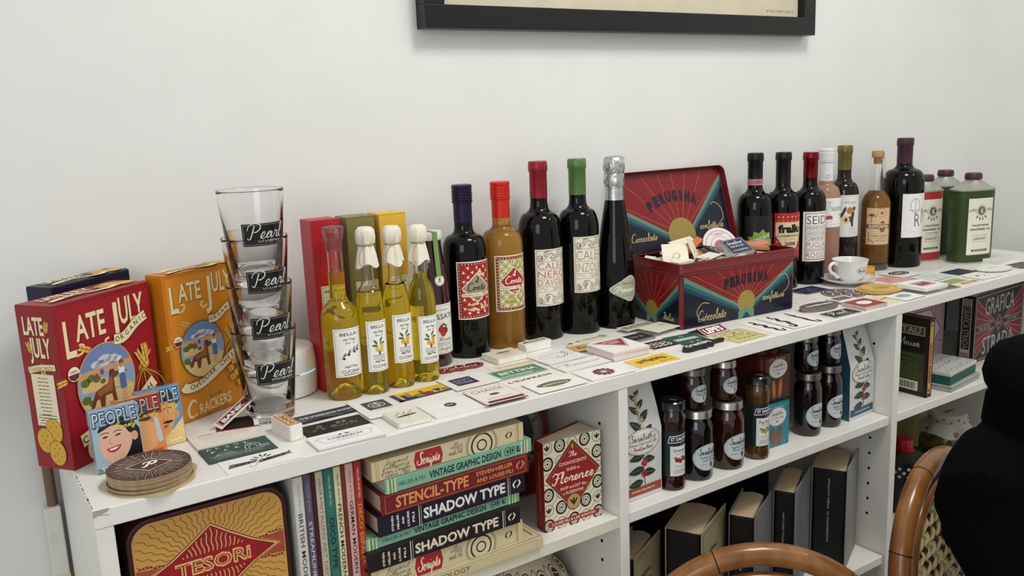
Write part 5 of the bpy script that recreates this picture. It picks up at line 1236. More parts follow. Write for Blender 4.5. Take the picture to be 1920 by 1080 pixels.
card('small gold card peeking out left of the triangle card stack', .752, .145, 44, 30, -2, '#c9a45c', lambda p: p.s('Bon', 0, 0, 12, '#5a3a1c', w=24, lw=1.4), z=.0024)
def tri(p):
    p.g([(-26, 22), (30, 28), (14, -20)], '#ecebe8'); p.g([(-30, 30), (33, 30), (10, -16)], '#9c3444'); p.g([(-28, 29), (31, 29), (10, -13)], '#e8dcd8'); p.g([(-26, 28), (29, 28), (10, -10)], '#9c3444'); p.t('URBANO', 1, 21, 6, '#e8dcd8', w=32, b=.02); p.t('PRESS', 4, 12, 6, '#e8dcd8', w=20, b=.02)
card('white card with a dark red triangle, topmost of the tall card stack', .780, .091, 72, 68, -1, '#eceae8', tri, n=9, t_=.0015, under='thick white card stacked beneath the red triangle card', grp='red triangle card stack', edge='#e2d6d4')
card('bright yellow card with a black hand-drawn title, at the front edge', .792, .0245, 78, 42, -2, '#e6bd2c', lambda p: ([p.r(-24 + k * 8, 2 + (k % 3) * 1.4, 7, 11, '#2c2a20', .25 * (-1) ** k) for k in range(7)], p.t('NEKOOSH', 0, 3, 8, '#8d8a78', w=52, b=.03), p.s('Paper Co', 18, -12, 5, '#3c3420', w=24, lw=.6)), n=2, t_=.0006, under='pale card beneath the yellow card', grp='yellow cards')
card('cream card with a taupe title band, between the sparkling wine and the tin', .905, .186, 70, 28, 2, '#e3decb', lambda p: (p.r(0, 0, 64, 17, '#8f8268'), p.s('Vaccaro', 0, 0, 12, '#e3decb', w=46, lw=1.2)), z=.0060)
card('folded cream card with a curling corner at the left foot of the tin', .923, .150, 60, 46, 8, '#dfdbc6', lambda p: (p.dash(14, 6, 16, 2, 3, '#55603c', t=1.4)), z=.0046, t_=.0012)
card('black card with thin pale letters left of the green striped card', .862, .137, 50, 34, 2, '#2b2627', lambda p: (p.t('NV\\A', 0, 0, 12, '#a9a39c', w=28, b=-.01)), n=3, t_=.0013, edge='#8a8382', under='grey card beneath the black thin-lettered card', grp='black thin-lettered cards')
def orn(p):
    for k in range(4): x = -17 + k * 11; p.ring(x, -3, 6.5, 9, 2, '#e6e2da', 18); p.l(smoothp([(x - 5, 8), (x, 12), (x + 5, 8)], 3), 1.4, '#e6e2da')
    p.t('1697', 0, -3, 15, '#e6e2da', w=44, b=-.01)
card('dark plum card with big looping white numerals', .862, .084, 54, 42, -2, '#3b2a30', orn, z=.0002, t_=.0015)
card('dark green card with a pale grey name strip, beside the black fish shape', .921, .078, 62, 62, -5, '#2f5a4a', lambda p: (p.r(0, 4, 48, 13, '#a8b2a8'), p.t('BONO', 0, 4, 9, '#d5dbd2', w=38, b=.03), p.t('/V', 2, 20, 8, '#c9d2c9'), p.t('Z A', 2, -16, 8, '#c9d2c9', w=22)), z=.0002)
def fish():
    t = thing('fish_sign', 'black fish-shaped cut-out with white capitals at the front edge', 'sign', (.906, .030, .0002), D2(2))
    o = smoothp([(-46, -2), (-40, 6), (-24, 11), (0, 12), (14, 11), (18, 17), (24, 11), (32, 6), (46, 6), (52, 2), (48, -2), (34, -1), (22, -4), (14, -11), (4, -8), (-2, -12), (-14, -9), (-34, -10), (-44, -7)], 2, True)
    bm_ = mat('fish_black', '#1b1b1c', .55)
    MB().prism([(a / 1000, b / 1000) for a, b in o], 0, .006, bm_).build('fish_body', t, bevel=.0006)
    for a in (-30, 4): MB().prism([((a + x) / 1000, y / 1000) for x, y in ((0, -4), (10, -2), (6, -9))], .006, .0072, bm_).build('fin', t)
    p = Pr(); p.t("CONTE'S", -8, 3, 9, '#eeeceb', w=56, b=.05, rot=.0); p.build('face_print', t, M=face_up(0, 0, .006))
fish()
def tent():
    t = thing('folded_matchbook', 'dark red folded matchbook standing like a tent before the tin', 'matchbook', (.985, .093, .0002), D2(4))
    m = mat('lepe_red', '#6d1824', .4); wm = mat('matchbook_white', '#e9e5de', .5)
    for nm, rx in (('front_cover', 20), ('back_cover', 160)):
        o = MB().b2(-.030, 0, 0, .030, .026, .0007, m).build(nm, t)
        o.matrix_local = Matrix.Translation((0, -.022 if rx == 20 else .022, 0)) @ Matrix.Rotation(D2(rx), 4, 'X')
        if rx == 20:
            p = Pr(58, 24, '#e9e5de'); p.r(0, 0, 54, 20, '#6d1824'); p.t("LEPE'S", 0, 0, 13, '#efebe4', w=44, b=.05); q = p.build('cover_print', t); q.parent = o; q.matrix_local = Matrix.Translation((0, .013, .0007))
tent()
def rogue(p):
    p.fr(0, 0, 70, 58, 1, '#7a7440'); p.fr(0, 0, 65, 53, .5, '#7a7440'); rr = random.Random(8)
    for k in range(34): x, y, a = rr.uniform(-27, 27), rr.uniform(-4, 20), rr.random() * 3; p.e(x, y, rr.uniform(2, 5), rr.uniform(.8, 1.8), '#77703a' if k % 3 else '#a59c5c', 9, a)
    p.t('ROGUES', 4, -14, 9, '#77703a', w=48, b=.01); p.l([(-28, -7), (28, -7)], .5, '#7a7440')
card('pale yellow card with an olive engraved scene, beside the tent matchbook', 1.000, .038, 78, 66, 2, '#d3cb94', rogue, z=.0002)
def siren(v):
    def f(p):
        pts = [[(-4, 40), (0, 30), (-4, 20), (3, 8), (-3, -4), (3, -16), (0, -28), (8, -36), (12, -28)], [(2, 42), (-2, 32), (4, 22), (-2, 10), (4, -2), (-1, -16), (-2, -30), (-10, -36), (-12, -28)], [(0, 40), (1, 26), (-1, 12), (1, -4), (-1, -20), (3, -34), (11, -36), (12, -28)]][v]
        q = smoothp(pts, 5); p.l(q, 8, '#1e1d1f', taper=True)
        p.e(q[2][0], q[2][1] - 1, 3.4, 4.4, '#1e1d1f', 12); p.g([(q[-1][0] - 5, q[-1][1] + 5), (q[-1][0], q[-1][1] - 3), (q[-1][0] + 5, q[-1][1] + 6), (q[-1][0], q[-1][1] + 3)], '#1e1d1f')
        p.l(smoothp([(q[8][0] - 11, q[8][1] + 5), (q[8][0], q[8][1] + 1), (q[8][0] + 11, q[8][1] + 5)] if v == 2 else [(q[8][0] - 8, q[8][1] - 4), (q[8][0], q[8][1] + 2), (q[8][0] + 9, q[8][1] - 3)], 4), 1.8, '#1e1d1f')
        for k in range(3, len(q) - 6, 3): p.l([(q[k][0] - 2.4, q[k][1] - 1), (q[k][0], q[k][1] + 1), (q[k][0] + 2.4, q[k][1] - 1)], .5, '#8a898c')
    return f
card('white card with a black curling mermaid figure, leftmost of three', 1.079, .048, 44, 88, -6, '#eceae4', siren(0))
card('white card with a black curling mermaid figure, middle of three', 1.126, .049, 45, 88, -5, '#eceae4', siren(1), z=.0009)
card('white card with a black crossed-arm mermaid figure, rightmost of three', 1.173, .050, 45, 88, -5, '#eceae4', siren(2))
card('white card under the small black script card', 1.249, .0245, 86, 42, -2, '#e9e8e3', None)
card('small black card with the white script name, in front of the oval coasters', 1.249, .0225, 74, 36, -2, '#1b1b1d', lambda p: (p.fr(0, 0, 68, 30, .6, '#8f8d8a'), p.s('Pearl', -4, 3, 17, '#ecebe7', w=42, lw=1.4), p.t('OYSTER BAR', 4, -10, 3, '#cfcdc9', w=34)), z=.0009)
def oval_coaster(label, x, y, rx, ry, ang, col, art, z, t_=.0018, edge='#8a7f78', grp=None, cat='coaster', scallop=0):
    z = settle(x, y, rx * 1.7, ry * 1.7, ang, z, t_ - .0006)
    t = thing('oval_coaster' if not scallop else 'scalloped_card', label, cat, (x, y, z), D2(ang), grp)
    n = 72
    o = [(rx * math.cos(2 * PI * k / n) * (1 + scallop * abs(math.sin(n / 6 * PI * k / n * 1.5))), ry * math.sin(2 * PI * k / n) * (1 + scallop * abs(math.sin(n / 6 * PI * k / n * 1.5)))) for k in range(n)]
    MB().prism([(a / 1000, b / 1000) for a, b in o], 0, t_, mat('board_' + edge.strip('#'), edge, .7)).build('board', t)
    p = Pr(); p.g([(a * .985, b * .985) for a, b in o], col)
    if art: art(p)
    p.build('face_print', t, M=face_up(0, 0, t_))
    return t
for k in range(4):
    oval_coaster('dark oval coaster with white lettering, topmost of four right of the tin' if k == 3 else ('lowest', 'second lowest', 'third lowest')[k] + ' dark oval coaster in the stack right of the tin', 1.254 + (k % 2) * .002, .0745 - (k % 3) * .001, 46, 19, -3 - k, '#4a4042', (lambda p: (p.ring(0, 0, 42, 16, .6, '#cfc8c4'), p.t('S.AMBROEUS', 0, 0, 7.5, '#e9e5e2', w=66, b=.05))) if k == 3 else None, .0002 + k * .0019, grp='dark oval coasters')
card('white card with fine grey engraving tucked beside the tin', 1.300, .148, 74, 52, 0, '#e4e2dc', lambda p: ([p.l(smoothp([(-30 + k * 8, -14), (-26 + k * 8, 4), (-30 + k * 8, 12)], 3), .6, '#8c8a86') for k in range(8)], p.dash(0, -18, 60, 2, 3, '#8c8a86', t=.8)))
card('navy blue card with fine pale emblem between the tin and the saucer', 1.372, .186, 74, 50, -2, '#1f2740', lambda p: (p.ring(0, 0, 16, 12, .6, '#8f97ae'), p.s('S', 0, 0, 16, '#a9b0c4', lw=.8), p.l(smoothp([(-30, 0), (-20, 4), (-14, 0)], 3), .6, '#8f97ae'), p.l(smoothp([(30, 0), (20, 4), (14, 0)], 3), .6, '#8f97ae')), z=.0002)
def dkr(p, R):
    p.ring(0, 0, 39, 39, 1.6, '#c9c2be')
    for k in range(6): a = k * PI / 3; p.l(smoothp([(8 * math.cos(a), 8 * math.sin(a)), (20 * math.cos(a + .4), 20 * math.sin(a + .4)), (32 * math.cos(a), 32 * math.sin(a)), (22 * math.cos(a - .4), 22 * math.sin(a - .4))], 4), 3, '#d8d2ce')
pulp_coaster(1.397, .124, .0002, .042, .0018, 'dark plum round coaster with pale flourishes, in front of the saucer', None, '#43383a', dkr)
card('small white card with a dark photo band, tucked in front of the plum round coaster', 1.338, .083, 50, 40, -5, '#e6e4dd', lambda p: (p.r(0, 3, 40, 22, '#574a48'), p.s('Vero', 0, 3, 8, '#cfc8c4', w=20, lw=.8)), n=2, t_=.0016, under='white card beneath the dark photo band card', grp='dark photo band cards', z=.0022)
card('brick red card with a white oval, topmost of its stack at the front edge', 1.330, .030, 62, 52, -3, '#973a34', lambda p: (p.e(0, 1, 17, 12, '#f0eeec', 28), p.dash(0, 1, 18, 1, 1, '#c98a84', t=1)), n=5, t_=.0014, under='pale card stacked beneath the brick red card', grp='brick red card stack', edge='#d9c9c4')
card('pale cream card with a small fish sketch at the front edge', 1.404, .037, 76, 62, -3, '#ded5b4', lambda p: (p.e(2, 6, 12, 2.2, '#6b675a', 14, .15), p.g([(12, 8), (18, 12), (18, 5)], '#6b675a'), p.dash(-12, 14, 26, 2, 3, '#9a9378', t=1)), z=.0002)
for k, (dx, dy) in enumerate(((-.010, .004), (-.005, .001), (0, 0))):
    pulp_coaster(1.470 + dx, .090 + dy, .0002 + k * .0017, .0400, .0016, 'gold round coaster with a dark oval crest, topmost of three before the saucer' if k == 2 else ('lowest', 'middle')[k] + ' gold round coaster of the three before the saucer', 'gold round coasters', '#d5b368',
                 (lambda p, R: (p.ring(0, 0, 37, 37, .9, '#7d5a26'), p.ring(0, 0, 30, 30, .5, '#7d5a26'), p.e(0, 0, 19, 10, '#5b4a2c', 28), p.e(0, 0, 17, 8.4, '#c7a65c', 28), p.t('CAFE', 0, 0, 6, '#4a3a20', w=20, b=.02), p.t('VENEZIA', 0, 22, 5, '#7d5a26', w=26))) if k == 2 else None, D2(-8), mat('gold_board_edge', '#c59a4a', .6))
card('white card with a pale teal oval at the front edge', 1.452, .0268, 66, 50, 0, '#ebebe8', lambda p: (p.e(0, 3, 19, 12, '#8fa9a9', 28), p.ring(0, 3, 16.5, 9.6, .5, '#cfdada'), p.dash(0, -15, 30, 1, 1, '#b3b1ad', t=.8)), rs=1)
card('white card with a rose pink picture, topmost of its stack at the front edge', 1.530, .039, 74, 66, -3, '#eae8e5', lambda p: (p.r(2, 0, 48, 32, '#b58a90'), p.g(smoothp([(-16, -8), (-10, 6), (0, 2), (10, 9), (20, 4), (14, -8)], 3, True), '#8d3a4c')), n=3, t_=.0020, under='white card stacked beneath the rose pink picture card', grp='rose pink picture cards', rs=1)
card('coral pink card with dark red line drawing right of the saucer', 1.585, .142, 74, 60, -6, '#d9a09a', lambda p: ([p.l(smoothp([(-30 + 9 * k, -20 + 5 * k), (-20 + 6 * k, 4), (-26 + 10 * k, 20)], 4), .9, '#8d3a44') for k in range(6)], p.fr(0, 0, 70, 56, .8, '#b5605c')), z=.0002)
card('white card with a big black ellipse behind the coral pink card', 1.645, .160, 70, 60, 0, '#e6e4de', lambda p: (p.e(0, 4, 29, 17, '#2c3138', 32), p.e(0, 4, 24, 12, '#dcdcd8', 28), p.e(0, 4, 22, 10.5, '#2c3138', 28), p.t('OPERA', 0, 4, 8, '#e6e4de', w=28, b=.03)), z=.0009, t_=.0015)
card('pale blue-grey map card between the coral card and the green card', 1.659, .098, 78, 56, 3, '#cfd6d6', lambda p: ([p.l(smoothp([(-34, -18 + k * 8), (-8, -12 + k * 7), (14, -20 + k * 9), (34, -14 + k * 7)], 4), .6, '#8fa0a4') for k in range(5)], p.l(smoothp([(-10, -24), (2, 0), (-4, 24)], 4), .8, '#a4775c')), z=.0002)
card('pale grey card with a faint oval scroll, before the cans', 1.738, .158, 76, 48, 3, '#d8d6d0', lambda p: (p.ring(4, 2, 18, 9, .6, '#8a8884'), p.ring(4, 2, 12, 5, .6, '#8a8884')))
card('small navy card below the green can', 1.752, .090, 74, 46, -2, '#262c42', lambda p: (p.dash(0, 6, 40, 3, 4, '#55607c', t=1), p.fr(0, 0, 68, 40, .5, '#55607c')), z=.0002)
card('green and cream card with a brown banner at the front edge', 1.652, .032, 92, 60, 0, '#e0dcc6', lambda p: (p.r(-8, 12, 74, 30, '#8fa862'), [p.e(-36 + k * 8, 14 + (k % 3) * 4, 2, 1.6, '#b9cc90', 8) for k in range(8)], p.r(12, -14, 56, 12, '#a87a58'), p.dash(12, -14, 44, 1, 1, '#e6dcc0', t=3)), z=.0002)
card('small brown corner card between the rose stack and the green card', 1.5905, .0225, 34, 40, -10, '#6b5650', None, z=.0002)
card('white card with two small black marks at the front edge', 1.741, .034, 70, 50, -3, '#e8e6e0', lambda p: (p.e(-8, 4, 9, 3, '#3a3b40', 12, .1), p.e(12, 1, 6, 1.6, '#3a3b40', 10, .2), p.ring(0, 2, 26, 14, .4, '#b9b7b2')), z=.0009)
oval_coaster('white scalloped oval card with a black brush mark in front of the green can', 1.830, .056, 47, 30, -4, '#e9e8e4', lambda p: (p.l(smoothp([(-16, 0), (-4, 5), (8, 3), (20, -1)], 4), 2.2, '#2c2b2e', taper=True), p.e(-20, 3, 1.6, 1.6, '#2c2b2e', 8), p.l([(46.5 * .94 * math.cos(2 * PI * k / 40), 30 * .94 * math.sin(2 * PI * k / 40)) for k in range(40)], .4, '#6b6a6c', closed=True)), .0022, .0016, '#dddbd4', cat='card', scallop=.05)
card('white booklet, topmost of a flat stack at the right end', 1.935, .110, 88, 56, 4, '#dcdcd6', lambda p: (p.r(-8, 4, 54, 22, '#cdd2cc'), p.dash(0, -14, 50, 1, 1, '#b3b1ac', t=1)), n=4, t_=.0024, under='white booklet lower in the flat stack at the right end', grp='white booklets', name='booklet', cat='booklet')
card('dark brown patterned card at the far right front edge', 1.915, .038, 80, 48, -4, '#4a4040', lambda p: ([p.ring(-30 + k * 10, (k % 2) * 8 - 4, 5, 5, 1, '#b9b0aa', 12) for k in range(7)]), z=.0002)

# ================================================================= FIRST BAY
def tesori():
    t = thing('lozenge_tin', 'upright gold and red rounded tin with wavy rays and a red diamond', 'tin', (.029, .018, SHZ + .0003))
    W, H, D = .176, .189, .05
    mm = mat('tin_maroon', '#3a0d12', .3, coat=.3)
    M = Matrix.Translation((W / 2, 0, H / 2)) @ Matrix.Rotation(PI / 2, 4, 'X')
    b = MB(); b.prism(rrect(W, H, .026, 8), -D, 0, mm, M); b.build('tin_body', t, bevel=.0015)
    p = Pr(); o = [(x * 1000, y * 1000) for x, y in rrect(W - .010, H - .010, .022, 8)]; p.g(o, '#c89a4e')
    w, h = 165, 178
    def inside(x, y):
        ax, ay = abs(x) - (w / 2 - 22), abs(y) - (h / 2 - 22)
        return abs(x) < w / 2 and abs(y) < h / 2 and not (ax > 0 and ay > 0 and math.hypot(ax, ay) > 21)
    cx, cy = 0, 24
    for k in range(56):
        a = 2 * PI * k / 56; pts = []
        for j in range(40):
            r = 14 + j * 3; q = a + math.sin(r * .5) * 1.3 / r
            x, y = cx + r * math.cos(q), cy + r * math.sin(q)
            if inside(x, y): pts.append((x, y))
            else: break
        if len(pts) > 2: p.l(pts, .9, '#8a4a22')
    for sx in (-1, 1):
        p.g([(sx * 30, cy + 8), (sx * 82, cy + 14), (sx * 82, cy - 14), (sx * 30, cy - 8)], '#a34a34')
        for k in range(9): 
            for sy in (-1, 1): x = sx * (46 + k * 4); y = cy + sy * (14.6 if k > 4 else 12); p.g([(x - 2, y), (x + 2, y), (x, y + sy * 2.4)], '#6a1a1c')
    D4 = [(0, 46), (22, 30), (46, 14), (74, 0), (46, -14), (22, -30), (0, -52), (-22, -30), (-46, -14), (-74, 0), (-46, 14), (-22, 30)]
    D4 = [(x, y + cy) for x, y in D4]
    p.g([(x * 1.05, (y - cy) * 1.05 + cy) for x, y in D4], '#e0b974'); p.l([(x * 1.02, (y - cy) * 1.02 + cy) for x, y in D4], 1.2, '#4a1512', closed=True); p.g([(x * .96, (y - cy) * .96 + cy) for x, y in D4], '#8d1a22')
    for k in range(-7, 8):
        for sy in (-1, 1):
            pts = [(k * 4.6 + k * .07 * j * 2 + math.sin(j * .9) * .8, cy + sy * (13 + j * 2.4)) for j in range(int(max(2, 13 - abs(k) * 1.6)))]
            p.l(pts, 1.2, '#d9a765')
    p.r(0, cy, 96, 24, '#9c1520'); p.t('TESORi', 0, cy, 16, '#e0b974', w=84, b=.045); p.t('TESORi', 0, cy, 14.2, '#8d3a2c', w=81, b=-.012)
    p.t('LEONE', 0, -h / 2 + 22, 9, '#6a1a1c', w=60, b=.03)
    p.build('front_print', t, M=face_front(W / 2, 0, H / 2), rough=.35)
tesori()

def book_v(label, x0, x1, y, H, col, title, tc, tsize, author=None, ac=None, D=.15, z=SHZ, grp=None, lean=0):
    t = thing('book', label, 'book', (x0, y, z + .0003), 0, grp); w = x1 - x0
    t.rotation_euler = (0, lean, 0)
    m = mat('cover_' + col.strip('#'), col, .5, var=.05)
    b = MB(); b.b2(0, 0, 0, .0012, D, H, m); b.b2(w - .0012, 0, 0, w, D, H, m); b.b2(0.0012, 0, 0, w - .0012, .0012, H, m); b.build('cover', t, bevel=.0004)
    MB().b2(.0012, .0012, .002, w - .0012, D - .002, H - .002, PAGES).build('page_block', t)
    p = Pr(); W = w * 1000
    if author: p.t(author, W * .06, H * 500 - 28, min(2.6, W * .34), ac or tc, w=38, rot=-PI / 2)
    if title: p.t(title, W * .02, H * 500 - 104 + 8, min(tsize, W * .6), tc, w=min(100, len(title) * 7.4), b=.01, rot=-PI / 2)
    if title or author: p.build('spine_lettering', t, M=face_front(w / 2, -.0001, H / 2))
    return t
G1 = 'slim books upright beside the gold tin'
for lb, a, b_, col, ti, tc, sz, au, ac in (
 ('slim white book, leftmost upright spine beside the gold tin', .2140, .2265, '#cfcfc6', 'BRITISH MODERN', '#4c4a4a', 5, 'HELLER AND FILI', '#9a9890'),
 ('slim grey-purple book right of the white one', .2270, .2365, '#5d5364', 'STREAMLINE', '#c9c4cc', 4, 'HELLER & FILI', '#9d95a2'),
 ('thin maroon book right of the grey-purple one', .2368, .2415, '#4a1522', None, '#fff', 4, None, None),
 ('slim beige book with thin grey title', .2420, .2515, '#bdb6a4', 'ITALIAN ART DECO', '#8a8272', 4, 'HELLER & FILI', '#3a342c'),
 ('slim teal green book with black title', .2520, .2645, '#2f6f64', 'DECO TYPE', '#14211f', 6, 'HELLER AND FILI', '#b9d2cb'),
 ('slim pale yellow book with black title', .2650, .2742, '#d6d2a8', 'FRENCH MODERN', '#1f1d18', 4.6, 'HELLER AND FILI', '#1f1d18'),
 ('thin red-brown book between the pale yellow and pink ones', .2746, .2795, '#7a2f28', None, '#fff', 4, None, None),
 ('slim pink book with black title', .2800, .2903, '#d5a9a4', 'GERMAN MODERN', '#2b1d1f', 4.6, 'HELLER AND FILI', '#6d5a5a'),
 ('slim red book, rightmost upright spine', .2908, .3010, '#a32f22', 'DECO ESPAÑA', '#d99a3c', 5, 'HELLER AND FILI', '#e9d9c8')):
    book_v(lb, a - .0010, b_ - .0014, .012, .1935, col, ti, tc, sz, au, ac, grp=G1)

def book_h(label, x0, x1, z0, z1, y, col, art, D=.17, rz=0, grp='big design books lying in a stack'):
    t = thing('design_book', label, 'book', (x0, y, z0), D2(rz), grp); w = x1 - x0; h = z1 - z0 - .0003
    m = mat('cover_' + col.strip('#'), col, .42, var=.04)
    b = MB(); b.b2(0, .001, 0, w, D, .0022, m); b.b2(0, .001, h - .0022, w, D, h, m); b.b2(0, 0, .0, w, .0030, h, m); b.build('cover', t, bevel=.0007)
    MB().b2(.003, .003, .0022, w - .003, D - .004, h - .0022, PAGES).build('page_block', t)
    p = Pr(); art(p, w * 1000, h * 1000); p.build('spine_print', t, M=face_front(w / 2, 0, h / 2), rough=.4)
def eagle(p, x, y, s, c): p.l(smoothp([(x - s * .25, y - s * .5), (x - s * .5, y), (x, y + s * .5)], 4), s * .22, c, taper=True); p.l(smoothp([(x + s * .25, y + s * .5), (x + s * .5, y), (x, y - s * .5)], 4), s * .22, c, taper=True)
def a_script(p, w, h):
    p.l([(-w / 2 + 6, -h / 2), (-w / 2 + 6, h / 2)], .6, '#a3622c'); p.l([(-w / 2 + 9, -h / 2), (-w / 2 + 9, h / 2)], .5, '#a3622c'); p.l([(w / 2 - 9, -h / 2), (w / 2 - 9, h / 2)], 1.2, '#a3622c'); p.l([(w / 2 - 12, -h / 2), (w / 2 - 12, h / 2)], .5, '#a3622c')
    p.s('Elegant', -80, h * .3, h * .26, '#4a4238', w=34, lw=.5); p.s('Lettering', -80, h * .08, h * .26, '#4a4238', w=38, lw=.5); p.s('from Design', -80, -h * .14, h * .24, '#4a4238', w=40, lw=.5); p.s('Golden Age', -80, -h * .34, h * .24, '#4a4238', w=38, lw=.5)
    p.g([(-52, -h * .45), (-55, 0), (-52, h * .45), (-16, h * .45), (-13, 0), (-16, -h * .45)], '#a3242c'); p.s('Scripts', -34, 0, h * .62, '#ecd9bc', w=32, lw=1.5)
    p.s('Heller', 6, h * .22, h * .3, '#4a4238', w=20, lw=.5); p.s('and Fili', 6, -h * .1, h * .3, '#4a4238', w=20, lw=.5)
    for r, c in ((25, '#a39a80'), (21, '#d5c9a6'), (17, '#2b2823'), (14.5, '#d5c9a6'), (8, '#2b2823'), (6, '#d5c9a6')):
        q = min(1, (h / 2) / r * .99); n = 16
        pts = [(46 + r * math.cos(a), max(-h / 2 + .2, min(h / 2 - .2, r * math.sin(a) - 3))) for a in [2 * PI * k / 28 for k in range(28)]]
        p.g(pts, c)
    eagle(p, w / 2 - 24, 0, h * .34, '#1b1916')
def a_vgd(p, w, h):
    for x in (-w / 2 + 9, w / 2 - 12): p.r(x, 0, 12, h, '#cfd5a0'); p.r(x - 2, 0, 3, h, '#5f9078'); p.r(x + 2.5, 0, 2, h, '#5f9078')
    p.t('HELLER & FILI', -74, 0, h * .28, '#2c5244', w=38, b=.01); p.t('VINTAGE GRAPHIC DESIGN', 6, 0, h * .5, '#16322a', w=110, b=.03)
    for x, s in ((72, .3), (80, .26)): p.ring(x, 0, h * s, h * s * 1.1, 1, '#16322a'); p.e(x, 0, h * .1, h * .14, '#16322a', 10)
    p.t('L', 90, 0, h * .42, '#16322a', b=.05); p.dash(90, h * .14, 8, 3, h * .14, '#16322a', t=.9)
def a_sten(p, w, h):
    p.fr(0, 0, w - 10, h - 5, .5, '#c9824c'); p.t('STENCIL-TYPE', -38, 0, h * .52, '#d9935c', w=106, b=.03, i=.04); p.r(-44, 0, 1.2, h * .6, '#6f1d1f')
    p.t('STEVEN·HELLER', 56, h * .17, h * .2, '#d9935c', w=58, b=.02); p.t('AND LOUISE·FILI', 56, -h * .17, h * .2, '#d9935c', w=58, b=.02); eagle(p, w / 2 - 14, 0, h * .4, '#d9935c')
def a_shadow(ink_c):
    def f(p, w, h):
        for x in (-54, w / 2 - 28): p.r(x, 0, 1.2, h, '#d9d4cc'); p.r(x + 3, 0, .5, h, '#d9d4cc')
        for k, s in enumerate(('STEVEN', 'HELLER', 'AND', 'LOUISE', 'FILI')): p.t(s, -92 + k * 7.4, 0, 2.8, ink_c, w=min(h * .74, len(s) * 3.4), b=.03, rot=PI / 2)
        p.t('SHADOW TYPE', 16, -.6, h * .5, '#4a4450', w=128, b=.06, i=0); p.t('SHADOW TYPE', 15.4, .2, h * .5, ink_c, w=126, b=.025)
        eagle(p, w / 2 - 14, 0, h * .4, ink_c)
    return f
zs = [SHZ + .0003, -.2030, -.1735, -.1480, -.1325, -.1045, -.0765, -.0575, -.0315]
spec = [('big pale cream book with a patterned cover at the very bottom of the lying stack', .318, .558, .000, '#cbbf98', lambda p, w, h: (p.fr(0, 0, w - 22, h - 4, .4, '#9a8a62'), p.t('TYPOLOGY', -30, 0, h * .4, '#6d5c3a', w=62, b=.01))),
 ('tan script-lettered book with a red label, lower one of the two in the stack', .300, .530, .004, '#cdbf98', a_script),
 ('black book with cream block capitals, lower one of the two in the stack', .294, .523, .002, '#1b1317', a_shadow('#e6dcbc')),
 ('mint green book between the two black block-capital books', .298, .530, .010, '#7fb096', a_vgd),
 ('black-purple book with white block capitals, upper one of the two in the stack', .314, .537, .005, '#1c1426', a_shadow('#ecebe8')),
 ('dark red stencil-lettered book above the upper black book', .319, .541, .003, '#6f1d1f', a_sten),
 ('mint green book near the top of the lying stack', .325, .548, .001, '#7fb096', a_vgd),
 ('tan script-lettered book with a red label, topmost of the lying stack', .310, .536, .004, '#cdbf98', a_script)]
for k, (lb, x0, x1, y, col, art) in enumerate(spec): book_h(lb, x0, x1, zs[k], zs[k + 1], y, col, art, D=.19 if k == 0 else .16, rz=(-.6, .5, -.4, .3, .4, -.3, .6, 0)[k])
_t = [o for o in bpy.data.objects if o.get('label', '').startswith('big pale cream book')][0]
p = Pr(); [p.g([(110 - 3 + (k % 2) * 2, -84 + k * 3), (110 + 1, -82.5 + k * 3), (110 - 3, -81 + k * 3)], '#8d2a2c') for k in range(22)]; p.fr(60, -50, 112, 84, .6, '#8a7a52'); p.build('cover_pattern', _t, M=face_up(.120, .094, .0182))

t = thing('emblem_box', 'red box with a big round grey lettered emblem, leaning behind the book stack', 'box', (.566, .160, SHZ + .0035), D2(-10)); t.rotation_euler = (D2(-6), 0, D2(-10))
MB().b2(0, 0, 0, .115, .03, .172, mat('emblem_red', '#7d2018', .5)).build('carton', t, bevel=.002)
p = Pr(); p.e(0, 0, 50, 60, '#5c5b58', 40); p.e(0, 0, 47, 57, '#9a9995', 40); p.ring(0, 0, 45, 55, 1.2, '#3c3b39', 40); p.e(0, 0, 32, 40, '#4c4b49', 36)
for k, ch in enumerate('SWISS'): a = D2(120 - k * 24); p.t(ch, 39 * math.cos(a), 48 * math.sin(a), 10, '#3c3b39', b=.02, rot=a - PI / 2)
for k in range(9): a = D2(-150 + k * 15); p.r(39 * math.cos(a), 48 * math.sin(a), 5, 5, '#3c3b39', a)
p.build('round_emblem', t, M=face_front(.058, 0, .100))

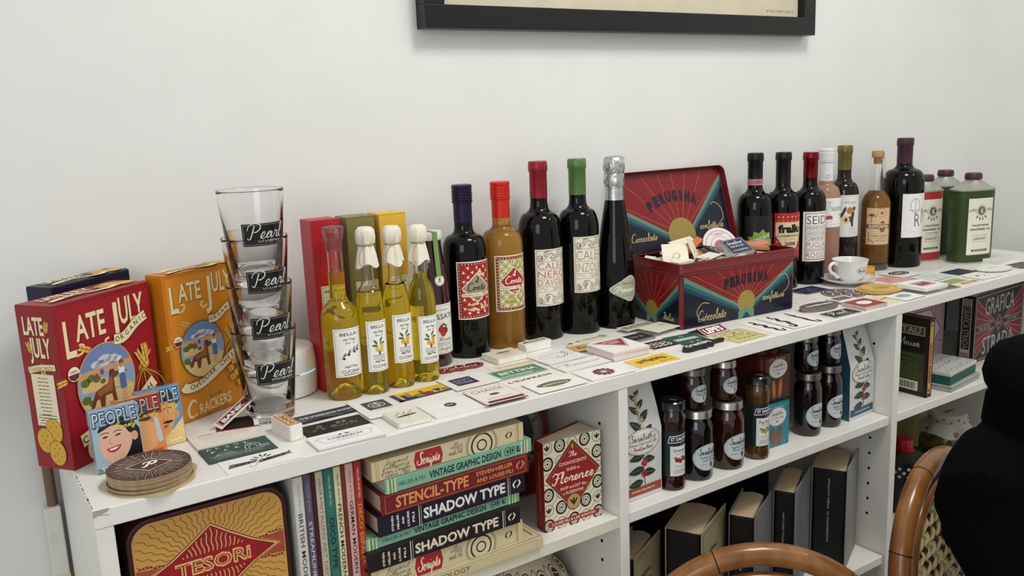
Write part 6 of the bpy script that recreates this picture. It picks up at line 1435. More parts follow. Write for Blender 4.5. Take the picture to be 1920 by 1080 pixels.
def florence():
    t = thing('paperback_guide', 'small red diamond patterned paperback standing alone at the right of the first bay', 'book', (.586, .030, SHZ + .0002), D2(-3))
    W, H, T = .101, .137, .022
    rm = mat('florence_red', '#7f1c1e', .45); cm_ = mat('florence_cream', '#d9d1b6', .5)
    b = MB(); b.b2(0, 0, 0, W, .0007, H, cm_); b.build('front_cover', t)
    b = MB(); b.b2(-.0007, 0, 0, 0, T, H, rm); b.build('spine', t)
    o = MB().b2(0, 0, 0, W, .0007, H, rm).build('back_cover', t); o.matrix_local = Matrix.Translation((0, T, 0)) @ Matrix.Rotation(D2(16), 4, 'Z')
    pg = MB()
    for k in range(16):
        a = D2(16 * k / 15) * .95; y0 = .0015 + (T - .003) * k / 15; L = W - .004
        M = Matrix.Translation((.0003, y0, .002)) @ Matrix.Rotation(a, 4, 'Z'); pg.b2(0, -.00055, 0, L, .00055, H - .004, PAGES, M)
    pg.build('fanned_pages', t)['kind'] = 'stuff'
    p = Pr(W * 1000, H * 1000, '#d9d1b6'); K_ = '#1c1a1a'
    for i in range(5):
        for j in range(6):
            x, y = -44 + i * 22, -60 + j * 24
            if (i + j) % 2: p.ring(x, y, 9, 9.6, 1.4, '#8a8468', 20); p.e(x, y, 1.6, 5, K_, 10); p.e(x - 3, y, 1.2, 3.4, K_, 8, .5); p.e(x + 3, y, 1.2, 3.4, K_, 8, -.5)
            else: p.e(x, y, 10, 11, K_, 20); p.e(x, y, 7, 8, '#d9d1b6', 18); p.ring(x, y, 5, 6, 1, K_, 16); p.e(x, y, 1.8, 2, K_, 8)
    for k in range(-3, 5): p.l([(-50 + k * 22, -68), (-50 + k * 22 + 60, 0)], .5, K_); 
    dm = [(0, 66), (50, 12), (0, -48), (-50, 12)]
    p.g(dm, '#d9c9a0'); p.g([(a * .97, (b - 9) * .97 + 9) for a, b in dm], '#5f2a18'); p.g([(a * .90, (b - 9) * .90 + 9) for a, b in dm], '#a35f34'); p.g([(a * .87, (b - 9) * .87 + 9) for a, b in dm], '#8f1d22')
    p.e(0, 54, 1.5, 4, '#c9a45c', 8); p.s('The', 0, 42, 8, '#ecdcc0', w=14, lw=.9); p.t("COGNOSCENTI'S", 0, 30, 5, '#ecdcc0', w=48, b=.01); p.t('GUIDE to', 0, 20, 4.6, '#ecdcc0', w=24, b=.01)
    p.s('Florence', 0, 8, 17, '#f0e4c8', w=74, lw=1.8, i=.15); p.t('SHOP and EAT like', 0, -8, 4.6, '#ecdcc0', w=46, b=.01); p.t('a FLORENTINE', 0, -16, 4.6, '#ecdcc0', w=36, b=.01)
    p.e(0, -32, 13, 13, '#5f4a28', 28); p.e(0, -32, 11.5, 11.5, '#b59a5c', 28); p.e(0, -32, 2, 7, '#3a2a18', 10); p.e(-4, -31, 1.6, 5, '#3a2a18', 8, .5); p.e(4, -31, 1.6, 5, '#3a2a18', 8, -.5)
    p.g([(-44, -55), (-47, -59), (-44, -63), (44, -63), (47, -59), (44, -55)], '#8f1d22'); p.t('LOUISE FILI & LISE APATOFF', 0, -59, 4, '#ecdcc0', w=78, b=.01)
    p.build('cover_print', t, M=face_front(W / 2, 0, H / 2), clip=(W * 1000, H * 1000))
    p = Pr(); p.t("THE COGNOSCENTI'S GUIDE to FLORENCE", 0, 6, 3.4, '#c98a6a', w=92, rot=-PI / 2); p.build('spine_lettering', t, M=face_left(-.0007, T / 2, H / 2))
florence()
def wrapped_bag():
    t = thing('patterned_bag', 'cream paper-wrapped bundle with brown circles on the lower shelf of the first bay', 'bag', (.602, .130, SHB + .0003))
    R = lambda z: max(.004, .092 * math.sqrt(max(0, 1 - (max(0, z - .10) / .125) ** 2.2)) * (1 if z > .02 else .94)) 
    m = mat('wrapping_paper', '#c9bea2', .75, bump=.3)
    mb = MB().lathe([(0, 0)] + [(R(z), z) for z in [.0005 + .0112 * k for k in range(20)]] + [(0, .225)], m, 48)
    mb.build('wrapping', t, smooth=True)
    p = Pr()
    for k in range(8):
        for j in range(3):
            x, y = -120 + k * 38 + (j % 2) * 19, -22 + j * 30
            p.e(x, y, 14, 12, '#4a2220', 24); p.e(x, y, 12.4, 10.6, '#cfc4a8', 24); p.e(x, y, 9, 7.6, '#4a2220', 22); p.l([(x - 8, y + 3), (x + 8, y - 2)], 1.4, '#cfc4a8')
            p.l(smoothp([(x + 14, y + 8), (x + 20, y + 14), (x + 26, y + 8)], 4), 1, '#4a3a30')
    p.build('circle_print', t, cyl=(R, D2(-110), .155))
    MB().tube(smoothp([(-.006, -.01, .224), (-.02, -.03, .214), (-.024, -.052, .19)], 5), .002, mat('ribbon_grey', '#8f8a7d', .6), 8).tube(smoothp([(.004, -.01, .224), (.008, -.035, .214), (.004, -.058, .19)], 5), .002, mat('ribbon_grey', '#8f8a7d', .6), 8).build('ribbon', t, smooth=True)
wrapped_bag()

# ================================================================= SECOND BAY
def leafp(p, x, y, L, w, a, c):
    ca, sa = math.cos(a), math.sin(a)
    pts = smoothp([(0, 0), (L * .3, w * .5), (L * .7, w * .38), (L, 0), (L * .7, -w * .34), (L * .3, -w * .46)], 3, True)
    p.g([(x + u * ca - v * sa, y + u * sa + v * ca) for u, v in pts], c); p.l([(x + L * .1 * ca, y + L * .1 * sa), (x + L * .85 * ca, y + L * .85 * sa)], .4, '#8fa084')
def coffee(label, x, y, rz, H, acc, accname, blend):
    t = thing('coffee_bag', label, 'bag', (x, y, SHZ + .0002), D2(rz))
    W, D = .082, .050
    sm = mat('bag_side_' + acc.strip('#'), acc, .45, bump=.2, var=.12)
    fm = mat('bag_front_foil', '#d4d4d2', .38, bump=.25, var=.05, scale=90)
    rd = random.Random(int(x * 100)); n = 9
    lv = [0, .003, .2, .4, .6, .76, .88, .97, 1]
    vs = []
    for f in lv:
        z = f * H; k = 1 if f < .7 else 1 - (f - .7) * .32; kd = 1 if f < .6 else max(.10, 1 - (f - .6) * 2.2); o = 1.5 * (f - .5)
        if f == 0: k, kd = .94, .9
        jit = lambda s: rd.uniform(-s, s)
        vs += [(-W / 2 * k + jit(.0012), -D / 2 * kd, z), (0, -D / 2 * kd - .0035 * math.sin(PI * min(1, f * 1.2)), z), (W / 2 * k + jit(.0012), -D / 2 * kd, z), (W / 2 * k * .96 - .004 * math.sin(f * PI), 0, z), (W / 2 * k, D / 2 * kd, z), (0, D / 2 * kd + .002, z), (-W / 2 * k, D / 2 * kd, z), (-W / 2 * k * .96 + .004 * math.sin(f * PI), 0, z)]
    a = MB(); b = MB()
    L = len(lv)
    fa = []; fb = []
    for i in range(L - 1):
        for j in range(8):
            l = (j + 1) % 8; q = (i * 8 + j, i * 8 + l, (i + 1) * 8 + l, (i + 1) * 8 + j)
            (fa if j in (0, 1, 4, 5) and i > 0 else fb).append(q)
    fb.append(tuple(range(7, -1, -1))); fb.append(tuple((L - 1) * 8 + j for j in range(8)))
    a.add(vs, fa, fm); b.add(vs, fb, sm)
    a.build('front_and_back_panels', t, smooth=True, sharp=60); b.build('side_gussets', t, smooth=True, sharp=50)
    p = Pr(); w, h = 76, H * 1000
    p.r(0, -h / 2 + 14, w + 2, 14, acc); p.dash(2, -h / 2 + 14, 52, 1, 1, '#e6ded6', t=1.6)
    p.l(smoothp([(0, h * .44), (-2, h * .2), (2, 0), (0, -h * .2), (5, -h * .38)], 5), 1.2, '#2a2620')
    for k, (yy, L_, s) in enumerate(((.40, 13, 1), (.37, 14, -1), (.30, 18, 1), (.26, 20, -1), (.19, 24, 1), (.12, 26, -1), (.06, 26, 1), (-.10, 27, -1), (-.14, 25, 1), (-.22, 28, -1), (-.26, 27, 1), (-.34, 28, -1))):
        a_ = (.35 if s > 0 else PI - .35) + (-.5 if yy < 0 else .3) * s
        leafp(p, 0, yy * h, L_, L_ * .5, a_, '#27382a')
    for yy in (.38, .29, .20, .12):
        for k in range(6): p.e(1 + 4 * math.cos(k), yy * h + 4 * math.sin(k), 3.4, 1.1, '#cdbf8e', 8, k)
    for yy in (-.17, -.27):
        for k in range(6): p.e(2 + 4 * math.cos(k * 1.05), yy * h + 4 * math.sin(k * 1.05), 2.7, 2.7, '#9c2430' if k % 2 else '#b5323a', 10)
    p.e(0, .02 * h, 36, 21, '#6d6c6a', 36); p.e(0, .02 * h, 35, 20, '#deded9', 36); p.ring(0, .02 * h, 33.5, 18.6, .5, '#8a8884', 36)
    p.s("Sarabeth's", 0, .02 * h + 7, 11, '#2c2a2a', w=52, lw=.9, i=.1); p.s('Premium Fresh Ground Coffee', 0, .02 * h - 2, 5, '#4a4846', w=58, lw=.4); p.s(blend, 0, .02 * h - 10, 6, acc, w=38, lw=.7, i=.1)
    o = p.build('front_print', t, M=None, rough=.45)
    me = o.data; bm = bmesh.new(); bm.from_mesh(me)
    for k in range(-9, 10):
        bmesh.ops.bisect_plane(bm, geom=bm.verts[:] + bm.edges[:] + bm.faces[:], plane_co=(k * .004, 0, 0), plane_no=(1, 0, 0), dist=1e-8)
    for k in range(int(H / .006)):
        bmesh.ops.bisect_plane(bm, geom=bm.verts[:] + bm.edges[:] + bm.faces[:], plane_co=(0, -H / 2 + k * .006, 0), plane_no=(0, 1, 0), dist=1e-8)
    rows = [(f * H, [vs[i * 8 + j] for j in range(3)]) for i, f in enumerate(lv)]
    for v in bm.verts:
        z = min(max(v.co.y + H / 2, 0), H * .9999); u = v.co.x / .041
        for i in range(len(rows) - 1):
            if rows[i + 1][0] >= z: break
        f = (z - rows[i][0]) / (rows[i + 1][0] - rows[i][0])
        P3 = [Vector(rows[i][1][j]).lerp(Vector(rows[i + 1][1][j]), f) for j in range(3)]
        q = P3[1].lerp(P3[2], u) if u > 0 else P3[1].lerp(P3[0], -u)
        v.co = (q.x, q.y - .0007 - v.co.z, z)
    bm.to_mesh(me); bm.free()
coffee('white coffee bag with rust red base band, leftmost in the second bay', .775, .056, 0, .181, '#9a4a34', 'rust', 'Breakfast Blend')
coffee('white coffee bag with blue sides, rightmost in the second bay', 1.341, .062, 4, .176, '#2f566b', 'blue', 'French Vanilla')

JL = mat('silver_jar_lid', '#a9a49a', .25, metal=.9, var=.06)
def jar(label, x, y, z, r, H, fill, lidm, small, fruit, group, flav, name='jam_jar'):
    t = thing(name, label, 'jar', (x, y, z), 0, group)
    lh = .013 if not small else .012; g = H - lh - .002
    pr = [(0, .003), (r * .6, .002), (r * .82, 0), (r * .95, .002), (r, .007), (r, g - .020), (r * .97, g - .013), (r * .88, g - .007), (r * .82, g - .003), (r * .82, g + .003), (0, g + .003)]
    if small: pr = [(0, .002), (r * .85, 0), (r * .97, .002), (r, .006), (r, g - .012), (r * .95, g - .007), (r * .86, g - .003), (r * .86, g + .003), (0, g + .003)]
    MB().lathe(pr, mat('jam_' + fill.strip('#'), fill, .05, var=.35, scale=90, coat=.6), 48).build('jam_filled_glass', t, smooth=True, sharp=45)
    q = r * (.90 if not small else .94)
    MB().lathe([(q, H - lh), (q + .0006, H - lh + .0008), (q, H - lh + .002), (q, H - .0016), (q - .0008, H - .0004), (q - .003, H), (q - .004, H - .0008), (0, H - .0009)], lidm, 48).build('lid', t, smooth=True, sharp=40)
    k = 1.0 if not small else .62; a, b_ = 27 * (r / .026) * (1 if not small else .8), (23 if not small else 15)
    p = Pr(); p.e(0, 0, a, b_, '#7f878a', 36); p.e(0, 0, a - .7, b_ - .7, '#c5d0d2', 36); p.ring(0, 0, a - 2, b_ - 2, .4, '#8a9496', 36)
    p.s("Sarabeth's", 0, b_ * .42, b_ * .46, '#22262a', w=a * 1.3, lw=.8 * k + .15, i=.1); p.s('Legendary Fruit Spread', 0, b_ * .06, b_ * .2, '#4a4e52', w=a * 1.2, lw=.3); p.s(flav, 0, -b_ * .16, b_ * .25, '#3a3e42', w=a * 1.0, lw=.35)
    p.dash(-a * .35, -b_ * .5, a * .5, 1, 1, '#55595c', t=.7 * k + .2)
    for x_, y_ in ((-1.5, 1), (1.5, 0), (0, -2.2)): p.e(a * .2 + x_ * k, -b_ * .58 + y_ * k, 2.4 * k, 2.8 * k, fruit, 12)
    p.e(a * .2, -b_ * .58 + 4 * k, 3 * k, 1 * k, '#3f5a30', 8)
    p.build('oval_label', t, cyl=(r + .0001, D2(-90 if not small else -92), .040 * H / .117 if not small else H * .40), rough=.4)
GJ = 'preserve jars in the second bay'
zt = SHZ + .0002
jar('very dark mixed-fruit jam jar right of the strawberry jar', .9030, .040, zt, .0272, .118, '#0d0709', JL, False, '#3f6a3a', GJ, 'Mixed Berry')
jar('reddish brown orange jam jar, second large jar from the left', .9760, .040, zt, .0280, .117, '#2a0d09', JL, False, '#7a2420', GJ, 'Blood Orange')
DL = mat('gunmetal_jar_lid', '#6f6a62', .3, metal=.85, var=.06)
jar('large dark strawberry jam jar right of the cocoa tins', 1.1990, .050, zt, .0248, .118, '#160608', DL, False, '#7a2420', GJ, 'Strawberry')
jar('large dark jam jar beside the blue coffee bag', 1.2660, .055, zt, .0248, .118, '#120508', DL, False, '#6a1c24', GJ, 'Raspberry')
z2 = zt + .1182
jar('small jam jar standing on the very dark large jar', .9010, .048, z2, .0222, .068, '#1c0a08', DL, True, '#7d8a5a', GJ, 'Pineapple')
jar('small jam jar standing on the reddish brown large jar', .9740, .048, z2 - .001, .0222, .068, '#2b110a', JL, True, '#a3493a', GJ, 'Orange')
jar('small jam jar standing on the large jar beside the cocoa tins', 1.1990, .056, z2, .0210, .068, '#100608', DL, True, '#5a6a4a', GJ, 'Apricot')
jar('small jam jar standing on the large jar beside the blue bag', 1.2670, .058, z2, .0210, .068, '#0d0507', DL, True, '#6a5030', GJ, 'Peach')
def dalfour(label, x, y, fill, fl, fc, top):
    t = thing('ribbed_jar', label, 'jar', (x, y, zt)); r = .0212; H = .147
    mb = MB(); pr = [(0, .003), (r * .8, 0), (r * .97, .002), (r, .008), (r * .97, .020), (r * .93, .024), (r * .93, .100), (r * .99, .112), (r * .99, .120), (r * .84, .129), (r * .80, .134), (0, .134)]
    mb.lathe(pr, mat('jam_' + fill.strip('#'), fill, .05, var=.35, scale=90, coat=.6), 48)
    for i, v in enumerate(mb.v):
        if .004 < v[2] < .021: a = math.atan2(v[1], v[0]); k = 1 + .03 * math.cos(14 * a); mb.v[i] = (v[0] * k, v[1] * k, v[2])
    mb.build('jam_filled_glass', t, smooth=True, sharp=50)
    q = r * .98
    MB().lathe([(q, H - .015), (q + .0008, H - .014), (q, H - .0125), (q, H - .002), (q - .002, H), (q - .004, H - .0006), (0, H - .0006)], mat('black_jar_lid', '#15181a', .22, coat=.4), 48).build('lid', t, smooth=True, sharp=40)
    p = Pr(5, 11, '#8e9698'); p.dash(0, 3, 3, 4, 2, '#3a3e40', t=.5); p.build('lid_sticker', t, M=face_up(.001, -.002, H - .0005, .5))
    p = Pr(66, 76, '#13272b'); p.r(0, -12, 38, 50, '#dfe0da'); p.g([(-23, 18), (-20, 30), (22, 33), (23, 20)], '#dcdcd6'); p.g([(-21.6, 19.5), (-19, 28.6), (20.8, 31.4), (21.6, 21.2)], '#101416'); p.t('ST DALFOUR', 0, 25.4, 5.4, '#e9e9e4', w=36, b=.03, rot=.05); p.t('FRANCE', 2, 15.6, 2, '#9fb0b0', w=9)
    p.t(fl, 0, 6, 4.6, '#26302f', w=28, b=.01); p.t('FRUIT SPREAD', 0, 0, 1.8, '#55605e', w=20)
    for k, (a, b_) in enumerate(((-8, -10), (-2, -12), (4, -9), (9, -11))): p.e(a, b_, 3.6, 3.8, fc if k != 1 or top else fc, 14); p.e(a - 3, b_ + 4, 3, 1.2, '#4f6a34', 8, .5)
    p.t('100% from fruit', 0, -21, 2, '#4a5554', w=22); p.dash(0, -27, 28, 3, 2.6, '#4a5554', t=.7)
    p.build('wrap_label', t, cyl=(r * .935 + .0001, D2(-88), .062), rough=.4)
dalfour('tall ribbed strawberry jar with a black lid right of the rust-sided coffee bag', .8420, .034, '#230709', 'Strawberry', '#8c1c26', 1)
dalfour('tall ribbed fig jar with a black lid left of the cocoa tins', 1.0430, .034, '#4a3212', 'Fig Royal', '#a3a03a', 0)
def cocoa(label, z, H, c, c2, pod):
    t = thing('cocoa_tin', label, 'tin', (1.1010, .078, z), D2(-2)); W = .078
    m = mat('cocoa_' + c.strip('#'), c, .35, var=.1)
    MB().prism(rrect(W, W, .010), .0, H - .010, m).build('tin_body', t, smooth=True, sharp=50)
    MB().prism(rrect(W - .008, W - .008, .010), H - .010, H - .0085, m).lathe([(.030, H - .009), (.0315, H - .008), (.0315, H - .002), (.030, H - .0005), (.026, H - .001), (0, H - .0012)], mat('cocoa_lid', '#4a1f12', .3, metal=.3), 40).build('round_lid', t, smooth=True, sharp=40)
    p = Pr(W * 1000 - 18, H * 1000 - 13, c); h = H * 1000 - 13
    for k in range(-4, 5):
        for s in (-1, 1):
            a = (k * 16 - s * h * .4, -h / 2); b_ = (k * 16 + s * h * .4, h / 2)
            p.l([(max(-30, min(30, a[0])), a[1]), (max(-30, min(30, b_[0])), b_[1])], .4, c2)
    for x, s in ((-8, .1), (8, -.1)):
        p.e(x, -h * .26, 6, h * .24, '#7a4a2c', 16, s); p.e(x - 1.6, -h * .26, 2, h * .22, pod, 14, s); p.e(x + 2, -h * .26, 1.4, h * .2, pod, 12, s)
    p.e(2, h * .22, 23, 17, '#b9b9bb', 32); p.e(2, h * .22, 22, 16, '#dcdad9', 32); p.s("Sarabeth's", 2, h * .22 + 6, 8, '#3a3436', w=30, lw=.6, i=.1); p.s('Hot Chocolate', 2, h * .22 - 2, 4.6, '#7a5a70', w=34, lw=.4); p.e(2, h * .22 - 9, 3, 1.4, '#4a4444', 8)
    for k in range(7): p.e(-20 + k * 6, h * .44 + (k % 2) * 2, 1.8, 1.2, '#d9b9ae', 8, k)
    p.build('front_print', t, M=face_front(0, -W / 2, H / 2 - .005), rough=.35, clip=(W * 1000, h + 2))
cocoa('turquoise cocoa tin with pods, under the brown cocoa tin', zt, .0885, '#2f8a96', '#1f6672', '#a8503c')
cocoa('brown cocoa tin with pods, standing on the turquoise one', zt + .0887, .0885, '#4f1f12', '#6a3420', '#b9743a')
t = thing('price_card', 'small white printed card leaning behind the fig jar', 'card', (1.0150, .120, SHZ + .0005), 0); t.rotation_euler = (D2(-8), 0, D2(-12))
MB().b2(-.025, 0, 0, .025, .001, .160, mat('grey_card', '#8d8d8b', .6)).build('card_stock', t)
p = Pr(); p.dash(0, 0, 40, 5, 4, '#3c3c3c', t=.9); p.build('face_print', t, M=face_front(0, 0, .145))

def tome(label, L, ang, w, D, H, title, cover, art=None, split=None):
    t = thing('thick_book', label, 'book', (L[0], L[1], SHB + .0002), D2(ang), 'thick black-spined books on the lower shelf')
    bk = mat('book_cloth_black', '#0c0d10', .6, var=.2); cv = mat('board_' + cover.strip('#'), cover, .6, var=.06)
    b = MB(); pts = [(0.001, .004), (.006, 0), (w - .006, 0), (w - .001, .004), (w - .001, .007), (.001, .007)]
    b.prism(pts, 0, H - .004, bk); b.build('spine', t, bevel=.0008)
    MB().b2(-.0015, .004, 0, .001, D, H, cv).build('back_board', t, bevel=.0006)
    fb = MB().b2(0, 0, 0, .0022, D, H + .002, cv).build('front_board', t, bevel=.0006); fb.matrix_local = Matrix.Translation((w, .002, 0)) @ Matrix.Rotation(D2(-4), 4, 'Z')
    n = 8; pg = MB(); top = [(.0015, .006), (.0015, D - .012)] + [(.0015 + (w - .005) * k / n, D - .012 + .008 * math.sin(PI * k / n)) for k in range(1, n)] + [(w - .0025, D - .012), (w - .0025, .006)]
    pg.prism(top, .002, H - .004, PAGESV); pg.build('page_block', t)
    p = Pr(); p.t(title, 0, H * 500 * .18, 3.4, '#b9b9b6', w=min(H * 1000 * .62, len(title) * 5), b=.01, rot=-PI / 2)
    if split: p.r(0, -H * 120, 9, .8, '#5c5c5a')
    p.build('spine_lettering', t, M=face_front(w / 2, -.0001, H / 2))
    if art:
        p = Pr(); art(p, D * 1000, H * 1000); q = p.build('cover_print', t, M=None); q.parent = fb
        q.matrix_local = Matrix.Translation((.0023, D / 2, H / 2)) @ Matrix.Rotation(PI / 2, 4, 'Z') @ Matrix.Rotation(PI / 2, 4, 'X')
def a_lodi(p, d, h): p.fr(0, 0, d - 10, h - 10, .8, '#3c3a30'); p.fr(0, 0, d - 16, h - 16, .4, '#3c3a30'); p.t('RIZZOLI', -10, h * .26, 7, '#1f1d18', w=44, b=.04); p.t('LODI', -10, h * .16, 12, '#1f1d18', w=40, b=.05); p.ring(-8, -10, 16, 16, 1, '#3c3a30')
def a_swirl(p, d, h):
    for k in range(7): p.l(smoothp([(-d * .4 + k * 7, -h * .45), (-d * .3 + k * 9, -h * .1), (-d * .42 + k * 8, h * .2), (-d * .3 + k * 7, h * .45)], 5), 1.1, '#3f4348')
tome('thick black-spined book at the far left of the lower shelf, open cream cover beside it', (.742, .075), -61, .040, .11, .186, 'GIOVANNI', '#a39a78', a_lodi)
tome('thick black-spined book with a cream cover, second from the left on the lower shelf', (.850, .060), -61, .060, .125, .205, 'ALESSANDRO', '#a8a07c', a_lodi)
tome('black-spined book with grey boards in the middle of the lower shelf', (.9750, .034), -60, .042, .115, .2025, 'GABRIELE', '#77797a')
tome('black-spined book with a swirling grey cover, right of the middle', (1.104, .046), -60, .037, .125, .2065, 'ANTONIO FOGAZZARO', '#7d8084', a_swirl, split=1)
tome('tallest and thickest black-spined book, rightmost on the lower shelf', (1.2390, .066), -60, .062, .120, .2080, 'IPPOLITO NIEVO  LE CONFESSIONI', '#8d8c88', None, split=1)
book_v('dark maroon book behind the grey-boarded tome on the lower shelf', .990, 1.004, .130, .235, '#3a0d12', None, '#fff', 4, D=.14, z=SHB + .0002)
book_v('very dark brown book at the back left of the lower shelf', .835, .860, .150, .240, '#1d100c', None, '#fff', 4, D=.13, z=SHB + .0002)
book_v('black book at the back right of the lower shelf', 1.130, 1.160, .170, .240, '#131316', None, '#fff', 4, D=.11, z=SHB + .0002)

# ================================================================= THIRD BAY
def brown_book():
    t = thing('book', 'dark brown hardback with a green back cover and orange lettered spine', 'book', (1.533, .020, SHZ + .0002))
    T, D, H = .0185, .130, .165; m = mat('cover_2a1712', '#2a1712', .45)
    b = MB(); b.b2(0, 0, 0, .0022, D, H, m); b.b2(T - .0022, 0, 0, T, D, H, m); b.b2(0, 0, 0, T, .0024, H, m); b.build('cover', t, bevel=.0008)
    MB().b2(.0022, .0024, .003, T - .0022, D - .004, H - .003, PAGES).build('page_block', t)
    w, h = 126, 161
    p = Pr(w, h, '#2a1712'); p.r(0, 32, w - 12, 70, '#111012'); p.r(0, -32, w - 12, 78, '#38401f'); p.r(6, 54, 100, 19, '#c9bfa4'); p.r(6, 54, 97, 16, '#4f4638'); p.t('FANTAU', 6, 54, 12, '#a39a80', w=82, b=.03)
    p.s('Don Anisa', 6, 28, 17, '#c9c4b4', w=80, lw=1.2, i=.15); p.dash(6, 2, 70, 1, 1, '#6f7648', t=1); p.dash(6, -8, 60, 1, 1, '#6f7648', t=1); p.dash(6, -16, 86, 6, 6, '#6f7648', t=1)
    p.r(20, -62, 52, 20, '#d9d6c8'); 
    for k in range(17): p.r(-1 + k * 2.5, -62, 1 + (k * 7 % 3) * .5, 14, '#1c1b19')
    p.build('back_cover_print', t, M=face_left(0, D / 2, H / 2))
    p = Pr(12, 150, '#c9a04a'); p.fr(0, 0, 12, 150, .8, '#8a3a1c'); p.g([(-5, 68), (0, 73), (5, 68), (0, 63)], '#a3401f'); p.g([(-5, -68), (0, -73), (5, -68), (0, -63)], '#a3401f'); p.t('GRAFICO BAMBES', 0, -10, 6, '#7a1f14', w=86, b=.05, rot=-PI / 2); p.t('VERLAG', 0, 48, 4, '#6a5a2c', w=26, rot=-PI / 2)
    p.build('spine_print', t, M=face_front(T / 2, 0, H / 2))
brown_book()
def pattern_box(name, label, x, y, z, rz, w, d, h, body, lidc, lh, pat, topart=True):
    t = thing(name, label, 'box', (x, y, z), D2(rz))
    MB().b2(0, 0, 0, w, d, h - lh, mat('box_' + body.strip('#'), body, .5, var=.05)).build('tray', t, bevel=.0015)
    MB().b2(-.001, -.001, h - lh + .0002, w + .001, d + .001, h, mat('box_' + lidc.strip('#'), lidc, .45, var=.03)).build('lid', t, bevel=.002)
    if topart:
        p = Pr(); rr = random.Random(3)
        for i in range(7):
            for j in range(4):
                x0, y0 = -w * 420 + i * w * 140, -d * 380 + j * d * 250
                p.l(smoothp([(x0 - 7, y0 - 5 + rr.uniform(-3, 3)), (x0, y0 + rr.uniform(-5, 6)), (x0 + 8, y0 + rr.uniform(-5, 5)), (x0 + 4, y0 + 8)], 4), 1.0, pat)
        p.fr(0, 0, w * 960, d * 960, .6, pat); p.build('lid_print', t, M=face_up(w / 2, d / 2, h))
    return t
pattern_box('patterned_box', 'flat pale grey patterned box at the bottom of the small stack in the third bay', 1.601, .006, SHZ + .0002, 6, .135, .100, .0135, '#a5a8a2', '#a5a8a2', .005, '#5d645f', False)
pattern_box('patterned_box', 'green box with a white line-patterned lid, on the flat pale grey box', 1.602, .010, SHZ + .0140, 8, .132, .092, .0270, '#16584a', '#c9ccc6', .009, '#2f3a38')
def pink_box():
    t = thing('slipcase', 'pink leaf-patterned slipcase with a pointed label, standing behind the green box', 'box', (1.640, .150, SHZ + .0002), D2(0))
    W, D, H = .172, .03, .158
    MB().b2(0, 0, 0, W, D, H, mat('pink_board', '#a88a90', .5)).build('case', t, bevel=.001)
    p = Pr(W * 1000 - 4, H * 1000 - 4, '#ab8e95'); rr = random.Random(6)
    for k in range(60): x, y = rr.uniform(-80, 80), rr.uniform(-72, 72); a = rr.random() * 3; p.e(x, y, 7, 1.4, '#6d3c4a' if k % 2 else '#8a6470', 8, a)
    p.g([(-70, 50), (28, 50), (72, 0), (28, -50), (-70, -50)], '#7a2c3c'); p.g([(-68, 48), (27, 48), (69, 0), (27, -48), (-68, -48)], '#bdb3b6'); p.t('libro', 14, 24, 9, '#3a2a30', w=36, b=.01); p.t('NOBILE', 6, 4, 14, '#7a2c3c', w=66, b=.06); p.t('italiano', 10, -18, 9, '#3a2a30', w=44); p.fr(0, 0, W * 1000 - 8, H * 1000 - 8, .8, '#7a2c3c')
    p.build('front_print', t, M=face_front(W / 2, 0, H / 2))
pink_box()
def grafica():
    t = thing('large_hardback', 'large black hardback with red and white art deco lettering behind the black sweatshirt', 'book', (1.822, .086, SHZ + .0002), D2(3))
    W, T, H = .238, .036, .156; m = mat('cover_151415', '#151415', .4)
    b = MB(); b.b2(0, 0, 0, W, .0025, H, m); b.b2(0, T - .0025, 0, W, T, H, m); b.b2(0, 0, 0, .0025, T, H, m); b.build('cover', t, bevel=.001)
    MB().b2(.0025, .0025, .003, W - .004, T - .0025, H - .003, PAGES).build('page_block', t)
    w, h = W * 1000 - 10, H * 1000 - 8; c = '#b9b3aa'; rd_ = '#7d1f26'
    p = Pr(); p.fr(0, 0, w, h, 1.4, c)
    for sx in (-1, 1):
        for y0, y1 in ((h / 2 - 6, 6), (-h / 2 + 6, -8)):
            p.g([(sx * (w / 2 - 3), y0), (sx * (w / 2 - 3), y1), (sx * 34, y1), (sx * 22, y1 + (2 if y1 > 0 else -2))], rd_)
            for k in (.33, .66): p.l([(sx * (w / 2 - 3), y0 + (y1 - y0) * k), (sx * (34 - 8 * (1 - k)), y1)], .9, c)
            p.l([(sx * (w / 2 - 2), y0 + (2 if y0 > 0 else -2)), (sx * 20, y1)], 1.2, c); p.l([(sx * (w / 2 - 2), y1), (sx * 20, y1)], 1.2, c)
    p.t('GRAFICA', 0, h / 2 - 28, 40, c, w=140, b=.0); p.t('THE SIGNS', -70, -1, 9, c, w=58, b=.0); p.t('OF ITALY', 70, -1, 9, c, w=58, b=.0); p.g([(-18, -1), (0, 19), (18, -1), (0, -21)], c); p.g([(-16, -1), (0, 17), (16, -1), (0, -19)], rd_); p.t('DELLA', 0, -1, 7, c, w=20)
    p.t('STRADA', 0, -h / 2 + 30, 40, c, w=150, b=.0)
    p.build('cover_print', t, M=face_front(W / 2, 0, H / 2))
    p = Pr(22, 142, '#b9b3aa'); p.r(0, 4, 18, 100, '#151415'); p.t('GRAFICA STRADA', 0, 4, 14, c, w=96, b=-.012, rot=-PI / 2)
    for k in range(4): p.r(0, 68 - k * 4, 18, 2, '#7d2a38'); p.r(0, -56 - k * 4, 18, 2, '#7d2a38')
    p.build('spine_print', t, M=face_left(0, T / 2, H / 2))
grafica()
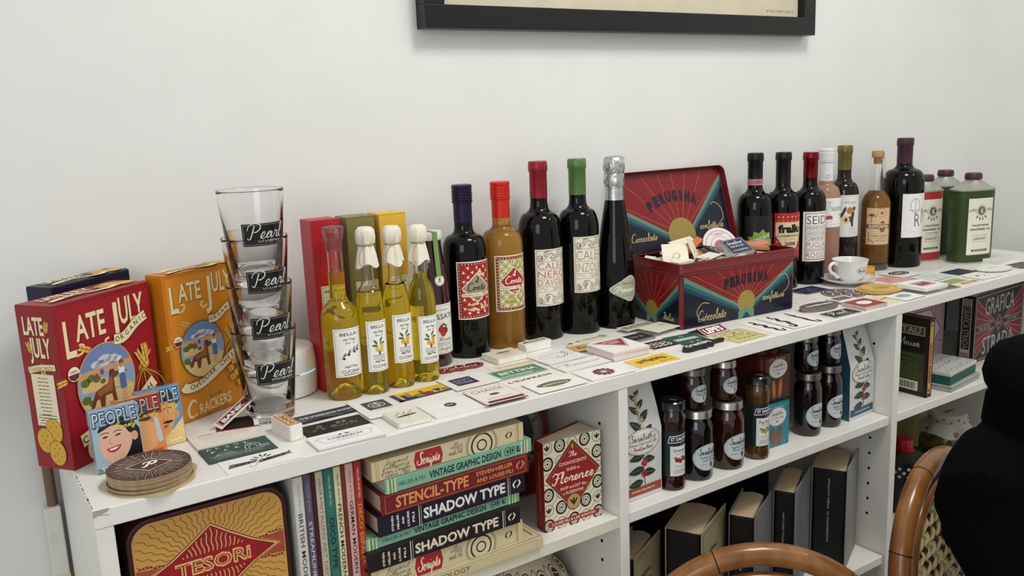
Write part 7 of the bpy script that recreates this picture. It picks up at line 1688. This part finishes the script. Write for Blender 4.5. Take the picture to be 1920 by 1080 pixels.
def low_jars():
    t = thing('cloth_topped_jar', 'round jar of green pickle with a white dotted paper top', 'jar', (1.826, .135, SHB + .0002))
    MB().lathe([(0, 0), (.045, 0), (.056, .010), (.062, .05), (.060, .10), (.050, .128), (.040, .138), (.040, .150), (0, .150)], mat('green_pickle', '#5f5a22', .15, var=.5, scale=60, coat=.5), 44).build('filled_glass', t, smooth=True)
    mb = MB().lathe([(0, .166), (.036, .165), (.043, .158), (.044, .150), (.042, .146), (.050, .138), (.062, .126), (.0615, .125), (.042, .142)], mat('dotted_paper', '#b9b5aa', .8), 48)
    for i, v in enumerate(mb.v):
        if v[2] < .140: a = math.atan2(v[1], v[0]); k = 1 + .08 * math.sin(4 * a + 1) + .04 * math.sin(9 * a); mb.v[i] = (v[0] * k, v[1] * k, v[2] - .010 * math.sin(2 * a) ** 2)
    mb.build('paper_cover', t, smooth=True)
    p = Pr(); [p.g([(-16 + k * 7, -8 + (k % 2) * 6), (-10 + k * 7, -2), (-14 + k * 7, 8)], '#1f1e1c') for k in range(5)]; p.build('top_print', t, M=face_up(0, 0, .1662))
    p = Pr(); [p.e(-120 + k * 16, (k % 2) * 7 - 2, 2.4, 2.4, '#4a4843', 10) for k in range(15)]; p.build('dot_print', t, cyl=(.0440, D2(-110), .153))
    t = thing('checkered_can', 'black can with a red cap and a checkered band', 'can', (1.612, .110, SHB + .0002))
    MB().lathe([(.044, 0), (.044, .118)], mat('can_black', '#17171a', .35), 44).build('can_body', t, smooth=True)
    MB().lathe([(.046, .118), (.046, .122), (.042, .124), (.020, .132), (.018, .134)], mat('can_shoulder_grey', '#4c4b49', .35, metal=.7), 44).build('can_shoulder', t, smooth=True)
    MB().lathe([(.0205, .134), (.0205, .138), (.0175, .139), (.0175, .157), (.016, .159), (0, .1592)], mat('red_cap', '#a8161e', .3), 32).build('screw_cap', t, smooth=True, sharp=40)
    p = Pr()
    for k in range(30):
        for j in range(3):
            if (k + j) % 2: p.g([(-135 + k * 9, 4 - j * 9 + 4.5), (-135 + k * 9 + 4.5, 4 - j * 9), (-135 + k * 9, 4 - j * 9 - 4.5), (-135 + k * 9 - 4.5, 4 - j * 9)], '#cfccc4')
    p.build('check_band', t, cyl=(.0441, D2(-110), .100))
    t = thing('sauce_jar', 'small orange-brown sauce jar with a black lid in front of the checkered can', 'jar', (1.560, .030, SHB + .0002))
    MB().lathe([(0, 0), (.029, 0), (.031, .004), (.031, .066), (.026, .075), (0, .075)], mat('orange_sauce', '#6a2c14', .1, var=.3, coat=.5), 40).build('filled_glass', t, smooth=True)
    MB().lathe([(.029, .075), (.030, .077), (.030, .092), (.028, .094), (0, .094)], BLACKP, 40).build('lid', t, smooth=True, sharp=40)
    t = thing('dark_jar', 'large dark brown jar at the back left, low in the third bay', 'jar', (1.560, .235, SHB + .0002))
    MB().lathe([(0, 0), (.046, 0), (.050, .006), (.050, .15), (.042, .165), (0, .165)], mat('dark_brown_sauce', '#2c130b', .08, var=.2, coat=.6), 40).build('filled_glass', t, smooth=True)
    MB().lathe([(.044, .165), (.045, .167), (.045, .182), (.042, .184), (0, .184)], JL, 40).build('lid', t, smooth=True, sharp=40)
    t = thing('cookie_box', 'yellow patterned carton at the back, low in the third bay', 'box', (1.700, .225, SHB + .0002), D2(4))
    MB().b2(0, 0, 0, .26, .045, .205, mat('yellow_pattern_card', '#8a7c34', .6)).build('carton', t, bevel=.001)
    p = Pr(); [(p.ring(-110 + k * 22, 60 - j * 24 + (k % 2) * 8, 9, 7, 1.4, '#5c3a2c', 14), p.e(-110 + k * 22, 60 - j * 24 + (k % 2) * 8, 3, 2, '#b9a85c', 8)) for k in range(11) for j in range(3)]; p.build('front_print', t, M=face_front(.13, 0, .1025))
    t = thing('flat_tin', 'flat black round tin between the checkered can and the pickle jar', 'tin', (1.712, .120, SHB + .0002))
    MB().lathe([(.046, 0), (.046, .080)], mat('dark_tin', '#1f1f22', .3, metal=.4), 44).build('tin_body', t, smooth=True); MB().lathe([(.0475, .078), (.0475, .092), (.045, .094), (0, .093)], BLACKP, 44).build('lid', t, smooth=True, sharp=40)
low_jars()

# ================================================================= RATTAN BISTRO CHAIRS
def rattan_mat():
    m = mat('rattan_pole', '#98652f', .3, var=.0, scale=30, coat=.35, stretch=(1, 1, .25), col2='#6e4119')
    return m
RT = rattan_mat()
RTB = mat('rattan_binding', '#8a5220', .45, var=.2, scale=120)
NODE = mat('rattan_node', '#2c1608', .6)
CREAM = mat('cream_strand', '#cfc68c', .3, var=.06, scale=80, coat=.3)
BURG = mat('burgundy_strand', '#5a1020', .3, var=.1, scale=80, coat=.3)
def chair(label, C, u, R, seat_r=.185, pr=.0165):
    t = thing('rattan_chair', label, 'chair', (C[0], C[1], -1.06), 0, 'rattan bistro chairs')
    u = Vector((u[0], u[1], 0)).normalized(); n = Vector((u.y, -u.x, 0))   # n: where the sitter faces
    zc = C[2] + 1.06; sz = .45
    P = lambda a, b, z: tuple(u * a + n * b + Vector((0, 0, z)))
    def arch(Rr, zb, back=0.0, k=22):
        lean = lambda z: -.05 * (z - sz) / .4
        pts = [P(-Rr, back + lean(z), z) for z in (zb, zb + (zc - zb) * .33, zb + (zc - zb) * .66)]
        pts += [P(-Rr * math.cos(PI * j / k), back + lean(zc + Rr * math.sin(PI * j / k)), zc + Rr * math.sin(PI * j / k)) for j in range(k + 1)]
        pts += [P(Rr, back + lean(z), z) for z in (zb + (zc - zb) * .66, zb + (zc - zb) * .33, zb)]
        return smoothp(pts, 2)
    # shift so the top of the arch passes through C without lean
    off = .05 * (zc - sz) / .4
    MB().tube(arch(R, .0, off), pr, RT, 18).build('back_hoop', t, smooth=True)
    MB().tube(arch(R - .033, sz, off + .004), .0095, RT, 12).build('inner_hoop', t, smooth=True)
    nd = MB()
    for a in (D2(205 - 180), D2(72), D2(128)):
        zz = zc + R * math.sin(a); x = -R * math.cos(a); tang = Vector((u * math.sin(a)) + Vector((0, 0, math.cos(a))))
        c = Vector(P(x, off - .05 * (zz - sz) / .4, zz))
        nd.tube([c - tang * .0010, c + tang * .0010], pr + .0004, NODE, 18)
    nd.build('cane_joint', t, smooth=True)
    Ri = R - .036; sp = .0165
    lim = int((Ri * 2 + (zc - sz)) / sp) + 4
    for s in (1, -1):
        for k in range(-lim, lim):
            pts = []
            q0 = k * sp * 1.414
            for j in range(110):
                z = sz + .01 + j * (zc + Ri - sz) / 110
                x = q0 + s * (z - zc)
                inside = (abs(x) < Ri) if z < zc else (x * x + (z - zc) ** 2 < Ri * Ri)
                if inside:
                    ph = (x + s * 0 + (z - zc) * 1) / (sp * 1.414) * PI if s < 0 else (x - (z - zc)) / (sp * 1.414) * PI
                    ph2 = (x + (z - zc)) / (sp * 1.414) * PI if s > 0 else (x - (z - zc)) / (sp * 1.414) * PI
                    pts.append(P(x, off - .05 * (z - sz) / .4 + .0036 * math.cos(ph2) * (1 if (k % 2) else -1) * s, z))
                elif pts: break
            if len(pts) > 5: MB().tube(pts[::2] if len(pts) > 12 else pts, .0046, CREAM if (s > 0 or k % 3 == 0) else BURG, 6).build('woven_strand', t, smooth=True)
    M = Matrix.Translation(Vector(P(0, seat_r + .0, 0)))
    MB().tube([tuple(Vector(P(0, seat_r, sz - .01)) + (u * math.cos(2 * PI * k / 36) + n * math.sin(2 * PI * k / 36)) * seat_r) for k in range(36)], .013, RT, 12, closed=True).build('seat_rim', t, smooth=True)
    MB().lathe([(0, sz - .008), (seat_r - .01, sz - .006), (seat_r - .01, sz - .014), (0, sz - .016)], mat('woven_seat', '#b9a878', .5, var=.3, scale=250, bump=.6), 36, M).build('seat', t, smooth=True)
    for s in (-1, 1):
        MB().tube(smoothp([P(s * seat_r * .8, seat_r * 1.55, sz - .01), P(s * seat_r * .86, seat_r * 1.62, .25), P(s * seat_r * .92, seat_r * 1.7, 0)], 4), .0135, RT, 14).build('front_leg', t, smooth=True)
        MB().tube([P(s * R * .98, off * .6, .16), P(s * seat_r * .9, seat_r * 1.64, .16)], .0075, RT, 10).build('stretcher', t, smooth=True)
    return t
chair('rattan bistro chair whose hooped back top shows alone at the bottom centre', (.792, -.195, -.436), (.83, -.56), .195)
chair('rattan bistro chair with cream and burgundy weave beside the person in black', (1.176, -.232, -.352), (.97, .196), .166)

# ================================================================= SEATED PERSON
def person():
    t = thing('person', 'person in a black hooded sweatshirt sitting on the right-hand rattan chair', 'person', (1.156, -.384, -1.06))
    u = Vector((.9802, .198, 0)); n = Vector((.198, -.9802, 0))
    F = lambda a, b, z: tuple(u * a + n * b + Vector((0, 0, z + 1.06)))
    fleece = mat('black_fleece', '#050608', .95, var=.25, scale=160, bump=.12, spec=.06)
    skin = mat('skin', '#b98a70', .5, var=.05, scale=40)
    jeans = mat('dark_trousers', '#15171d', .85, var=.2, scale=200)
    def skinned(name, V, E, m, root=0, lv=2, parent=t):
        me = bpy.data.meshes.new(name); me.from_pydata([v[:3] for v in V], E, []); me.materials.append(m)
        o = bpy.data.objects.new(name, me); COL.objects.link(o); o.parent = parent
        o.modifiers.new('skin', 'SKIN').use_smooth_shade = True
        if not me.skin_vertices: return o
        for i, v in enumerate(V):
            r = v[3]; me.skin_vertices[0].data[i].radius = (r, r) if not isinstance(r, tuple) else r
        me.skin_vertices[0].data[root].use_root = True
        s = o.modifiers.new('sub', 'SUBSURF'); s.levels = lv; s.render_levels = lv
        return o
    v = lambda a, b, z, r: (*F(a, b, z), r)
    V = [v(0, .02, -.50, .125), v(0, .06, -.38, .095), v(0, .03, -.27, .102), v(0, .005, -.175, .112), v(.01, .005, -.095, .086), v(.025, .025, -.02, .06), v(0, .05, .03, .05),
         v(-.145, -.030, -.150, .076), v(-.165, .025, -.25, .060), v(-.175, .11, -.37, .052), v(-.14, .23, -.42, .045), v(-.09, .34, -.44, .034),
         v(.13, -.022, -.150, .074), v(.165, .025, -.25, .060), v(.175, .11, -.37, .052), v(.14, .23, -.42, .045), v(.09, .34, -.44, .034)]
    E = [(0, 1), (1, 2), (2, 3), (3, 4), (4, 5), (5, 6), (3, 7), (7, 8), (8, 9), (9, 10), (10, 11), (3, 12), (12, 13), (13, 14), (14, 15), (15, 16)]
    sw = skinned('sweatshirt', V, E, fleece, lv=3)
    tx = bpy.data.textures.new('cloth_folds', 'CLOUDS'); tx.noise_scale = .09
    dm = sw.modifiers.new('folds', 'DISPLACE'); dm.texture = tx; dm.strength = .022; dm.mid_level = .5; dm.texture_coords = 'LOCAL'
    V = [v(0, .0, -.52, .12)]; E = []
    for s in (-1, 1):
        b = len(V); V += [v(s * .09, .05, -.53, .095), v(s * .11, .25, -.52, .085), v(s * .12, .43, -.525, .066), v(s * .12, .45, -.75, .055), v(s * .12, .44, -.97, .042)]
        E += [(0, b), (b, b + 1), (b + 1, b + 2), (b + 2, b + 3), (b + 3, b + 4)]
    skinned('trousers', V, E, jeans)
    for s in (-1, 1): skinned('shoe', [v(s * .12, .43, -1.02, .038), v(s * .12, .50, -1.025, .036), v(s * .12, .60, -1.032, .03)], [(0, 1), (1, 2)], mat('shoe_black', '#111112', .5))
    # hood lying round the neck, open to the front
    ring = []; rr = []
    for k in range(20):
        a = 2 * PI * k / 20
        back = (1 - math.sin(a)) / 2           # 1 at the back of the neck
        ring.append(F(.028 + .094 * math.cos(a), .045 + .096 * math.sin(a), -.050 + .046 * back)); rr.append(.026 + .017 * back)
    hd = MB().tube(ring, rr, fleece, 14, closed=True)
    hd.build('hood_rim', t, smooth=True)
    bag = MB(); M = Matrix.Translation(Vector(F(.030, -.028, -.070))) @ Matrix.Rotation(math.atan2(u.y, u.x), 4, 'Z')
    bag.lathe([(.0, -.075), (.03, -.07), (.062, -.045), (.078, -.01), (.074, .025), (.058, .048), (.03, .056), (0, .058)], fleece, 28, M, ax=1.1, ay=.82)
    bag.build('hood_bag', t, smooth=True)
    # head, bowed forward, with neck
    skinned('neck', [v(0, .03, -.02, .05), v(0, .085, .05, .048), v(0, .12, .09, .05)], [(0, 1), (1, 2)], skin)
    H = Matrix.Translation(Vector(F(0, .145, .125))) @ Matrix.Rotation(math.atan2(u.y, u.x), 4, 'Z') @ Matrix.Rotation(.35, 4, 'X')
    prof = []; hb = MB(); nz, na = 18, 24
    vs = []; fs = []
    for i in range(nz + 1):
        ph = -PI / 2 + PI * i / nz; z = .118 * math.sin(ph); r = math.cos(ph)
        for j in range(na):
            a = 2 * PI * j / na; x = .074 * r * math.cos(a); y = .092 * r * math.sin(a)
            if z < -.02: k = 1 - (-.02 - z) * 2.6; x *= k; y = y * (k if y > 0 else 1 - (-.02 - z) * .8)
            face = math.exp(-((a - 1.5 * PI) / .16) ** 2)
            y -= .022 * face * math.exp(-((z + .012) / .017) ** 2) + .006 * face * math.exp(-((z - .02) / .03) ** 2)      # nose
            for e in (-.4, .4): y += .007 * math.exp(-((a - 1.5 * PI - e) / .16) ** 2) * math.exp(-((z - .012) / .012) ** 2) # eye sockets
            y -= .006 * math.exp(-((a - 1.5 * PI) / .3) ** 2) * math.exp(-((z + .052) / .009) ** 2)                      # lips
            vs.append((x, y, z))
    for i in range(nz):
        for j in range(na): l = (j + 1) % na; fs.append((i * na + j, i * na + l, (i + 1) * na + l, (i + 1) * na + j))
    hb.add(vs, fs, skin, H); head = hb.build('head', t, smooth=True, sharp=80)
    for s in (-1, 1):
        MB().lathe([(0, -.010), (.007, -.007), (.010, 0), (.007, .007), (0, .010)], mat('eye_white', '#dedad2', .2), 14, H @ Matrix.Translation((s * .030, -.079, .012))).build('eye', head, smooth=True)
        MB().lathe([(0, -.0045), (.004, -.002), (.0045, 0), (.004, .002), (0, .0045)], mat('iris_brown', '#2c1a10', .2), 12, H @ Matrix.Translation((s * .030, -.0875, .012))).build('iris', head, smooth=True)
        MB().lathe([(0, -.030), (.011, -.022), (.013, 0), (.017, .018), (.010, .030), (0, .033)], skin, 14, H @ Matrix.Translation((s * .073, .004, .000)), ax=.45, ay=1.1).build('ear', head, smooth=True)
    MB().tube([tuple(H @ Vector(q)) for q in smoothp([(-.022, -.088, -.052), (0, -.0965, -.050), (.022, -.088, -.052)], 4)], .0035, mat('lip', '#8d4a42', .5), 8).build('mouth', head, smooth=True)
    hair = [tuple(a * 1.07 for a in p) for p in vs]; ff = [f for f in fs if all((hair[i][2] > .045 or hair[i][1] > .012) and hair[i][2] > -.06 for i in f)]
    MB().add(hair, ff, mat('dark_hair', '#1c1411', .6, var=.4, scale=300, bump=.8), H).build('hair', t, smooth=True)
    for s in (-1, 1):
        w0 = (s * .085, .335, -.445); V = [v(*w0, .026), v(s * .070, .375, -.448, .034), v(s * .058, .415, -.452, .032)]
        skinned('palm', V, [(0, 1), (1, 2)], skin, lv=1)
        for k, L in enumerate((.062, .070, .066, .052)):
            a0 = s * (.036 + .0155 * k); bb = .43
            skinned('finger', [v(a0, bb - .02, -.452, .010), v(a0 - s * .002, bb + L * .42, -.456, .0092), v(a0 - s * .004, bb + L * .75, -.470, .0085), v(a0 - s * .005, bb + L * .95, -.486, .0072)], [(0, 1), (1, 2), (2, 3)], skin, lv=1)
        skinned('thumb', [v(s * .045, .375, -.446, .013), v(s * .018, .405, -.446, .0115), v(s * .004, .435, -.454, .010)], [(0, 1), (1, 2)], skin, lv=1)
person()
